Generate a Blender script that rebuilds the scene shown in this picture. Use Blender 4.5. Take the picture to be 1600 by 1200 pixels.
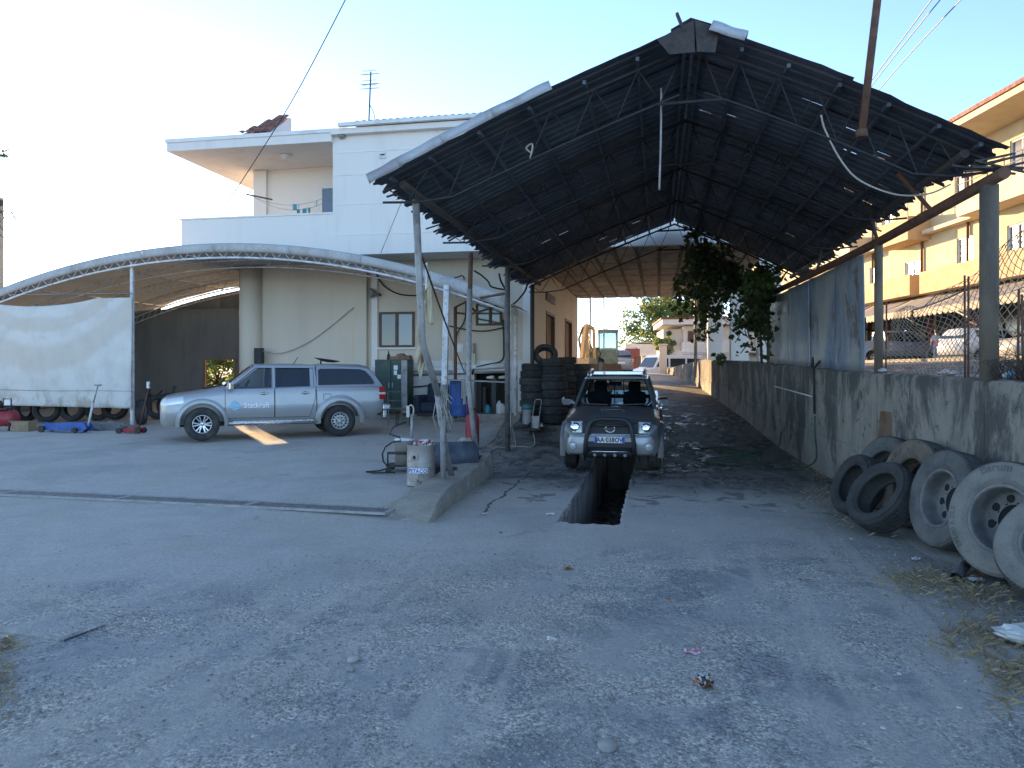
import bpy, bmesh, math, random
import numpy as np
from mathutils import Vector, Matrix, Euler
random.seed(7); np.random.seed(7)
S = bpy.context.scene
for o in list(bpy.data.objects): bpy.data.objects.remove(o)
C = S.collection
R = math.radians
# ------------------------------------------------------------------ camera
YAW = R(11.0); CH = 1.7; F = 1180.0; HOR = 580.0
CY, SY = math.cos(YAW), math.sin(YAW)
cam = bpy.data.cameras.new('camera'); camo = bpy.data.objects.new('camera', cam); C.objects.link(camo)
camo.location = (0, 0, CH); camo.rotation_euler = (R(90), 0, YAW)
cam.sensor_width = 36; cam.lens = 36*F/1600; cam.shift_y = -20/1600
cam.clip_start = 0.05; cam.clip_end = 9000
S.camera = camo
# ------------------------------------------------------------------ sky and sun
SUN_AZ = R(-38.5); SUN_EL = R(7.9)
w = bpy.data.worlds.new('World'); S.world = w; w.use_nodes = True
nt = w.node_tree; bg = nt.nodes['Background']
sky = nt.nodes.new('ShaderNodeTexSky'); sky.sky_type = 'NISHITA'; sky.sun_disc = False
sky.sun_elevation = SUN_EL; sky.sun_rotation = SUN_AZ
sky.altitude = 50; sky.air_density = 0.5; sky.dust_density = 0.06; sky.ozone_density = 1.0
nt.links.new(sky.outputs[0], bg.inputs[0]); bg.inputs[1].default_value = 0.15
sl = bpy.data.lights.new('sun', 'SUN'); slo = bpy.data.objects.new('sun', sl); C.objects.link(slo)
sl.energy = 3.8; sl.angle = R(0.55); sl.color = (1.0, 0.68, 0.36)
sd = Vector((math.sin(SUN_AZ)*math.cos(SUN_EL), math.cos(SUN_AZ)*math.cos(SUN_EL), math.sin(SUN_EL)))
slo.rotation_euler = (-sd).to_track_quat('-Z', 'Y').to_euler(); slo.location = sd*60
vs = S.view_settings; vs.view_transform = 'Standard'; vs.look = 'None'; vs.gamma = 1; vs.use_curve_mapping = False
vs.exposure = 2.2
# ------------------------------------------------------------------ places
def at(px, py, d):                       # sight line through a picture point, at depth d
    xc = (px-800)/F*d; z = CH+(HOR-py)/F*d
    return Vector((xc*CY-d*SY, xc*SY+d*CY, z))
def onY(px, py, Y):                      # same, on the plane y = Y
    k = (px-800)/F; return at(px, py, Y/(CY+SY*k))
def cf(xc, d, z=0): return Vector((xc*CY-d*SY, xc*SY+d*CY, z))
def lerp(a, b, t): return a+(b-a)*t
def interp(x, pts):
    if x <= pts[0][0]: return pts[0][1]
    for (a, va), (b, vb) in zip(pts, pts[1:]):
        if x <= b: return lerp(va, vb, (x-a)/(b-a))
    return pts[-1][1]
def xwall(y): return 3.03-0.08*(y-13.8)
def wtop(y): return interp(y, [(0, 1.57), (8, 1.59), (13, 1.69), (21.7, 1.97), (31, 2.16), (43, 1.9), (60, 1.6)])
ZL = [(4, -.15), (9, -.11), (16, .10), (18.4, .13), (22, .34), (31, .9), (45, 1.5), (60, .9), (90, .5)]
ZRL = [(4, -.15), (9, -.2), (14.8, -.17), (16, -.03), (18, .13), (19, .32), (20, .52), (22, .64), (31, 1.12), (45, 1.6), (53, 1.3), (60, .8), (90, .5)]
ZRR = [(4, -.15), (9, -.19), (14.8, -.19), (18, -.03), (22, .34), (31, 1.0), (45, 1.58), (53, 1.3), (60, .8), (90, .5)]
def sstep(a, b, x):
    t = min(1, max(0, (x-a)/(b-a))); return t*t*(3-2*t)
def G(x, y):                             # height of the ground
    zl = interp(y, ZL); zr = lerp(interp(y, ZRL), interp(y, ZRR), min(1, max(0, (x+3)/5.5)))
    t = sstep(-3.35, -3.1, x) if 9 < y < 14 else sstep(-5.0, -3.2, x)
    if y <= 9: t = sstep(-6, -1, x)
    z = lerp(zl, zr, t)
    if y < 90:
        xw = xwall(y) if y < 46 else xwall(46)
        s = sstep(xw+.12, xw+.28, x)
        if y > 46: s *= 1-sstep(46, 58, y)
        if s > 0:
            xc = x*CY+y*SY; d = -x*SY+y*CY
            st = lerp(1.42, 2.0, sstep(4.5, 13, xc))
            z = lerp(z, st, s)
    return z
# ------------------------------------------------------------------ mesh helpers
class MB:
    def __init__(s): s.v = []; s.f = []; s.m = []; s.sm = []
    def add(s, V, Fs, mi=0, sm=False):
        n = len(s.v); s.v += [tuple(p) for p in V]
        for f in Fs: s.f.append(tuple(i+n for i in f)); s.m.append(mi); s.sm.append(sm)
        return s
    def box(s, c, size, rot=None, mi=0):
        hx, hy, hz = size[0]/2, size[1]/2, size[2]/2
        V = [Vector((a*hx, b*hy, d*hz)) for d in (-1, 1) for a, b in ((-1, -1), (1, -1), (1, 1), (-1, 1))]
        if rot is not None:
            M = rot if isinstance(rot, Matrix) else Euler(rot).to_matrix()
            V = [M @ p for p in V]
        c = Vector(c)
        return s.add([p+c for p in V], [(3, 2, 1, 0), (4, 5, 6, 7), (0, 1, 5, 4), (1, 2, 6, 5), (2, 3, 7, 6), (3, 0, 4, 7)], mi)
    def bx(s, x0, x1, y0, y1, z0, z1, mi=0):
        return s.box(((x0+x1)/2, (y0+y1)/2, (z0+z1)/2), (abs(x1-x0), abs(y1-y0), abs(z1-z0)), None, mi)
    def beam(s, p0, p1, w_, h=None, mi=0, up=None):
        p0 = Vector(p0); p1 = Vector(p1); d = p1-p0; L = d.length
        if L < 1e-6: return s
        d /= L; u = Vector(up) if up else Vector((0, 0, 1))
        if abs(d.dot(u)) > .98: u = Vector((0, 1, 0)) if abs(d.y) < .9 else Vector((1, 0, 0))
        a = d.cross(u).normalized(); b = a.cross(d)
        return s.box((p0+p1)/2, (w_, L, h or w_), Matrix((a, d, b)).transposed(), mi)
    def tube(s, pts, r, n=6, mi=0, cap=True, closed=False):
        pts = [Vector(p) for p in pts]; N = len(pts); V = []; Fs = []
        pa = None
        for i, p in enumerate(pts):
            if closed: t = pts[(i+1) % N]-pts[i-1]
            else: t = pts[min(i+1, N-1)]-pts[max(i-1, 0)]
            t.normalize()
            if pa is None:
                a = t.orthogonal().normalized()
            else:
                a = pa-t*pa.dot(t)
                a = a.normalized() if a.length > 1e-5 else t.orthogonal().normalized()
            pa = a; b = t.cross(a); rr = r[i] if hasattr(r, '__len__') else r
            for k in range(n):
                q = 2*math.pi*k/n; V.append(p+a*(math.cos(q)*rr)+b*(math.sin(q)*rr))
        for i in range(N if closed else N-1):
            j = (i+1) % N
            for k in range(n): Fs.append((i*n+k, i*n+(k+1) % n, j*n+(k+1) % n, j*n+k))
        s.add(V, Fs, mi, True)
        if cap and not closed:
            n0 = len(s.v)-len(V)
            s.f += [tuple(n0+k for k in reversed(range(n))), tuple(n0+(N-1)*n+k for k in range(n))]; s.m += [mi, mi]; s.sm += [False, False]
        return s
    def lathe(s, prof, n=24, M=None, mi=0, cap=True, sm=True):   # profile (r, h) about z
        V = []; Fs = []; m = len(prof)
        for k in range(n):
            q = 2*math.pi*k/n
            for r_, h in prof: V.append(Vector((r_*math.cos(q), r_*math.sin(q), h)))
        if M is not None: V = [M @ p for p in V]
        for k in range(n):
            j = (k+1) % n
            for i in range(m-1): Fs.append((k*m+i, j*m+i, j*m+i+1, k*m+i+1))
        s.add(V, Fs, mi, sm)
        if cap:
            n0 = len(s.v)-len(V)
            if prof[0][0] > 1e-4: s.f.append(tuple(n0+k*m for k in reversed(range(n)))); s.m.append(mi); s.sm.append(False)
            if prof[-1][0] > 1e-4: s.f.append(tuple(n0+k*m+m-1 for k in range(n))); s.m.append(mi); s.sm.append(False)
        return s
    def prism(s, poly, fn, t0, t1, mi=0):    # polygon (u,v) -> fn(u,v,t)
        n = len(poly); V = [fn(u, v, t0) for u, v in poly]+[fn(u, v, t1) for u, v in poly]
        Fs = [tuple(reversed(range(n))), tuple(range(n, 2*n))]+[(i, (i+1) % n, n+(i+1) % n, n+i) for i in range(n)]
        return s.add(V, Fs, mi)
    def grid(s, fn, nu, nv, mi=0, sm=True, thick=None):
        V = [fn(i/nu, j/nv) for i in range(nu+1) for j in range(nv+1)]
        Fs = [(i*(nv+1)+j, (i+1)*(nv+1)+j, (i+1)*(nv+1)+j+1, i*(nv+1)+j+1) for i in range(nu) for j in range(nv)]
        return s.add(V, Fs, mi, sm)
    def loft(s, rings, mi=0, cap=True, sm=True, closed=True):
        n = len(rings[0]); V = [p for r_ in rings for p in r_]; Fs = []
        for i in range(len(rings)-1):
            for k in range(n if closed else n-1):
                j = (k+1) % n; Fs.append((i*n+k, i*n+j, (i+1)*n+j, (i+1)*n+k))
        s.add(V, Fs, mi, sm)
        if cap:
            n0 = len(s.v)-len(V); L = (len(rings)-1)*n
            s.f += [tuple(n0+k for k in reversed(range(n))), tuple(n0+L+k for k in range(n))]; s.m += [mi, mi]; s.sm += [False, False]
        return s
    def xf(s, M):
        s.v = [tuple(M @ Vector(p)) for p in s.v]; return s
    def merge(s, o, M=None, mi=None):
        n = len(s.v); s.v += [tuple(M @ Vector(p)) if M is not None else p for p in o.v]
        s.f += [tuple(i+n for i in f) for f in o.f]; s.m += [mi if mi is not None else k for k in o.m]; s.sm += o.sm; return s
    def mesh(s, name, mats, angle=None, fixn=False):
        me = bpy.data.meshes.new(name); me.from_pydata(s.v, [], s.f)
        for m_ in (mats if isinstance(mats, (list, tuple)) else [mats]): me.materials.append(m_)
        me.polygons.foreach_set('material_index', s.m); me.polygons.foreach_set('use_smooth', [True]*len(s.f) if angle else s.sm)
        if fixn:
            bm = bmesh.new(); bm.from_mesh(me); bmesh.ops.remove_doubles(bm, verts=bm.verts, dist=1e-4)
            bmesh.ops.recalc_face_normals(bm, faces=bm.faces); bm.to_mesh(me); bm.free()
        if angle: me.set_sharp_from_angle(angle=R(angle))
        me.validate(); me.update(); return me
    def build(s, name, mats, parent=None, angle=None, bevel=0, solid=0, fixn=False, loc=None, label=None):
        o = bpy.data.objects.new(name, s.mesh(name, mats, angle, fixn)); C.objects.link(o)
        if parent is not None: o.parent = parent
        if loc is not None: o.location = loc
        if solid: md = o.modifiers.new('s', 'SOLIDIFY'); md.thickness = solid; md.offset = 0
        if bevel: md = o.modifiers.new('b', 'BEVEL'); md.width = bevel; md.segments = 2; md.limit_method = 'ANGLE'
        if label: o['label'] = label
        return o
def thing(name, label, cat, loc=(0, 0, 0), rot=0, group=None):
    o = bpy.data.objects.new(name, None); C.objects.link(o); o.empty_display_size = .2
    o.location = loc; o.rotation_euler = rot if hasattr(rot, '__len__') else (0, 0, rot)
    return tag(o, label, cat, group)
def tag(o, label, cat, group=None):
    o['label'] = label; o['category'] = cat
    if group: o['group'] = group
    return o
def struct(o): o['kind'] = 'structure'; return o
def stuff(o): o['kind'] = 'stuff'; return o
def copy_tree(o, parent=None):
    c = o.copy(); C.objects.link(c); c.parent = parent
    for ch in o.children: copy_tree(ch, c)
    return c
def set_base(o, base):                       # move origin of a mesh object to base
    base = Vector(base); o.data.transform(Matrix.Translation(-base)); o.location = base; return o
ORD = ['lowest', 'second', 'third', 'fourth', 'fifth', 'sixth', 'seventh', 'eighth', 'ninth']
# ------------------------------------------------------------------ materials
def nodes(name):
    m = bpy.data.materials.new(name); m.use_nodes = True; t = m.node_tree
    return m, t, t.nodes, t.links, t.nodes['Principled BSDF']
def rgb(c): return (c[0], c[1], c[2], 1)
def N_noise(t, vec, scale, detail=5, rough=.6, dist=0):
    n = t.nodes.new('ShaderNodeTexNoise'); n.inputs['Scale'].default_value = scale; n.inputs['Detail'].default_value = detail
    n.inputs['Roughness'].default_value = rough; n.inputs['Distortion'].default_value = dist
    if vec is not None: t.links.new(vec, n.inputs['Vector'])
    return n.outputs['Fac']
def N_map(t, vec, scale=(1, 1, 1), loc=(0, 0, 0)):
    n = t.nodes.new('ShaderNodeMapping'); n.inputs['Scale'].default_value = scale; n.inputs['Location'].default_value = loc
    t.links.new(vec, n.inputs['Vector']); return n.outputs[0]
def N_ramp(t, fac, a, b, ca=0., cb=1.):
    n = t.nodes.new('ShaderNodeMapRange'); n.interpolation_type = 'SMOOTHSTEP'; n.clamp = True
    t.links.new(fac, n.inputs[0]); n.inputs[1].default_value = a; n.inputs[2].default_value = b
    n.inputs[3].default_value = ca; n.inputs[4].default_value = cb; return n.outputs[0]
def N_mix(t, fac, a, b, mode='MIX'):
    n = t.nodes.new('ShaderNodeMix'); n.data_type = 'RGBA'; n.blend_type = mode
    if hasattr(fac, 'is_output'): t.links.new(fac, n.inputs[0])
    else: n.inputs[0].default_value = fac
    for i, v in ((6, a), (7, b)):
        if hasattr(v, 'is_output'): t.links.new(v, n.inputs[i])
        else: n.inputs[i].default_value = rgb(v)
    return n.outputs[2]
def N_math(t, op, a, b=0.):
    n = t.nodes.new('ShaderNodeMath'); n.operation = op
    for i, v in ((0, a), (1, b)):
        if hasattr(v, 'is_output'): t.links.new(v, n.inputs[i])
        else: n.inputs[i].default_value = v
    return n.outputs[0]
def N_bump(t, h, strength, dist=.01, prev=None):
    n = t.nodes.new('ShaderNodeBump'); n.inputs['Strength'].default_value = strength; n.inputs['Distance'].default_value = dist
    t.links.new(h, n.inputs['Height'])
    if prev is not None: t.links.new(prev, n.inputs['Normal'])
    return n.outputs[0]
def N_co(t, kind='Object'):
    if kind == 'World': return t.nodes.new('ShaderNodeNewGeometry').outputs['Position']
    return t.nodes.new('ShaderNodeTexCoord').outputs[kind]
def mat(name, c1, c2=None, scale=4, lo=.4, hi=.65, rough=.75, metal=0, bump=0, bscale=60, fine=.12, streak=0, co='Object', coat=0, spec=.5, rnd=0, bdist=.01, c3=None, s3=12):
    m, t, n, l, b = nodes(name); v = N_co(t, co)
    vec = N_map(t, v, (1, 1, streak)) if streak else v
    if rnd:
        oi = n.new('ShaderNodeObjectInfo'); va = n.new('ShaderNodeVectorMath'); va.operation = 'ADD'
        sc = n.new('ShaderNodeVectorMath'); sc.operation = 'SCALE'; sc.inputs[0].default_value = (37, 71, 13); l.new(oi.outputs['Random'], sc.inputs['Scale'])
        l.new(vec, va.inputs[0]); l.new(sc.outputs[0], va.inputs[1]); vec = va.outputs[0]
    col = None
    if c2 is not None:
        fac = N_ramp(t, N_noise(t, vec, scale, 7, .62), lo, hi); col = N_mix(t, fac, c1, c2)
        l.new(N_ramp(t, N_noise(t, vec, scale*2.3, 4), .3, .7, max(.03, rough-.12), min(1, rough+.1)), b.inputs['Roughness'])
    else: b.inputs['Roughness'].default_value = rough
    if c3 is not None:
        col = N_mix(t, N_ramp(t, N_noise(t, vec, s3, 8, .7, .4), .56, .66), col if col is not None else c1, c3)
    if fine:
        f = N_ramp(t, N_noise(t, v, bscale, 4, .7), .25, .75, 1-fine, 1+fine)
        cc = n.new('ShaderNodeCombineColor'); [l.new(f, cc.inputs[i]) for i in range(3)]
        col = N_mix(t, 1., col if col is not None else c1, cc.outputs[0], 'MULTIPLY')
    if rnd:
        rr = N_ramp(t, oi.outputs['Random'], 0, 1, 1-rnd, 1+rnd); c4 = n.new('ShaderNodeCombineColor'); [l.new(rr, c4.inputs[i]) for i in range(3)]
        col = N_mix(t, 1., col if col is not None else c1, c4.outputs[0], 'MULTIPLY')
    if col is None: b.inputs['Base Color'].default_value = rgb(c1)
    else: l.new(col, b.inputs['Base Color'])
    b.inputs['Metallic'].default_value = metal; b.inputs['Specular IOR Level'].default_value = spec
    if coat: b.inputs['Coat Weight'].default_value = coat; b.inputs['Coat Roughness'].default_value = .06
    if bump: l.new(N_bump(t, N_noise(t, v, bscale, 6, .7), bump, bdist), b.inputs['Normal'])
    return m
def glass(name, tint=(.55, .6, .62), alpha=.5, rough=.02):
    m, t, n, l, b = nodes(name); n.remove(b); out = n['Material Output']
    tr = n.new('ShaderNodeBsdfTransparent'); tr.inputs[0].default_value = rgb(tint)
    gl = n.new('ShaderNodeBsdfGlossy'); gl.inputs['Roughness'].default_value = rough; gl.inputs[0].default_value = (.9, .95, 1, 1)
    fr = n.new('ShaderNodeFresnel'); fr.inputs[0].default_value = 1.5
    f2 = N_ramp(t, fr.outputs[0], 0, 1, .05, 1.)
    mx = n.new('ShaderNodeMixShader'); l.new(f2, mx.inputs[0]); l.new(tr.outputs[0], mx.inputs[1]); l.new(gl.outputs[0], mx.inputs[2])
    l.new(mx.outputs[0], out.inputs[0]); return m
M = {}
M['plaster_white'] = mat('plaster_white', (.74, .70, .65), (.60, .56, .51), 1.5, .48, .82, .85, bump=.15, bscale=80, streak=.13, fine=.05)
M['plaster_cream'] = mat('plaster_cream', (.64, .55, .44), (.56, .48, .39), .9, .4, .8, .88, bump=.2, bscale=70, streak=.2, fine=.06)
M['plaster_dado'] = mat('plaster_dado', (.68, .66, .63), (.52, .49, .46), 1.4, .45, .75, .85, bump=.2, bscale=60, streak=.5, fine=.07)
M['trim_white'] = mat('trim_white', (.74, .73, .71), (.62, .6, .57), 2, .45, .75, .8, fine=.04)
M['concrete'] = mat('concrete', (.34, .32, .29), (.22, .21, .19), 2.2, .38, .68, .92, bump=.5, bscale=45, c3=(.42, .40, .36), s3=5, bdist=.015)
M['soffit'] = mat('soffit', (.42, .36, .28), (.30, .25, .19), 1.6, .4, .7, .92, bump=.3, bscale=40, rnd=.12)
M['soffit_joint'] = mat('soffit_joint', (.22, .19, .15), (.15, .13, .1), 2, rough=.95)
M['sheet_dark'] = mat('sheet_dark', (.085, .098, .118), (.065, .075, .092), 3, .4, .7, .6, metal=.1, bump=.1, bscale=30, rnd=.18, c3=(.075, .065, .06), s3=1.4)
M['sheet_top'] = mat('sheet_top', (.42, .44, .47), (.3, .3, .31), 2, rough=.6, metal=.2)
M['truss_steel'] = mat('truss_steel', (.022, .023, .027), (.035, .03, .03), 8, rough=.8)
M['valance'] = mat('valance', (.46, .45, .43), (.36, .34, .32), 1.6, .4, .7, .75, bump=.2, bscale=14, streak=.4)
M['steel_dark'] = mat('steel_dark', (.045, .042, .042), (.07, .052, .045), 8, rough=.7, metal=.3, bump=.2)
M['rust'] = mat('rust', (.16, .075, .045), (.09, .05, .035), 9, rough=.85, bump=.4)
M['galv'] = mat('galv', (.34, .33, .32), (.24, .22, .21), 5, .4, .7, .6, metal=.35, bump=.15, c3=(.2, .15, .12), s3=6)
M['white_metal'] = mat('white_metal', (.68, .68, .68), (.5, .5, .5), 5, rough=.5, c3=(.3, .22, .17), s3=10)
M['canvas'] = mat('canvas', (.60, .58, .53), (.50, .45, .38), 1.0, .42, .68, .8, bump=.3, bscale=25, fine=.06)
M['canvas_roof'] = mat('canvas_roof', (.60, .58, .53), (.46, .43, .38), .7, .4, .7, .7, bump=.1, bscale=12)
_t = M['canvas_roof'].node_tree; _p = _t.nodes['Principled BSDF']; _tr = _t.nodes.new('ShaderNodeBsdfTranslucent'); _tr.inputs[0].default_value = (.62, .58, .5, 1)
_mx = _t.nodes.new('ShaderNodeMixShader'); _mx.inputs[0].default_value = .3; _t.links.new(_p.outputs[0], _mx.inputs[1]); _t.links.new(_tr.outputs[0], _mx.inputs[2]); _t.links.new(_mx.outputs[0], _t.nodes['Material Output'].inputs[0])
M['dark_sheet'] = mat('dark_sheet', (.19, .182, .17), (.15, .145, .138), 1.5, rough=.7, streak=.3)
M['tile'] = mat('tile', (.30, .12, .075), (.20, .085, .06), 5, rough=.85, bump=.3, rnd=.25)
M['brown_frame'] = mat('brown_frame', (.10, .045, .028), (.07, .032, .02), 12, rough=.55)
M['black'] = mat('black', (.018, .018, .019), (.03, .03, .03), 9, rough=.6)
M['black_hole'] = mat('black_hole', (.02, .02, .02), rough=.9)
M['rubber_cable'] = mat('rubber_cable', (.02, .02, .02), rough=.5)
M['chrome'] = mat('chrome', (.75, .75, .76), rough=.12, metal=1, fine=0)
M['glass'] = glass('glass', (.42, .48, .5)); M['glass_dark'] = glass('glass_dark', (.10, .11, .12))
M['pane'] = mat('pane', (.03, .035, .045), rough=.06, fine=0, spec=.8)
M['pane_blue'] = mat('pane_blue', (.10, .14, .20), rough=.1, fine=0, spec=.8)
M['red'] = mat('red', (.32, .03, .04), (.22, .025, .03), 5, rough=.5, bump=.1)
M['blue_paint'] = mat('blue_paint', (.03, .10, .34), (.02, .07, .24), 6, rough=.5)
M['wood'] = mat('wood', (.24, .15, .09), (.15, .09, .055), 7, rough=.8, streak=.2, bump=.2)
M['skin'] = mat('skin', (.38, .22, .16), (.32, .18, .13), 12, rough=.6, fine=.03)
M['hair'] = mat('hair', (.02, .014, .01), (.035, .022, .015), 30, rough=.6)
print('helpers ok')
# ================================================================== GROUND
PX0, PX1, PY0, PY1 = -1.27, -.46, 9.3, 18.9
def ground_mat():
    m, t, n, l, b = nodes('yard_ground'); P = N_co(t, 'World')
    sep = n.new('ShaderNodeSeparateXYZ'); l.new(P, sep.inputs[0]); X, Y = sep.outputs[0], sep.outputs[1]
    big = N_noise(t, P, .55, 6, .6, .3); mid = N_noise(t, P, 2.1, 7, .65, .2); fin = N_noise(t, P, 26, 6, .75); grit = N_noise(t, P, 110, 4, .8)
    # smooth poured concrete (left and back) against loose gravel and dust (front)
    edge = N_math(t, 'ADD', N_math(t, 'MULTIPLY', X, -.55), N_math(t, 'MULTIPLY', Y, 1.0))
    edge = N_math(t, 'ADD', edge, N_math(t, 'MULTIPLY', N_math(t, 'SUBTRACT', big, .5), 4.0))
    conc = N_ramp(t, edge, 7.2, 9.2)
    cC = N_mix(t, N_ramp(t, mid, .35, .7), (.54, .49, .43), (.47, .43, .375))
    cC = N_mix(t, N_ramp(t, big, .48, .66), cC, (.42, .385, .335))
    cG = N_mix(t, N_ramp(t, mid, .36, .62), (.44, .415, .38), (.55, .49, .415))
    cG = N_mix(t, N_ramp(t, N_noise(t, P, 1.15, 6, .7, .5), .47, .60), cG, (.325, .313, .295))
    col = N_mix(t, conc, cG, cC)
    tan = N_ramp(t, N_noise(t, N_map(t, P, (1, 1, 1), (3.3, 7.7, 0)), .42, 6, .62, .4), .46, .64)
    col = N_mix(t, N_math(t, 'MULTIPLY', tan, .6), col, (.52, .45, .36))
    # dirt towards the tyre wall
    dr = N_ramp(t, N_math(t, 'ADD', N_math(t, 'ADD', X, N_math(t, 'MULTIPLY', Y, .08)), N_math(t, 'MULTIPLY', mid, 1.5)), 2.6, 4.6)
    col = N_mix(t, N_math(t, 'MULTIPLY', dr, .75), col, (.25, .225, .18))
    # oil and water stains of the wash bay
    sy = N_math(t, 'MULTIPLY', N_ramp(t, Y, 11.2, 13.6), N_ramp(t, X, -4.8, -2.6))
    sy = N_math(t, 'MULTIPLY', sy, N_ramp(t, Y, 30., 22.))
    st = N_ramp(t, N_noise(t, N_map(t, P, (1.0, .6, 1)), 1.1, 9, .74, .3), .38, .60)
    wet = N_math(t, 'MULTIPLY', sy, st)
    col = N_mix(t, N_math(t, 'MULTIPLY', sy, .62), col, (.13, .122, .112))
    col = N_mix(t, N_math(t, 'MULTIPLY', wet, .88), col, (.04, .038, .037))
    st2 = N_ramp(t, N_noise(t, N_map(t, P, (1, .8, 1), (5, 2, 0)), .9, 8, .7, .9), .6, .66)
    col = N_mix(t, N_math(t, 'MULTIPLY', st2, .3), col, (.13, .125, .118))
    # cracks in the slab
    vo = n.new('ShaderNodeTexVoronoi'); vo.feature = 'DISTANCE_TO_EDGE'; vo.inputs['Scale'].default_value = .75
    dv = n.new('ShaderNodeVectorMath'); dv.operation = 'ADD'; nz = n.new('ShaderNodeTexNoise'); nz.inputs['Scale'].default_value = 2.2; nz.inputs['Detail'].default_value = 6; l.new(P, nz.inputs['Vector'])
    sc = n.new('ShaderNodeVectorMath'); sc.operation = 'SCALE'; sc.inputs['Scale'].default_value = .9; l.new(nz.outputs['Color'], sc.inputs[0])
    l.new(P, dv.inputs[0]); l.new(sc.outputs[0], dv.inputs[1]); l.new(dv.outputs[0], vo.inputs['Vector'])
    crack = N_math(t, 'MULTIPLY', N_ramp(t, vo.outputs[0], .016, .004), N_math(t, 'MULTIPLY', N_ramp(t, Y, 11, 12.6), N_ramp(t, X, -5.5, -3.5)))
    jl = N_math(t, 'ABSOLUTE', N_math(t, 'ADD', N_math(t, 'ADD', X, 2.32), N_math(t, 'MULTIPLY', N_math(t, 'SUBTRACT', N_noise(t, P, 1.3, 6, .7), .5), .35)))
    crack = N_math(t, 'MAXIMUM', crack, N_math(t, 'MULTIPLY', N_ramp(t, jl, .022, .010), N_math(t, 'MULTIPLY', N_ramp(t, Y, 9.6, 10.0), N_ramp(t, Y, 14.5, 13.8))))
    col = N_mix(t, N_math(t, 'MULTIPLY', crack, .85), col, (.05, .047, .042))
    oil = N_math(t, 'MULTIPLY', N_ramp(t, N_noise(t, N_map(t, P, (1, .9, 1), (9, 4, 0)), 2.4, 7, .6, .5), .57, .62), N_math(t, 'MULTIPLY', N_ramp(t, Y, 9.9, 11.2), N_ramp(t, X, -3.2, -2.6)))
    col = N_mix(t, N_math(t, 'MULTIPLY', oil, .7), col, (.12, .112, .10))
    # grain and pebbles
    vp = n.new('ShaderNodeTexVoronoi'); vp.inputs['Scale'].default_value = 46; l.new(P, vp.inputs['Vector'])
    hs = n.new('ShaderNodeSeparateColor'); l.new(vp.outputs['Color'], hs.inputs[0])
    vp2 = n.new('ShaderNodeTexVoronoi'); vp2.inputs['Scale'].default_value = 85; l.new(P, vp2.inputs['Vector']); hs2 = n.new('ShaderNodeSeparateColor'); l.new(vp2.outputs['Color'], hs2.inputs[0])
    peb = N_math(t, 'MULTIPLY', N_ramp(t, hs.outputs[0], 0, 1, .70, 1.28), N_ramp(t, hs2.outputs[1], 0, 1, .72, 1.28))
    gr = N_mix(t, 1., (1, 1, 1), (1, 1, 1)); cc = n.new('ShaderNodeCombineColor'); [l.new(peb, cc.inputs[i]) for i in range(3)]
    col2 = N_mix(t, 1., col, cc.outputs[0], 'MULTIPLY')
    trk = N_noise(t, N_map(t, P, (2.4, .16, 1), (1.3, 0, 0)), 1.0, 4, .55, .3)
    trm = N_math(t, 'MULTIPLY', N_ramp(t, trk, .52, .62), N_math(t, 'SUBTRACT', 1., conc))
    col = N_mix(t, N_math(t, 'MULTIPLY', trm, .65), col, (.60, .53, .445))
    gm = N_math(t, 'MULTIPLY', N_math(t, 'SUBTRACT', 1., conc), N_math(t, 'MULTIPLY', N_ramp(t, mid, .36, .58), N_math(t, 'SUBTRACT', 1., N_math(t, 'MULTIPLY', trm, .6))))
    col = N_mix(t, gm, col, col2)
    c2 = n.new('ShaderNodeCombineColor'); fv = N_math(t, 'MULTIPLY', N_ramp(t, fin, .25, .75, .82, 1.18), N_ramp(t, grit, .3, .7, .78, 1.22)); [l.new(fv, c2.inputs[i]) for i in range(3)]
    col = N_mix(t, 1., col, c2.outputs[0], 'MULTIPLY')
    l.new(col, b.inputs['Base Color'])
    l.new(N_math(t, 'SUBTRACT', .95, N_math(t, 'MULTIPLY', N_math(t, 'MULTIPLY', wet, N_ramp(t, N_noise(t, N_map(t, P, (1, .45, 1)), 5.5, 8, .75), .47, .56)), .70)), b.inputs['Roughness'])
    h = N_math(t, 'ADD', N_math(t, 'MULTIPLY', fin, N_ramp(t, conc, 0, 1, 1., .45)), N_math(t, 'MULTIPLY', grit, .35))
    h = N_math(t, 'SUBTRACT', h, N_math(t, 'MULTIPLY', crack, .8))
    h = N_math(t, 'ADD', h, N_math(t, 'MULTIPLY', N_math(t, 'MULTIPLY', vp.outputs['Distance'], gm), -1.1))
    l.new(N_bump(t, N_math(t, 'ADD', h, N_math(t, 'MULTIPLY', N_noise(t, P, 7, 5, .65), N_ramp(t, conc, 0, 1, 1.1, .2))), .85, .024), b.inputs['Normal'])
    return m
M['ground'] = ground_mat()
def axis(fine0, fine1, step, marks, far):
    a = list(np.arange(fine0, fine1+1e-6, step)); q = fine1; s_ = step
    while q < far: s_ *= 1.35; q += s_; a.append(min(q, far))
    q = fine0; s_ = step
    while q > -far: s_ *= 1.35; q -= s_; a.append(max(q, -far))
    a = [v for v in a if all(abs(v-k) > step*.45 for k in marks)]+list(marks)
    return sorted(set(round(v, 4) for v in a))
xs = axis(-12, 4.5, .15, [PX0, PX1, -3.35, -3.1], 6000); ys = axis(1.5, 48, .17, [PY0, PY1], 6000)
xs = [x for x in xs]; gx = {}
V = []; Fq = []
rg = np.random.RandomState(3)
ph = rg.rand(8, 2)*6.28; fr = rg.randn(8, 2)*1.6
def bumpy(x, y):
    s_ = 0
    for i in range(8): s_ += math.sin(fr[i, 0]*x+fr[i, 1]*y+ph[i, 0])
    return s_*.0035
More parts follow.
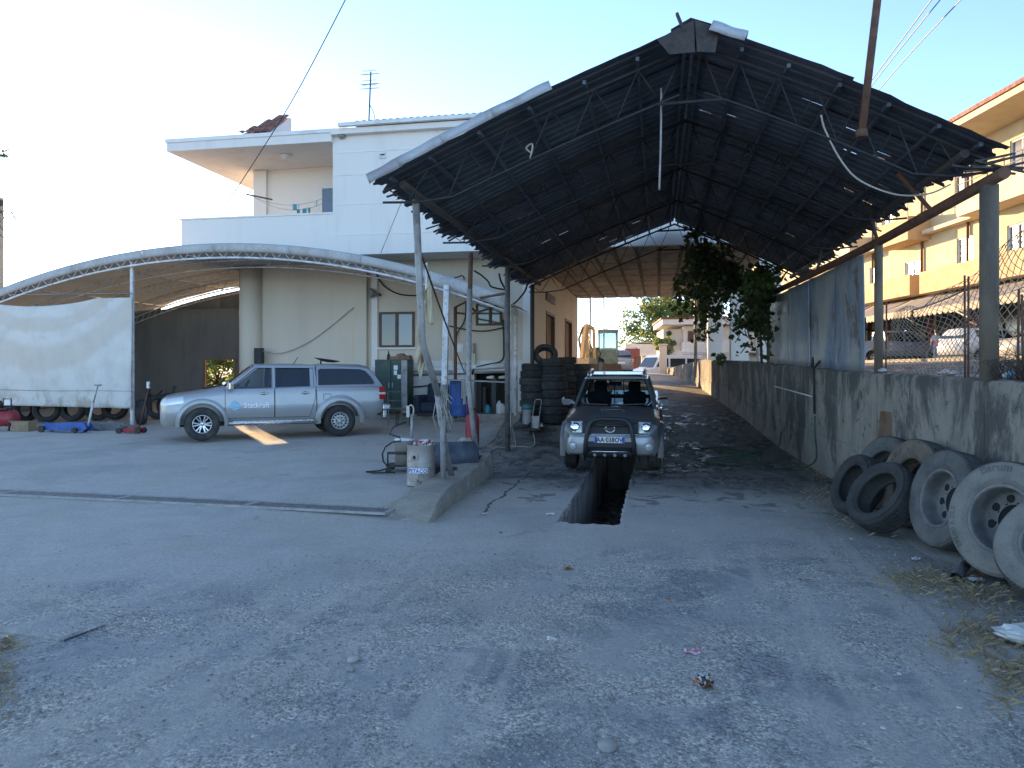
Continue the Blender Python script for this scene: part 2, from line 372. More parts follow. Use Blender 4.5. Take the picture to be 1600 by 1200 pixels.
for i, x in enumerate(xs):
    for j, y in enumerate(ys):
        z = G(x, y)
        if -14 < x < 3 and 0 < y < 24: z += bumpy(x, y)*(1 if y < 9 else .45)
        V.append((x, y, z))
ny = len(ys)
for i in range(len(xs)-1):
    for j in range(ny-1):
        xm, ym = (xs[i]+xs[i+1])/2, (ys[j]+ys[j+1])/2
        if PX0 < xm < PX1 and PY0 < ym < PY1: continue
        Fq.append((i*ny+j, (i+1)*ny+j, (i+1)*ny+j+1, i*ny+j+1))
g = MB(); g.v = V; g.f = Fq; g.m = [0]*len(Fq); g.sm = [True]*len(Fq)
ground = struct(g.build('ground', M['ground']))
# ---- inspection pit
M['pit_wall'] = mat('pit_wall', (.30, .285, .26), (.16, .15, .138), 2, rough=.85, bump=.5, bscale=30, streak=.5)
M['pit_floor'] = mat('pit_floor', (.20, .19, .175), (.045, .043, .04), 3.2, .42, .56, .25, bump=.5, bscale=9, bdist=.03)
pit = struct(bpy.data.objects.new('inspection_pit', None)); C.objects.link(pit); pit.location = (-.87, 9.3, -.2)
def PL(b): return b.xf(Matrix.Translation(-pit.location))
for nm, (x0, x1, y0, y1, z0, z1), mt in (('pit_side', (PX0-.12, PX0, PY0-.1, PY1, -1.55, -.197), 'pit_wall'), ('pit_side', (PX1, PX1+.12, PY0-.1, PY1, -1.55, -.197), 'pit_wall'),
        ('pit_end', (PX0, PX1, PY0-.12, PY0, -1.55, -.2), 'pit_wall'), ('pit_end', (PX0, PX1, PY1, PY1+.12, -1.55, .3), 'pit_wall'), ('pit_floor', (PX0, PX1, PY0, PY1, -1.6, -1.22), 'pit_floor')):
    bb = MB()
    if nm == 'pit_side':        # top follows the ramp, lip a little ragged
        n_ = 60; xm = PX0 if x1 == PX0 else PX1; sg = -1 if x1 == PX0 else 1
        top = []
        for k in range(n_+1):
            y = lerp(y0, y1, k/n_); jit = random.uniform(-.006, .018)
            top.append((y, G(xm, max(y, PY0))+.006, jit))
        for k in range(n_):
            (ya, za, ja), (yb, zb, jb) = top[k], top[k+1]
            xi_a, xi_b = xm+sg*(-.004-ja), xm+sg*(-.004-jb); xo = xm+sg*.11
            bb.add([(xi_a, ya, -1.55), (xi_b, yb, -1.55), (xi_b, yb, zb-.02), (xi_a, ya, za-.02), (xi_a+sg*.02, ya, za), (xi_b+sg*.02, yb, zb), (xo, yb, zb-.03), (xo, ya, za-.03)],
                   [(0, 1, 2, 3), (3, 2, 5, 4), (4, 5, 6, 7)], 0, True)
    else: bb.bx(x0, x1, y0, y1, z0, z1)
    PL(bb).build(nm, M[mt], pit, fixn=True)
# worn slab lips reaching unevenly over the pit edges
rl = random.Random(21)
def lip(p0, p1, inward, n_, amp, nm):
    b = MB(); V = []
    for k in range(n_+1):
        q = lerp(Vector(p0), Vector(p1), k/n_); j = amp*(.15+.85*rl.random()**1.6); z = G(q.x, q.y)
        o_ = q-Vector(inward)*(.16+rl.uniform(0, .12)); i_ = q+Vector(inward)*j
        V += [Vector((o_.x, o_.y, z-.004)), Vector((q.x, q.y, z+.010)), Vector((i_.x, i_.y, z+rl.uniform(-.005, .006))), Vector((i_.x-inward[0]*.02, i_.y-inward[1]*.02, z-.09-rl.uniform(0, .05)))]
    b.add(V, [(k*4+i, (k+1)*4+i, (k+1)*4+i+1, k*4+i+1) for k in range(n_) for i in range(3)], 0, False); PL(b).build(nm, M['ground'], pit, fixn=True)
lip((PX0, PY0-.02, 0), (PX0, 14.6, 0), (1, 0, 0), 46, .045, 'pit_lip'); lip((PX1, PY0-.02, 0), (PX1, 14.6, 0), (-1, 0, 0), 46, .045, 'pit_lip'); lip((PX0-.05, PY0, 0), (PX1+.05, PY0, 0), (0, 1, 0), 14, .16, 'pit_lip')
# rubble and rags on the pit floor
for k in range(26):
    b = MB(); s_ = rl.uniform(.03, .09); bm_ = [(rl.uniform(-1, 1)*s_, rl.uniform(-1, 1)*s_, rl.uniform(0, 1)*s_) for _ in range(8)]
    b.box((0, 0, s_*.3), (s_*rl.uniform(.8, 2), s_*rl.uniform(.6, 1.4), s_*.6), (rl.uniform(-.3, .3), rl.uniform(-.3, .3), rl.uniform(0, 3))); b.xf(Matrix.Translation(Vector((rl.uniform(PX0+.1, PX1-.1), rl.uniform(10.5, 16), -1.22))-pit.location)).build('rubble', M[['pit_wall', 'pit_floor'][k % 2]], pit)
# ---- loose gravel: uncountable, one object
def stones(name, n, region, smin, smax, mats, dens=None, seed=1, flat=.6):
    rs = np.random.RandomState(seed)
    ico = [(0, 0, 1)]+[(.894*math.cos(q), .894*math.sin(q), .447) for q in [k*1.2566 for k in range(5)]]+[(.894*math.cos(q), .894*math.sin(q), -.447) for q in [k*1.2566+.628 for k in range(5)]]
    fc = [(0, 1+k, 1+(k+1) % 5) for k in range(5)]+[(1+k, 6+k, 1+(k+1) % 5) for k in range(5)]+[(1+(k+1) % 5, 6+k, 6+(k+1) % 5) for k in range(5)]
    ico = np.array(ico); fc = np.array(fc); Vs = []; Fs = []; mi = []; c = 0; tries = 0
    while c < n and tries < n*30:
        tries += 1
        d = math.exp(rs.uniform(math.log(region[2]), math.log(region[3]))); xc = rs.uniform(region[0], region[1])*d
        p = cf(xc, d); x, y = p.x, p.y
        if x > xwall(y)-.1: continue
        if PX0-.05 < x < PX1+.05 and PY0-.05 < y: continue
        if dens and rs.rand() > dens(x, y, xc, d): continue
        s_ = smin*(smax/smin)**(rs.rand()**2.6)
        q = ico*(1+rs.uniform(-.28, .28, (11, 1)))*np.array([s_*rs.uniform(.7, 1.3), s_*rs.uniform(.7, 1.3), s_*flat*rs.uniform(.6, 1.1)])
        a = rs.rand()*6.28; ca, sa = math.cos(a), math.sin(a)
        q = q @ np.array([[ca, sa, 0], [-sa, ca, 0], [0, 0, 1]])+np.array([x, y, G(x, y)+bumpy(x, y)+s_*.12])
        Vs.append(q); Fs.append(fc+11*c); mi += [rs.randint(0, len(mats))]*15; c += 1
    b = MB(); b.v = [tuple(p) for p in np.concatenate(Vs)]; b.f = [tuple(int(i) for i in f) for f in np.concatenate(Fs)]; b.m = mi; b.sm = [True]*len(b.f)
    return b.build(name, mats)
M['st1'] = mat('stone_grey', (.36, .335, .30), (.27, .25, .225), 30, rough=.9, fine=.2)
M['st2'] = mat('stone_pale', (.45, .415, .365), (.36, .33, .29), 30, rough=.9, fine=.2)
M['st3'] = mat('stone_brown', (.27, .245, .21), (.19, .175, .155), 30, rough=.9, fine=.2)
from mathutils import noise as mnoise
def dens(x, y, xc, d):
    k = mnoise.fractal(Vector((x*.75, y*.75, 3)), 1., 2., 4)
    band = max(0, 1-abs((xc/d)-(.02))/.42)
    e = -.55*x+y
    f = sstep(-.15, .45, k+.35*band-.15)
    return (.05+.95*f)*(1-sstep(7.6, 9.6, e)*.93)*(1 if d < 11 else .3)
sg_ = stuff(tag(stones('gravel', 24000, (-.72, .72, 2.6, 12), .0036, .014, [M['st1'], M['st2'], M['st3'], M['st1']], dens, 5), 'loose grey gravel scattered over the dusty forecourt', 'gravel'))
# ---- larger stones one can count
for i, (px, py, s_) in enumerate([(950, 1168, .055), (990, 1160, .03), (940, 1072, .026), (1054, 1030, .022), (553, 1032, .05), (548, 1046, .03), (548, 1104, .024), (848, 1132, .022), (1146, 1062, .03), (1097, 1140, .028), (1100, 1160, .026), (983, 1073, .02), (1010, 1098, .02), (1040, 1160, .022), (640, 1064, .018)]):
    d = 1.85*F/(py-HOR); p = at(px, py, d); p.z = G(p.x, p.y)
    rs = random.Random(i); b = MB(); bm = bmesh.new(); bmesh.ops.create_icosphere(bm, subdivisions=2, radius=1)
    ax = Vector((rs.uniform(.8, 1.4), rs.uniform(.6, 1), rs.uniform(.4, .6)))*s_
    for v in bm.verts:
        nn = 1+.25*mnoise.noise(v.co*1.3+Vector((i*5, 0, 0))); v.co = Vector((v.co.x*ax.x*nn, v.co.y*ax.y*nn, v.co.z*ax.z*nn))
    me = bpy.data.meshes.new('stone'); bm.to_mesh(me); bm.free(); me.materials.append(M[['st1', 'st2', 'st1'][i % 3]])
    for q in me.polygons: q.use_smooth = True
    o = bpy.data.objects.new('stone', me); C.objects.link(o); o.location = p+Vector((0, 0, ax.z*.45)); o.rotation_euler = (0, 0, rs.uniform(0, 6))
    tag(o, {0: 'largest dark grey stone near the bottom edge, below the clear wrapper', 1: 'pale stone just right of the largest dark stone', 4: 'large flat grey stone in the gravel left of centre', 5: 'smaller pale stone touching the large flat stone left of centre', 6: 'small grey stone below the large flat stone left of centre', 8: 'grey stone lying right of the crumpled brown wrapper'}.get(i, 'small grey stone lying in the gravel around the wrappers'), 'stone', 'larger stones in the front gravel')
# ---- drain channel across the yard
M['grate'] = mat('grate', (.34, .31, .28), (.24, .21, .19), 10, rough=.7, metal=.5)
M['frame_conc'] = mat('frame_conc', (.40, .385, .36), (.3, .28, .26), 4, rough=.9, bump=.4)
bounds = [(-13.3, 9.62), (-11.25, 9.55), (-9.35, 9.47), (-7.4, 9.4), (-5.37, 9.3), (-3.36, 9.19)]
NM = ['half hidden at the left picture edge, beside the second', 'second section from the left edge', 'third section from the left edge', 'section next to the one at the kerb', 'section ending at the broken kerb']
for i, ((xa, ya), (xb, yb)) in enumerate(zip(bounds, bounds[1:])):
    if i == 0: continue
    za, zb = G(xa, ya)+.012, G(xb, yb)+.012
    t = thing('drain_grate', 'rusty slotted drain grate, '+NM[i], 'drain grate', (xa, ya, za), 0, 'drain grates across the yard')
    dv = Vector((xb-xa, yb-ya, zb-za)); L = dv.length; u = dv/L; nrm = Vector((-u.y, u.x, 0)).normalized()
    fb = MB()
    for sgn in (-1, 1): fb.beam(nrm*.17*sgn, dv+nrm*.17*sgn, .045, .03)
    for q in (0.0, .985): fb.beam(dv*q+nrm*-.16+u*.015, dv*q+nrm*.16+u*.015, .05, .028)
    fb.build('frame', M['frame_conc'], t)
    sb = MB(); nb = 30
    for k in range(nb): c = dv*(.03+.94*k/(nb-1)); sb.beam(c+nrm*-.145-u*.02, c+nrm*.145+u*.02, .034, .022)
    stuff(sb.build('bar', M['grate'], t))
    gb = MB(); gb.beam(Vector((0, 0, -.006)), dv+Vector((0, 0, -.006)), .30, .006); gb.build('channel', M['black_hole'], t)
# ---- broken concrete kerb along the wash lane
kb = MB(); rs = random.Random(4)
kp = [(8.9, -3.6, -2.78, -.2), (9.25, -3.55, -2.8, -.1), (9.6, -3.42, -2.84, .0), (10.2, -3.42, -2.88, .06), (11, -3.42, -2.9, .08), (12, -3.42, -2.95, .12), (12.9, -3.4, -2.98, .17), (13.45, -3.38, -3.0, .19), (13.62, -3.36, -3.02, .18)]
rings = []
for i in range(61):
    y = lerp(kp[0][0], kp[-1][0], i/60); xl = interp(y, [(k[0], k[1]) for k in kp]); xr = interp(y, [(k[0], k[2]) for k in kp]); zt = interp(y, [(k[0], k[3]) for k in kp])
    j = lambda a=.009: rs.uniform(-a, a)
    rings.append([Vector(p) for p in ((xl+j(), y, -.4), (xl+j(), y, zt-.05+j()), (xl+.02+j(), y, zt+j()), ((xl+xr)/2+j(.05), y, zt+.01+j(.012)), (xr-.02+j(.012), y, zt+j()), (xr+j(.01), y, zt-.025+j()), (xr+.02+j(.012), y, (zt-.25)/2+j()), (xr+.04+j(), y, -.42))])
kb.loft(rings)
M['kerb'] = mat('kerb_concrete', (.40, .35, .27), (.30, .265, .21), 3, rough=.95, bump=.8, bscale=35, c3=(.45, .42, .37), s3=6, bdist=.02)
kerb = kb.build('concrete_kerb', M['kerb'], angle=28, fixn=True); set_base(kerb, (-3.2, 11.3, -.15))
tag(kerb, 'broken low concrete kerb carrying the leaning pipes beside the drum', 'kerb')
# ---- retaining wall
def wall_mat():
    m, t, n, l, b = nodes('retaining_concrete'); P = N_co(t, 'World')
    base = N_mix(t, N_ramp(t, N_noise(t, P, 1.6, 7, .65), .35, .68), (.35, .305, .25), (.26, .228, .188))
    drip = N_noise(t, N_map(t, P, (.8, .8, .42)), 1.1, 9, .74, .5)
    sz = n.new('ShaderNodeSeparateXYZ'); l.new(P, sz.inputs[0]); drip = N_math(t, 'ADD', drip, N_math(t, 'MULTIPLY', N_math(t, 'SUBTRACT', sz.outputs[2], .8), .085))
    base = N_mix(t, N_ramp(t, drip, .47, .58), base, (.105, .094, .082))
    d2 = N_noise(t, N_map(t, P, (3.2, 3.2, .6), (3, 1, 0)), 1.3, 7, .7, .3)
    base = N_mix(t, N_math(t, 'MULTIPLY', N_ramp(t, d2, .55, .63), .6), base, (.38, .35, .30))
    base = N_mix(t, N_math(t, 'MULTIPLY', N_ramp(t, N_noise(t, P, 5, 7, .7, .6), .58, .64), .7), base, (.07, .066, .062))
    l.new(base, b.inputs['Base Color']); b.inputs['Roughness'].default_value = .93
    l.new(N_bump(t, N_math(t, 'ADD', N_noise(t, P, 38, 6, .7), N_noise(t, P, 6, 5, .6)), .55, .02), b.inputs['Normal']); return m
M['wall_conc'] = wall_mat()
ywall = [3.0, 8.0, 8.9, 12.0, 15.1, 18.4, 21.7, 26.3, 31, 37, 43, 46]
wl = thing('retaining_wall', 'stained grey concrete retaining wall running up the ramp behind the tyres', 'wall', (xwall(13.8), 13.8, -.2))
for ya, yb in zip(ywall, ywall[1:]):
    b = MB(); nseg = max(3, int((yb-ya)/.22)); rings = []
    prd = .035 if ya == 3.0 else (.0 if int(ya*10) % 3 else .012)
    for i in range(nseg+1):
        y = lerp(ya+.006, yb-.006, i/nseg); x = xwall(y)-prd; zt = wtop(y); jj = lambda a: random.uniform(-a, a)
        hz_ = lerp(G(x-.3, y), zt, .36); rings.append([Vector((x-.012, y, -.6)), Vector((x-.012+jj(.003), y, hz_)), Vector((x+.006, y, hz_+.014)), Vector((x+jj(.004), y, hz_+.03)), Vector((x+jj(.004), y, zt-.04+jj(.012))), Vector((x+.03+jj(.015), y, zt+jj(.02))), Vector((x+.27, y, zt+jj(.012))), Vector((x+.30, y, zt-.04)), Vector((x+.30, y, -.6))])
    b.loft(rings, closed=True).xf(Matrix.Translation(-wl.location)).build('wall_section', M['wall_conc'], wl, angle=40, fixn=True)
# ---- street beyond the wall
M['asphalt'] = mat('asphalt', (.10, .095, .09), (.075, .072, .07), 3, rough=.9, bump=.3, bscale=80, co='World')
b = MB(); pts = [(13.2, 14), (20.2, 14), (20.2, 90), (13.2, 90)]
b.add([cf(x, d, 2.012) for x, d in pts], [(0, 1, 2, 3)]); struct(b.build('street', M['asphalt']))
M['pave'] = mat('paving', (.42, .39, .34), (.34, .31, .27), 3, rough=.9, co='World')
b = MB(); b.prism([(20.2, 14), (24.4, 14), (24.4, 90), (20.2, 90)], lambda u, v, t_: cf(u, v, t_), 1.9, 2.14); struct(b.build('pavement', M['pave'], fixn=True))
b = MB(); b.prism([(12.9, 14), (13.2, 14), (13.2, 70), (12.9, 70)], lambda u, v, t_: cf(u, v, t_), 1.3, 2.1); tag(set_base(b.build('street_kerb', M['concrete'], fixn=True), cf(13, 30, 2)), 'low concrete street kerb beyond the chain fence', 'kerb')
# ================================================================== MAIN BUILDING
def window(par, x0, x1, z0, z1, Y, fm, pm, split=.5, depth=.10, fw=.07, sill=None, base=None):
    """recess-free framed window standing a little proud of the wall face at y = Y (facing -y)"""
    o = base
    f = MB(); f.bx(x0, x0+fw, Y-.045, Y+depth, z0, z1); f.bx(x1-fw, x1, Y-.045, Y+depth, z0, z1)
    f.bx(x0+fw, x1-fw, Y-.043, Y+depth, z1-fw, z1); f.bx(x0+fw, x1-fw, Y-.043, Y+depth, z0, z0+fw)
    if split: xm = lerp(x0, x1, split); f.bx(xm-fw*.6, xm+fw*.6, Y-.05, Y+depth, z0+fw, z1-fw)
    fr_ = f.xf(Matrix.Translation(-o)).build('window', M[fm], par)
    segs = [(x0+fw, lerp(x0, x1, split)-fw*.6), (lerp(x0, x1, split)+fw*.6, x1-fw)] if split else [(x0+fw, x1-fw)]
    for i, (a, c) in enumerate(segs):
        p = MB(); p.bx(a, c, Y-.02+.012*i, Y-.01+.012*i, z0+fw, z1-fw); p.xf(Matrix.Translation(-o)).build('pane', M[pm[i % len(pm)]], fr_)
    if sill: q = MB(); q.bx(x0-.06, x1+.06, Y-.10, Y+.02, z0-.06, z0-.002); q.xf(Matrix.Translation(-o)).build('sill', M[sill], fr_)
    return fr_
YF, YU, YB = 22.0, 20.5, 35.3          # garage front, upper storey front, back
XW = -3.72                              # wall along the passage
XL = -13.0
bo = Vector((-8, 22, .3))
house = thing('workshop_house', 'two storey cream and white house with the garage in its ground floor', 'house', bo)
def HP(b, nm, mt, **k): return b.xf(Matrix.Translation(-bo)).build(nm, M[mt], house, **k)
# ground floor: front wall with openings, passage wall
def wall_with_holes(x0, x1, z0, z1, holes, fn, th):
    xs_ = sorted(set([x0, x1]+[h for q in holes for h in q[:2]])); zs_ = sorted(set([z0, z1]+[h for q in holes for h in q[2:]]))
    b = MB(); S_ = set()
    for i in range(len(xs_)-1):
        for j in range(len(zs_)-1):
            xm, zm = (xs_[i]+xs_[i+1])/2, (zs_[j]+zs_[j+1])/2
            if not any(q[0] < xm < q[1] and q[2] < zm < q[3] for q in holes): S_.add((i, j))
    for (i, j) in S_:
        a, c, e, f = xs_[i], xs_[i+1], zs_[j], zs_[j+1]
        for t_, fl in ((0, False), (th, True)):
            q = [fn(a, e, t_), fn(c, e, t_), fn(c, f, t_), fn(a, f, t_)]; b.add(q[::-1] if fl else q, [(0, 1, 2, 3)])
        for di, dj, (u0, v0), (u1, v1) in ((-1, 0, (a, f), (a, e)), (1, 0, (c, e), (c, f)), (0, -1, (a, e), (c, e)), (0, 1, (c, f), (a, f))):
            if (i+di, j+dj) not in S_: b.add([fn(u0, v0, 0), fn(u0, v0, th), fn(u1, v1, th), fn(u1, v1, 0)], [(0, 1, 2, 3)])
    return b
fy = lambda Y: (lambda u, v, t_: Vector((u, Y+t_, v)))
fx = lambda X: (lambda u, v, t_: Vector((X-t_, u, v)))
a1 = onY(593, 543, YF); a2 = onY(648, 487, YF); W1 = (a1.x, a2.x, a1.z, a2.z)
a1 = onY(744, 509, YF); a2 = onY(785, 468, YF); W2 = (a1.x, a2.x, a1.z, a2.z)
a1 = onY(741, 648, YF); a2 = onY(789, 581, YF); DR = (a1.x, a2.x, .28, a2.z)
HP(wall_with_holes(XL, XW, -.2, 5.1, [W1, W2, DR], fy(YF), .25), 'front_wall', 'plaster_cream', fixn=True)
# white dado on the lower half, right of the pilaster
xp = onY(566, 500, YF).x
HP(wall_with_holes(xp+.3, XW-.02, .0, 2.02, [(DR[0]-.001, DR[1]+.001, -.1, DR[3]+.001)], fy(YF-.012), .01), 'dado', 'plaster_dado', fixn=True)
b = MB(); b.bx(xp-.2, xp+.2, YF-.16, YF+.02, -.1, 5.1); HP(b, 'pilaster', 'plaster_cream', bevel=.01)
b = MB(); b.bx(xp+.32, xp+.52, YF-.06, YF+.02, -.1, 5.1); HP(b, 'pilaster', 'plaster_white', bevel=.01)
b = MB(); b.lathe([(.36, -.1), (.36, 5.1)], 24, Matrix.Translation((XL+.3, YF-.05, 0))); HP(b, 'corner_column', 'plaster_cream')
b = MB(); b.bx(XW-.22, XW+.03, YF-.08, YF+.18, -.1, 5.1); HP(b, 'corner_pilaster', 'plaster_white', bevel=.01)
window(house, *W1, YF, 'brown_frame', ['pane', 'pane_blue'], .5, sill='trim_white', base=bo)
window(house, *W2, YF, 'brown_frame', ['pane', 'pane'], .55, base=bo)
# dark store room behind the low opening
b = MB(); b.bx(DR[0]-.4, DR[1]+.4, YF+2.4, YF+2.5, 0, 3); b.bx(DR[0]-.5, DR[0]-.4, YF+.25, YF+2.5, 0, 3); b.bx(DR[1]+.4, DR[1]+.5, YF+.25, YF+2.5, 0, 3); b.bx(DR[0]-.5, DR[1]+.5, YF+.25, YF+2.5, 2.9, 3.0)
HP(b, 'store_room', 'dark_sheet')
# low step along the front
b = MB(); b.bx(XL+.5, XW-.3, YF-.75, YF-.01, -.1, .46); HP(b, 'step', 'concrete', bevel=.02)
# passage wall with two brown doors
def onX(px, py, X):
    k = (px-800)/F; d = X/(k*CY-SY); return at(px, py, d)
def yz(px, py): p = onX(px, py, XW); return p.y, p.z
D1 = (yz(853, 540)[0], yz(866, 540)[0], .9, yz(860, 489)[1]); D2 = (yz(882.5, 540)[0], yz(893, 540)[0], 1.1, yz(888, 500)[1])
HP(wall_with_holes(YF+.25, YB, -.2, 5.1, [D1, D2], fx(XW), .25), 'passage_wall', 'plaster_cream', fixn=True)
for (ya, yb, za, zb) in (D1, D2):
    f = MB(); f.bx(XW-.2, XW+.03, ya, ya+.1, za, zb); f.bx(XW-.2, XW+.03, yb-.1, yb, za, zb); f.bx(XW-.2, XW+.03, ya+.1, yb-.1, zb-.1, zb)
    dr_ = HP(f, 'door', 'brown_frame'); q = MB(); q.bx(XW-.15, XW-.1, ya+.1, yb-.1, za, zb-.1); q.xf(Matrix.Translation(-bo)).build('door_leaf', M['wood'], dr_)
b = MB(); b.bx(XW-.02, XW+.06, D1[0]-.1, D1[0]+1.9, D1[3]+.35, D1[3]+.62); HP(b, 'wall_vent', 'brown_frame')
# back and far walls
b = MB(); b.bx(XL, XW-.25, YB-.25, YB, -.2, 5.1); b.bx(XL, XL+.25, YF+.25, YB-.25, -.2, 5.1); HP(b, 'back_wall', 'plaster_cream')
# first floor slab over garage and passage
XR = 3.1
b = MB(); b.bx(XL-1.12, XR-.03, YU+.03, YB-.03, 5.12, 5.41); HP(b, 'floor_slab', 'soffit_joint')
nx_, ny_ = 11, 9
pme = MB(); pme.bx(-.5, .5, -.5, .5, -.015, .015); pmesh = pme.mesh('soffit_panel', M['soffit'])
for i in range(nx_):
    for j in range(ny_):
        xa, xb = lerp(XW+.02, XR, i/nx_), lerp(XW+.02, XR, (i+1)/nx_); ya, yb = lerp(YU+.05, YB, j/ny_), lerp(YU+.05, YB, (j+1)/ny_)
        o = bpy.data.objects.new('soffit_panel', pmesh); C.objects.link(o); o.parent = house
        o.location = Vector(((xa+xb)/2, (ya+yb)/2, 5.103))-bo; o.scale = (xb-xa-.12, yb-ya-.16, 1); o.rotation_euler = (random.uniform(-.004, .004), random.uniform(-.004, .004), 0)
b = MB(); b.bx(XL-1.1, XW+.02, YU+.05, YF, 5.085, 5.118); HP(b, 'soffit', 'plaster_white')
# upper storey
xb0 = onY(283, 360, YU).x; xb1 = onY(520, 360, YU).x
b = MB(); b.bx(xb0, xb1, YU, YU+.16, 5.07, 6.26); b.bx(xb0, xb0+.16, YU+.16, YU+2.2, 5.07, 6.26); HP(b, 'balcony_parapet', 'plaster_white')
b = MB(); b.bx(xb0-.03, xb1, YU-.03, YU+.2, 6.262, 6.31); HP(b, 'parapet_cap', 'trim_white')
YR = 22.9
w3 = onY(499, 330, YR); w4 = onY(532, 288, YR)
HP(wall_with_holes(XL-.1, xb1+.5, 5.42, 8.32, [(w3.x, w4.x, 6.0, w4.z)], fy(YR), .22), 'upper_wall', 'plaster_white', fixn=True)
window(house, w3.x, w4.x, 5.95, w4.z, YR, 'trim_white', ['pane_blue'], 0, base=bo, fw=.12)
b = MB(); b.bx(XL-.1, XL+.35, YR-.12, YR+.02, 5.42, 8.3); HP(b, 'pilaster', 'plaster_white')
b = MB(); b.bx(xb1, XR, YU, YU+.2, 5.06, 8.5); b.bx(xb1, xb1+.2, YU+.2, YR, 5.42, 8.32); b.bx(XR-.2, XR, YU+.2, YB, 5.42, 8.5); b.bx(XL, XL+.2, YR+.22, YB, 5.42, 8.3); b.bx(XL+.2, XR-.2, YB-.2, YB, 5.42, 8.5); HP(b, 'upper_wall', 'plaster_white')
for zz in (5.62, 6.5, 7.35, 8.0):
    b = MB(); b.bx(xb1+.01, XR, YU-.012, YU, zz, zz+.035); HP(b, 'string_course', 'trim_white')
# flat eaves with sloping tiled roof
zr = 8.32
xe = onY(262, 246, YU-.1).x
b = MB(); b.bx(xe, xb1+.02, YU-.15, YB+.6, zr, zr+.34); b.bx(xb1+.021, XR+.5, YU-.2, YB+.6, zr+.18, zr+.34); HP(b, 'eaves_slab', 'plaster_white')
b = MB(); b.bx(xe-.03, xb1+.5, YU-.19, YU-.152, zr+.25, zr+.36); HP(b, 'fascia', 'trim_white')
b = MB(); b.bx(xb1+.3, XR+.5, YU-.34, YU-.202, zr+.36, zr+.46); HP(b, 'gutter', 'trim_white')
# gently pitched tile roof: rows of barrel tiles along the eaves; the nearest tiles are pieces
tm = MB()
def barrel(u, v):
    q = math.pi*u; return Vector((-.10*math.cos(q), v*.38, .05*math.sin(q)+.02*(1-v)))
tm.grid(barrel, 6, 1)
tmesh = tm.mesh('roof_tile', M['tile'])
x0r = onY(560, 210, YU).x
roof = HP(MB().add([(x0r, YU-.3, zr+.36), (XR+.5, YU-.3, zr+.36), (XR+.5, 28, zr+1.5), (x0r, 28, zr+1.5), (XR+.5, YB+.6, zr+.36), (x0r, YB+.6, zr+.36)], [(0, 1, 2, 3), (3, 2, 4, 5), (1, 4, 2), (0, 3, 5)]), 'roof', 'tile')
pitch = math.atan2(1.14, 28-YU+.3)
for r_ in range(4):
    n_ = int((XR+.4-x0r)/.2)
    for k in range(n_):
        if r_ and (k % 1): continue
        o = bpy.data.objects.new('roof_tile', tmesh); C.objects.link(o); o.parent = roof
        o.location = Vector((x0r+.1+k*.2, YU-.32+r_*.36, zr+.385+r_*.36*math.tan(pitch)+.03))-bo; o.rotation_euler = (pitch+.03, 0, random.uniform(-.02, .02))
# left roof part rises away as a low slope, with a tiled stair hood on top
b = MB(); b.add([(xe, YU-.15, zr+.345), (x0r, YU-.15, zr+.345), (x0r, YB, zr+.5), (xe, YB, zr+.5)], [(0, 1, 2, 3)]); HP(b, 'roof_deck', 'concrete')
ha = onY(370, 217, 20.45); hb = onY(453, 184, 21.8)
hood = MB(); hx0, hx1, hz0, hz1 = ha.x, hb.x, zr+.35, hb.z
hy0, hy1 = 20.45, 21.8; hxt = hx0+.62
hood.add([(hx0, hy0, hz0), (hx1, hy0, hz0), (hx1, hy1, hz1), (hxt, hy1, hz1), (hx0, hy1+.6, hz0), (hx1, hy1+.1, hz0), (hx1, hy1+.1, hz1)], [(0, 1, 2, 3), (0, 3, 4), (1, 5, 6, 2), (3, 2, 6), (4, 3, 6, 5)])
hd = HP(hood, 'stair_hood', 'plaster_white', fixn=True)
nrow = 8; hang = math.atan2(hz1-hz0, hy1-hy0)
for j in range(nrow):
    q = j/nrow; xa_ = lerp(hx0, hxt, q)
    for i in range(int((hx1-xa_)/.2)):
        o = bpy.data.objects.new('roof_tile', tmesh); C.objects.link(o); o.parent = hd
        o.location = Vector((hx1-.1-i*.2, lerp(hy0, hy1, q)-.04, lerp(hz0, hz1, q)+.035))-bo; o.rotation_euler = (hang+.05, 0, random.uniform(-.02, .02)); o.scale = (1, 1.05*(hy1-hy0)/nrow/math.cos(hang)/.36, 1)
# right hand columns carrying the slab over the passage, standing on the retaining wall
for i, (x, y) in enumerate([(1.92, 31.0), (2.36, 26.2), (2.72, 21.9)]):
    b = MB(); b.bx(x-.02, x+.55, y-.28, y+.28, wtop(y)-.05, 5.12); HP(b, 'column', 'plaster_white', bevel=.015)
# small wall lights, boxes and pipes of the house
p = at(447, 251, 23.1); b = MB(); b.lathe([(.0, -.09), (.13, -.07), (.17, 0), (.17, .03)], 20, Matrix.Translation((p.x, p.y, zr-.032))); tag(set_base(b.build('ceiling_light', M['trim_white']), (p.x, p.y, zr-.03)), 'round white ceiling light under the balcony eaves', 'light')
p = onY(531, 231, YU-.1); b = MB(); b.lathe([(.0, -.1), (.09, -.06), (.11, 0)], 16, Matrix.Translation((p.x+.05, YU-.07, zr+.17))); tag(set_base(b.build('eaves_lamp', M['galv']), (p.x+.05, YU-.07, zr+.1)), 'small grey lamp at the corner under the roof fascia', 'lamp')
p = onY(598, 243, YU); b = MB(); b.bx(p.x-.1, p.x+.1, YU-.03, YU, p.z-.09, p.z+.09, 0); b.bx(p.x-.07, p.x+.07, YU-.036, YU-.03, p.z+.0, p.z+.04, 1); tag(set_base(b.build('wall_plaque', [M['white_metal'], M['rust']]), (p.x, YU, p.z)), 'small white plaque high on the upper wall', 'plaque')
t = thing('wall_lamp', 'grey horn shaped lamp on the garage wall left of the brown window', 'lamp', onY(594, 461, YF))
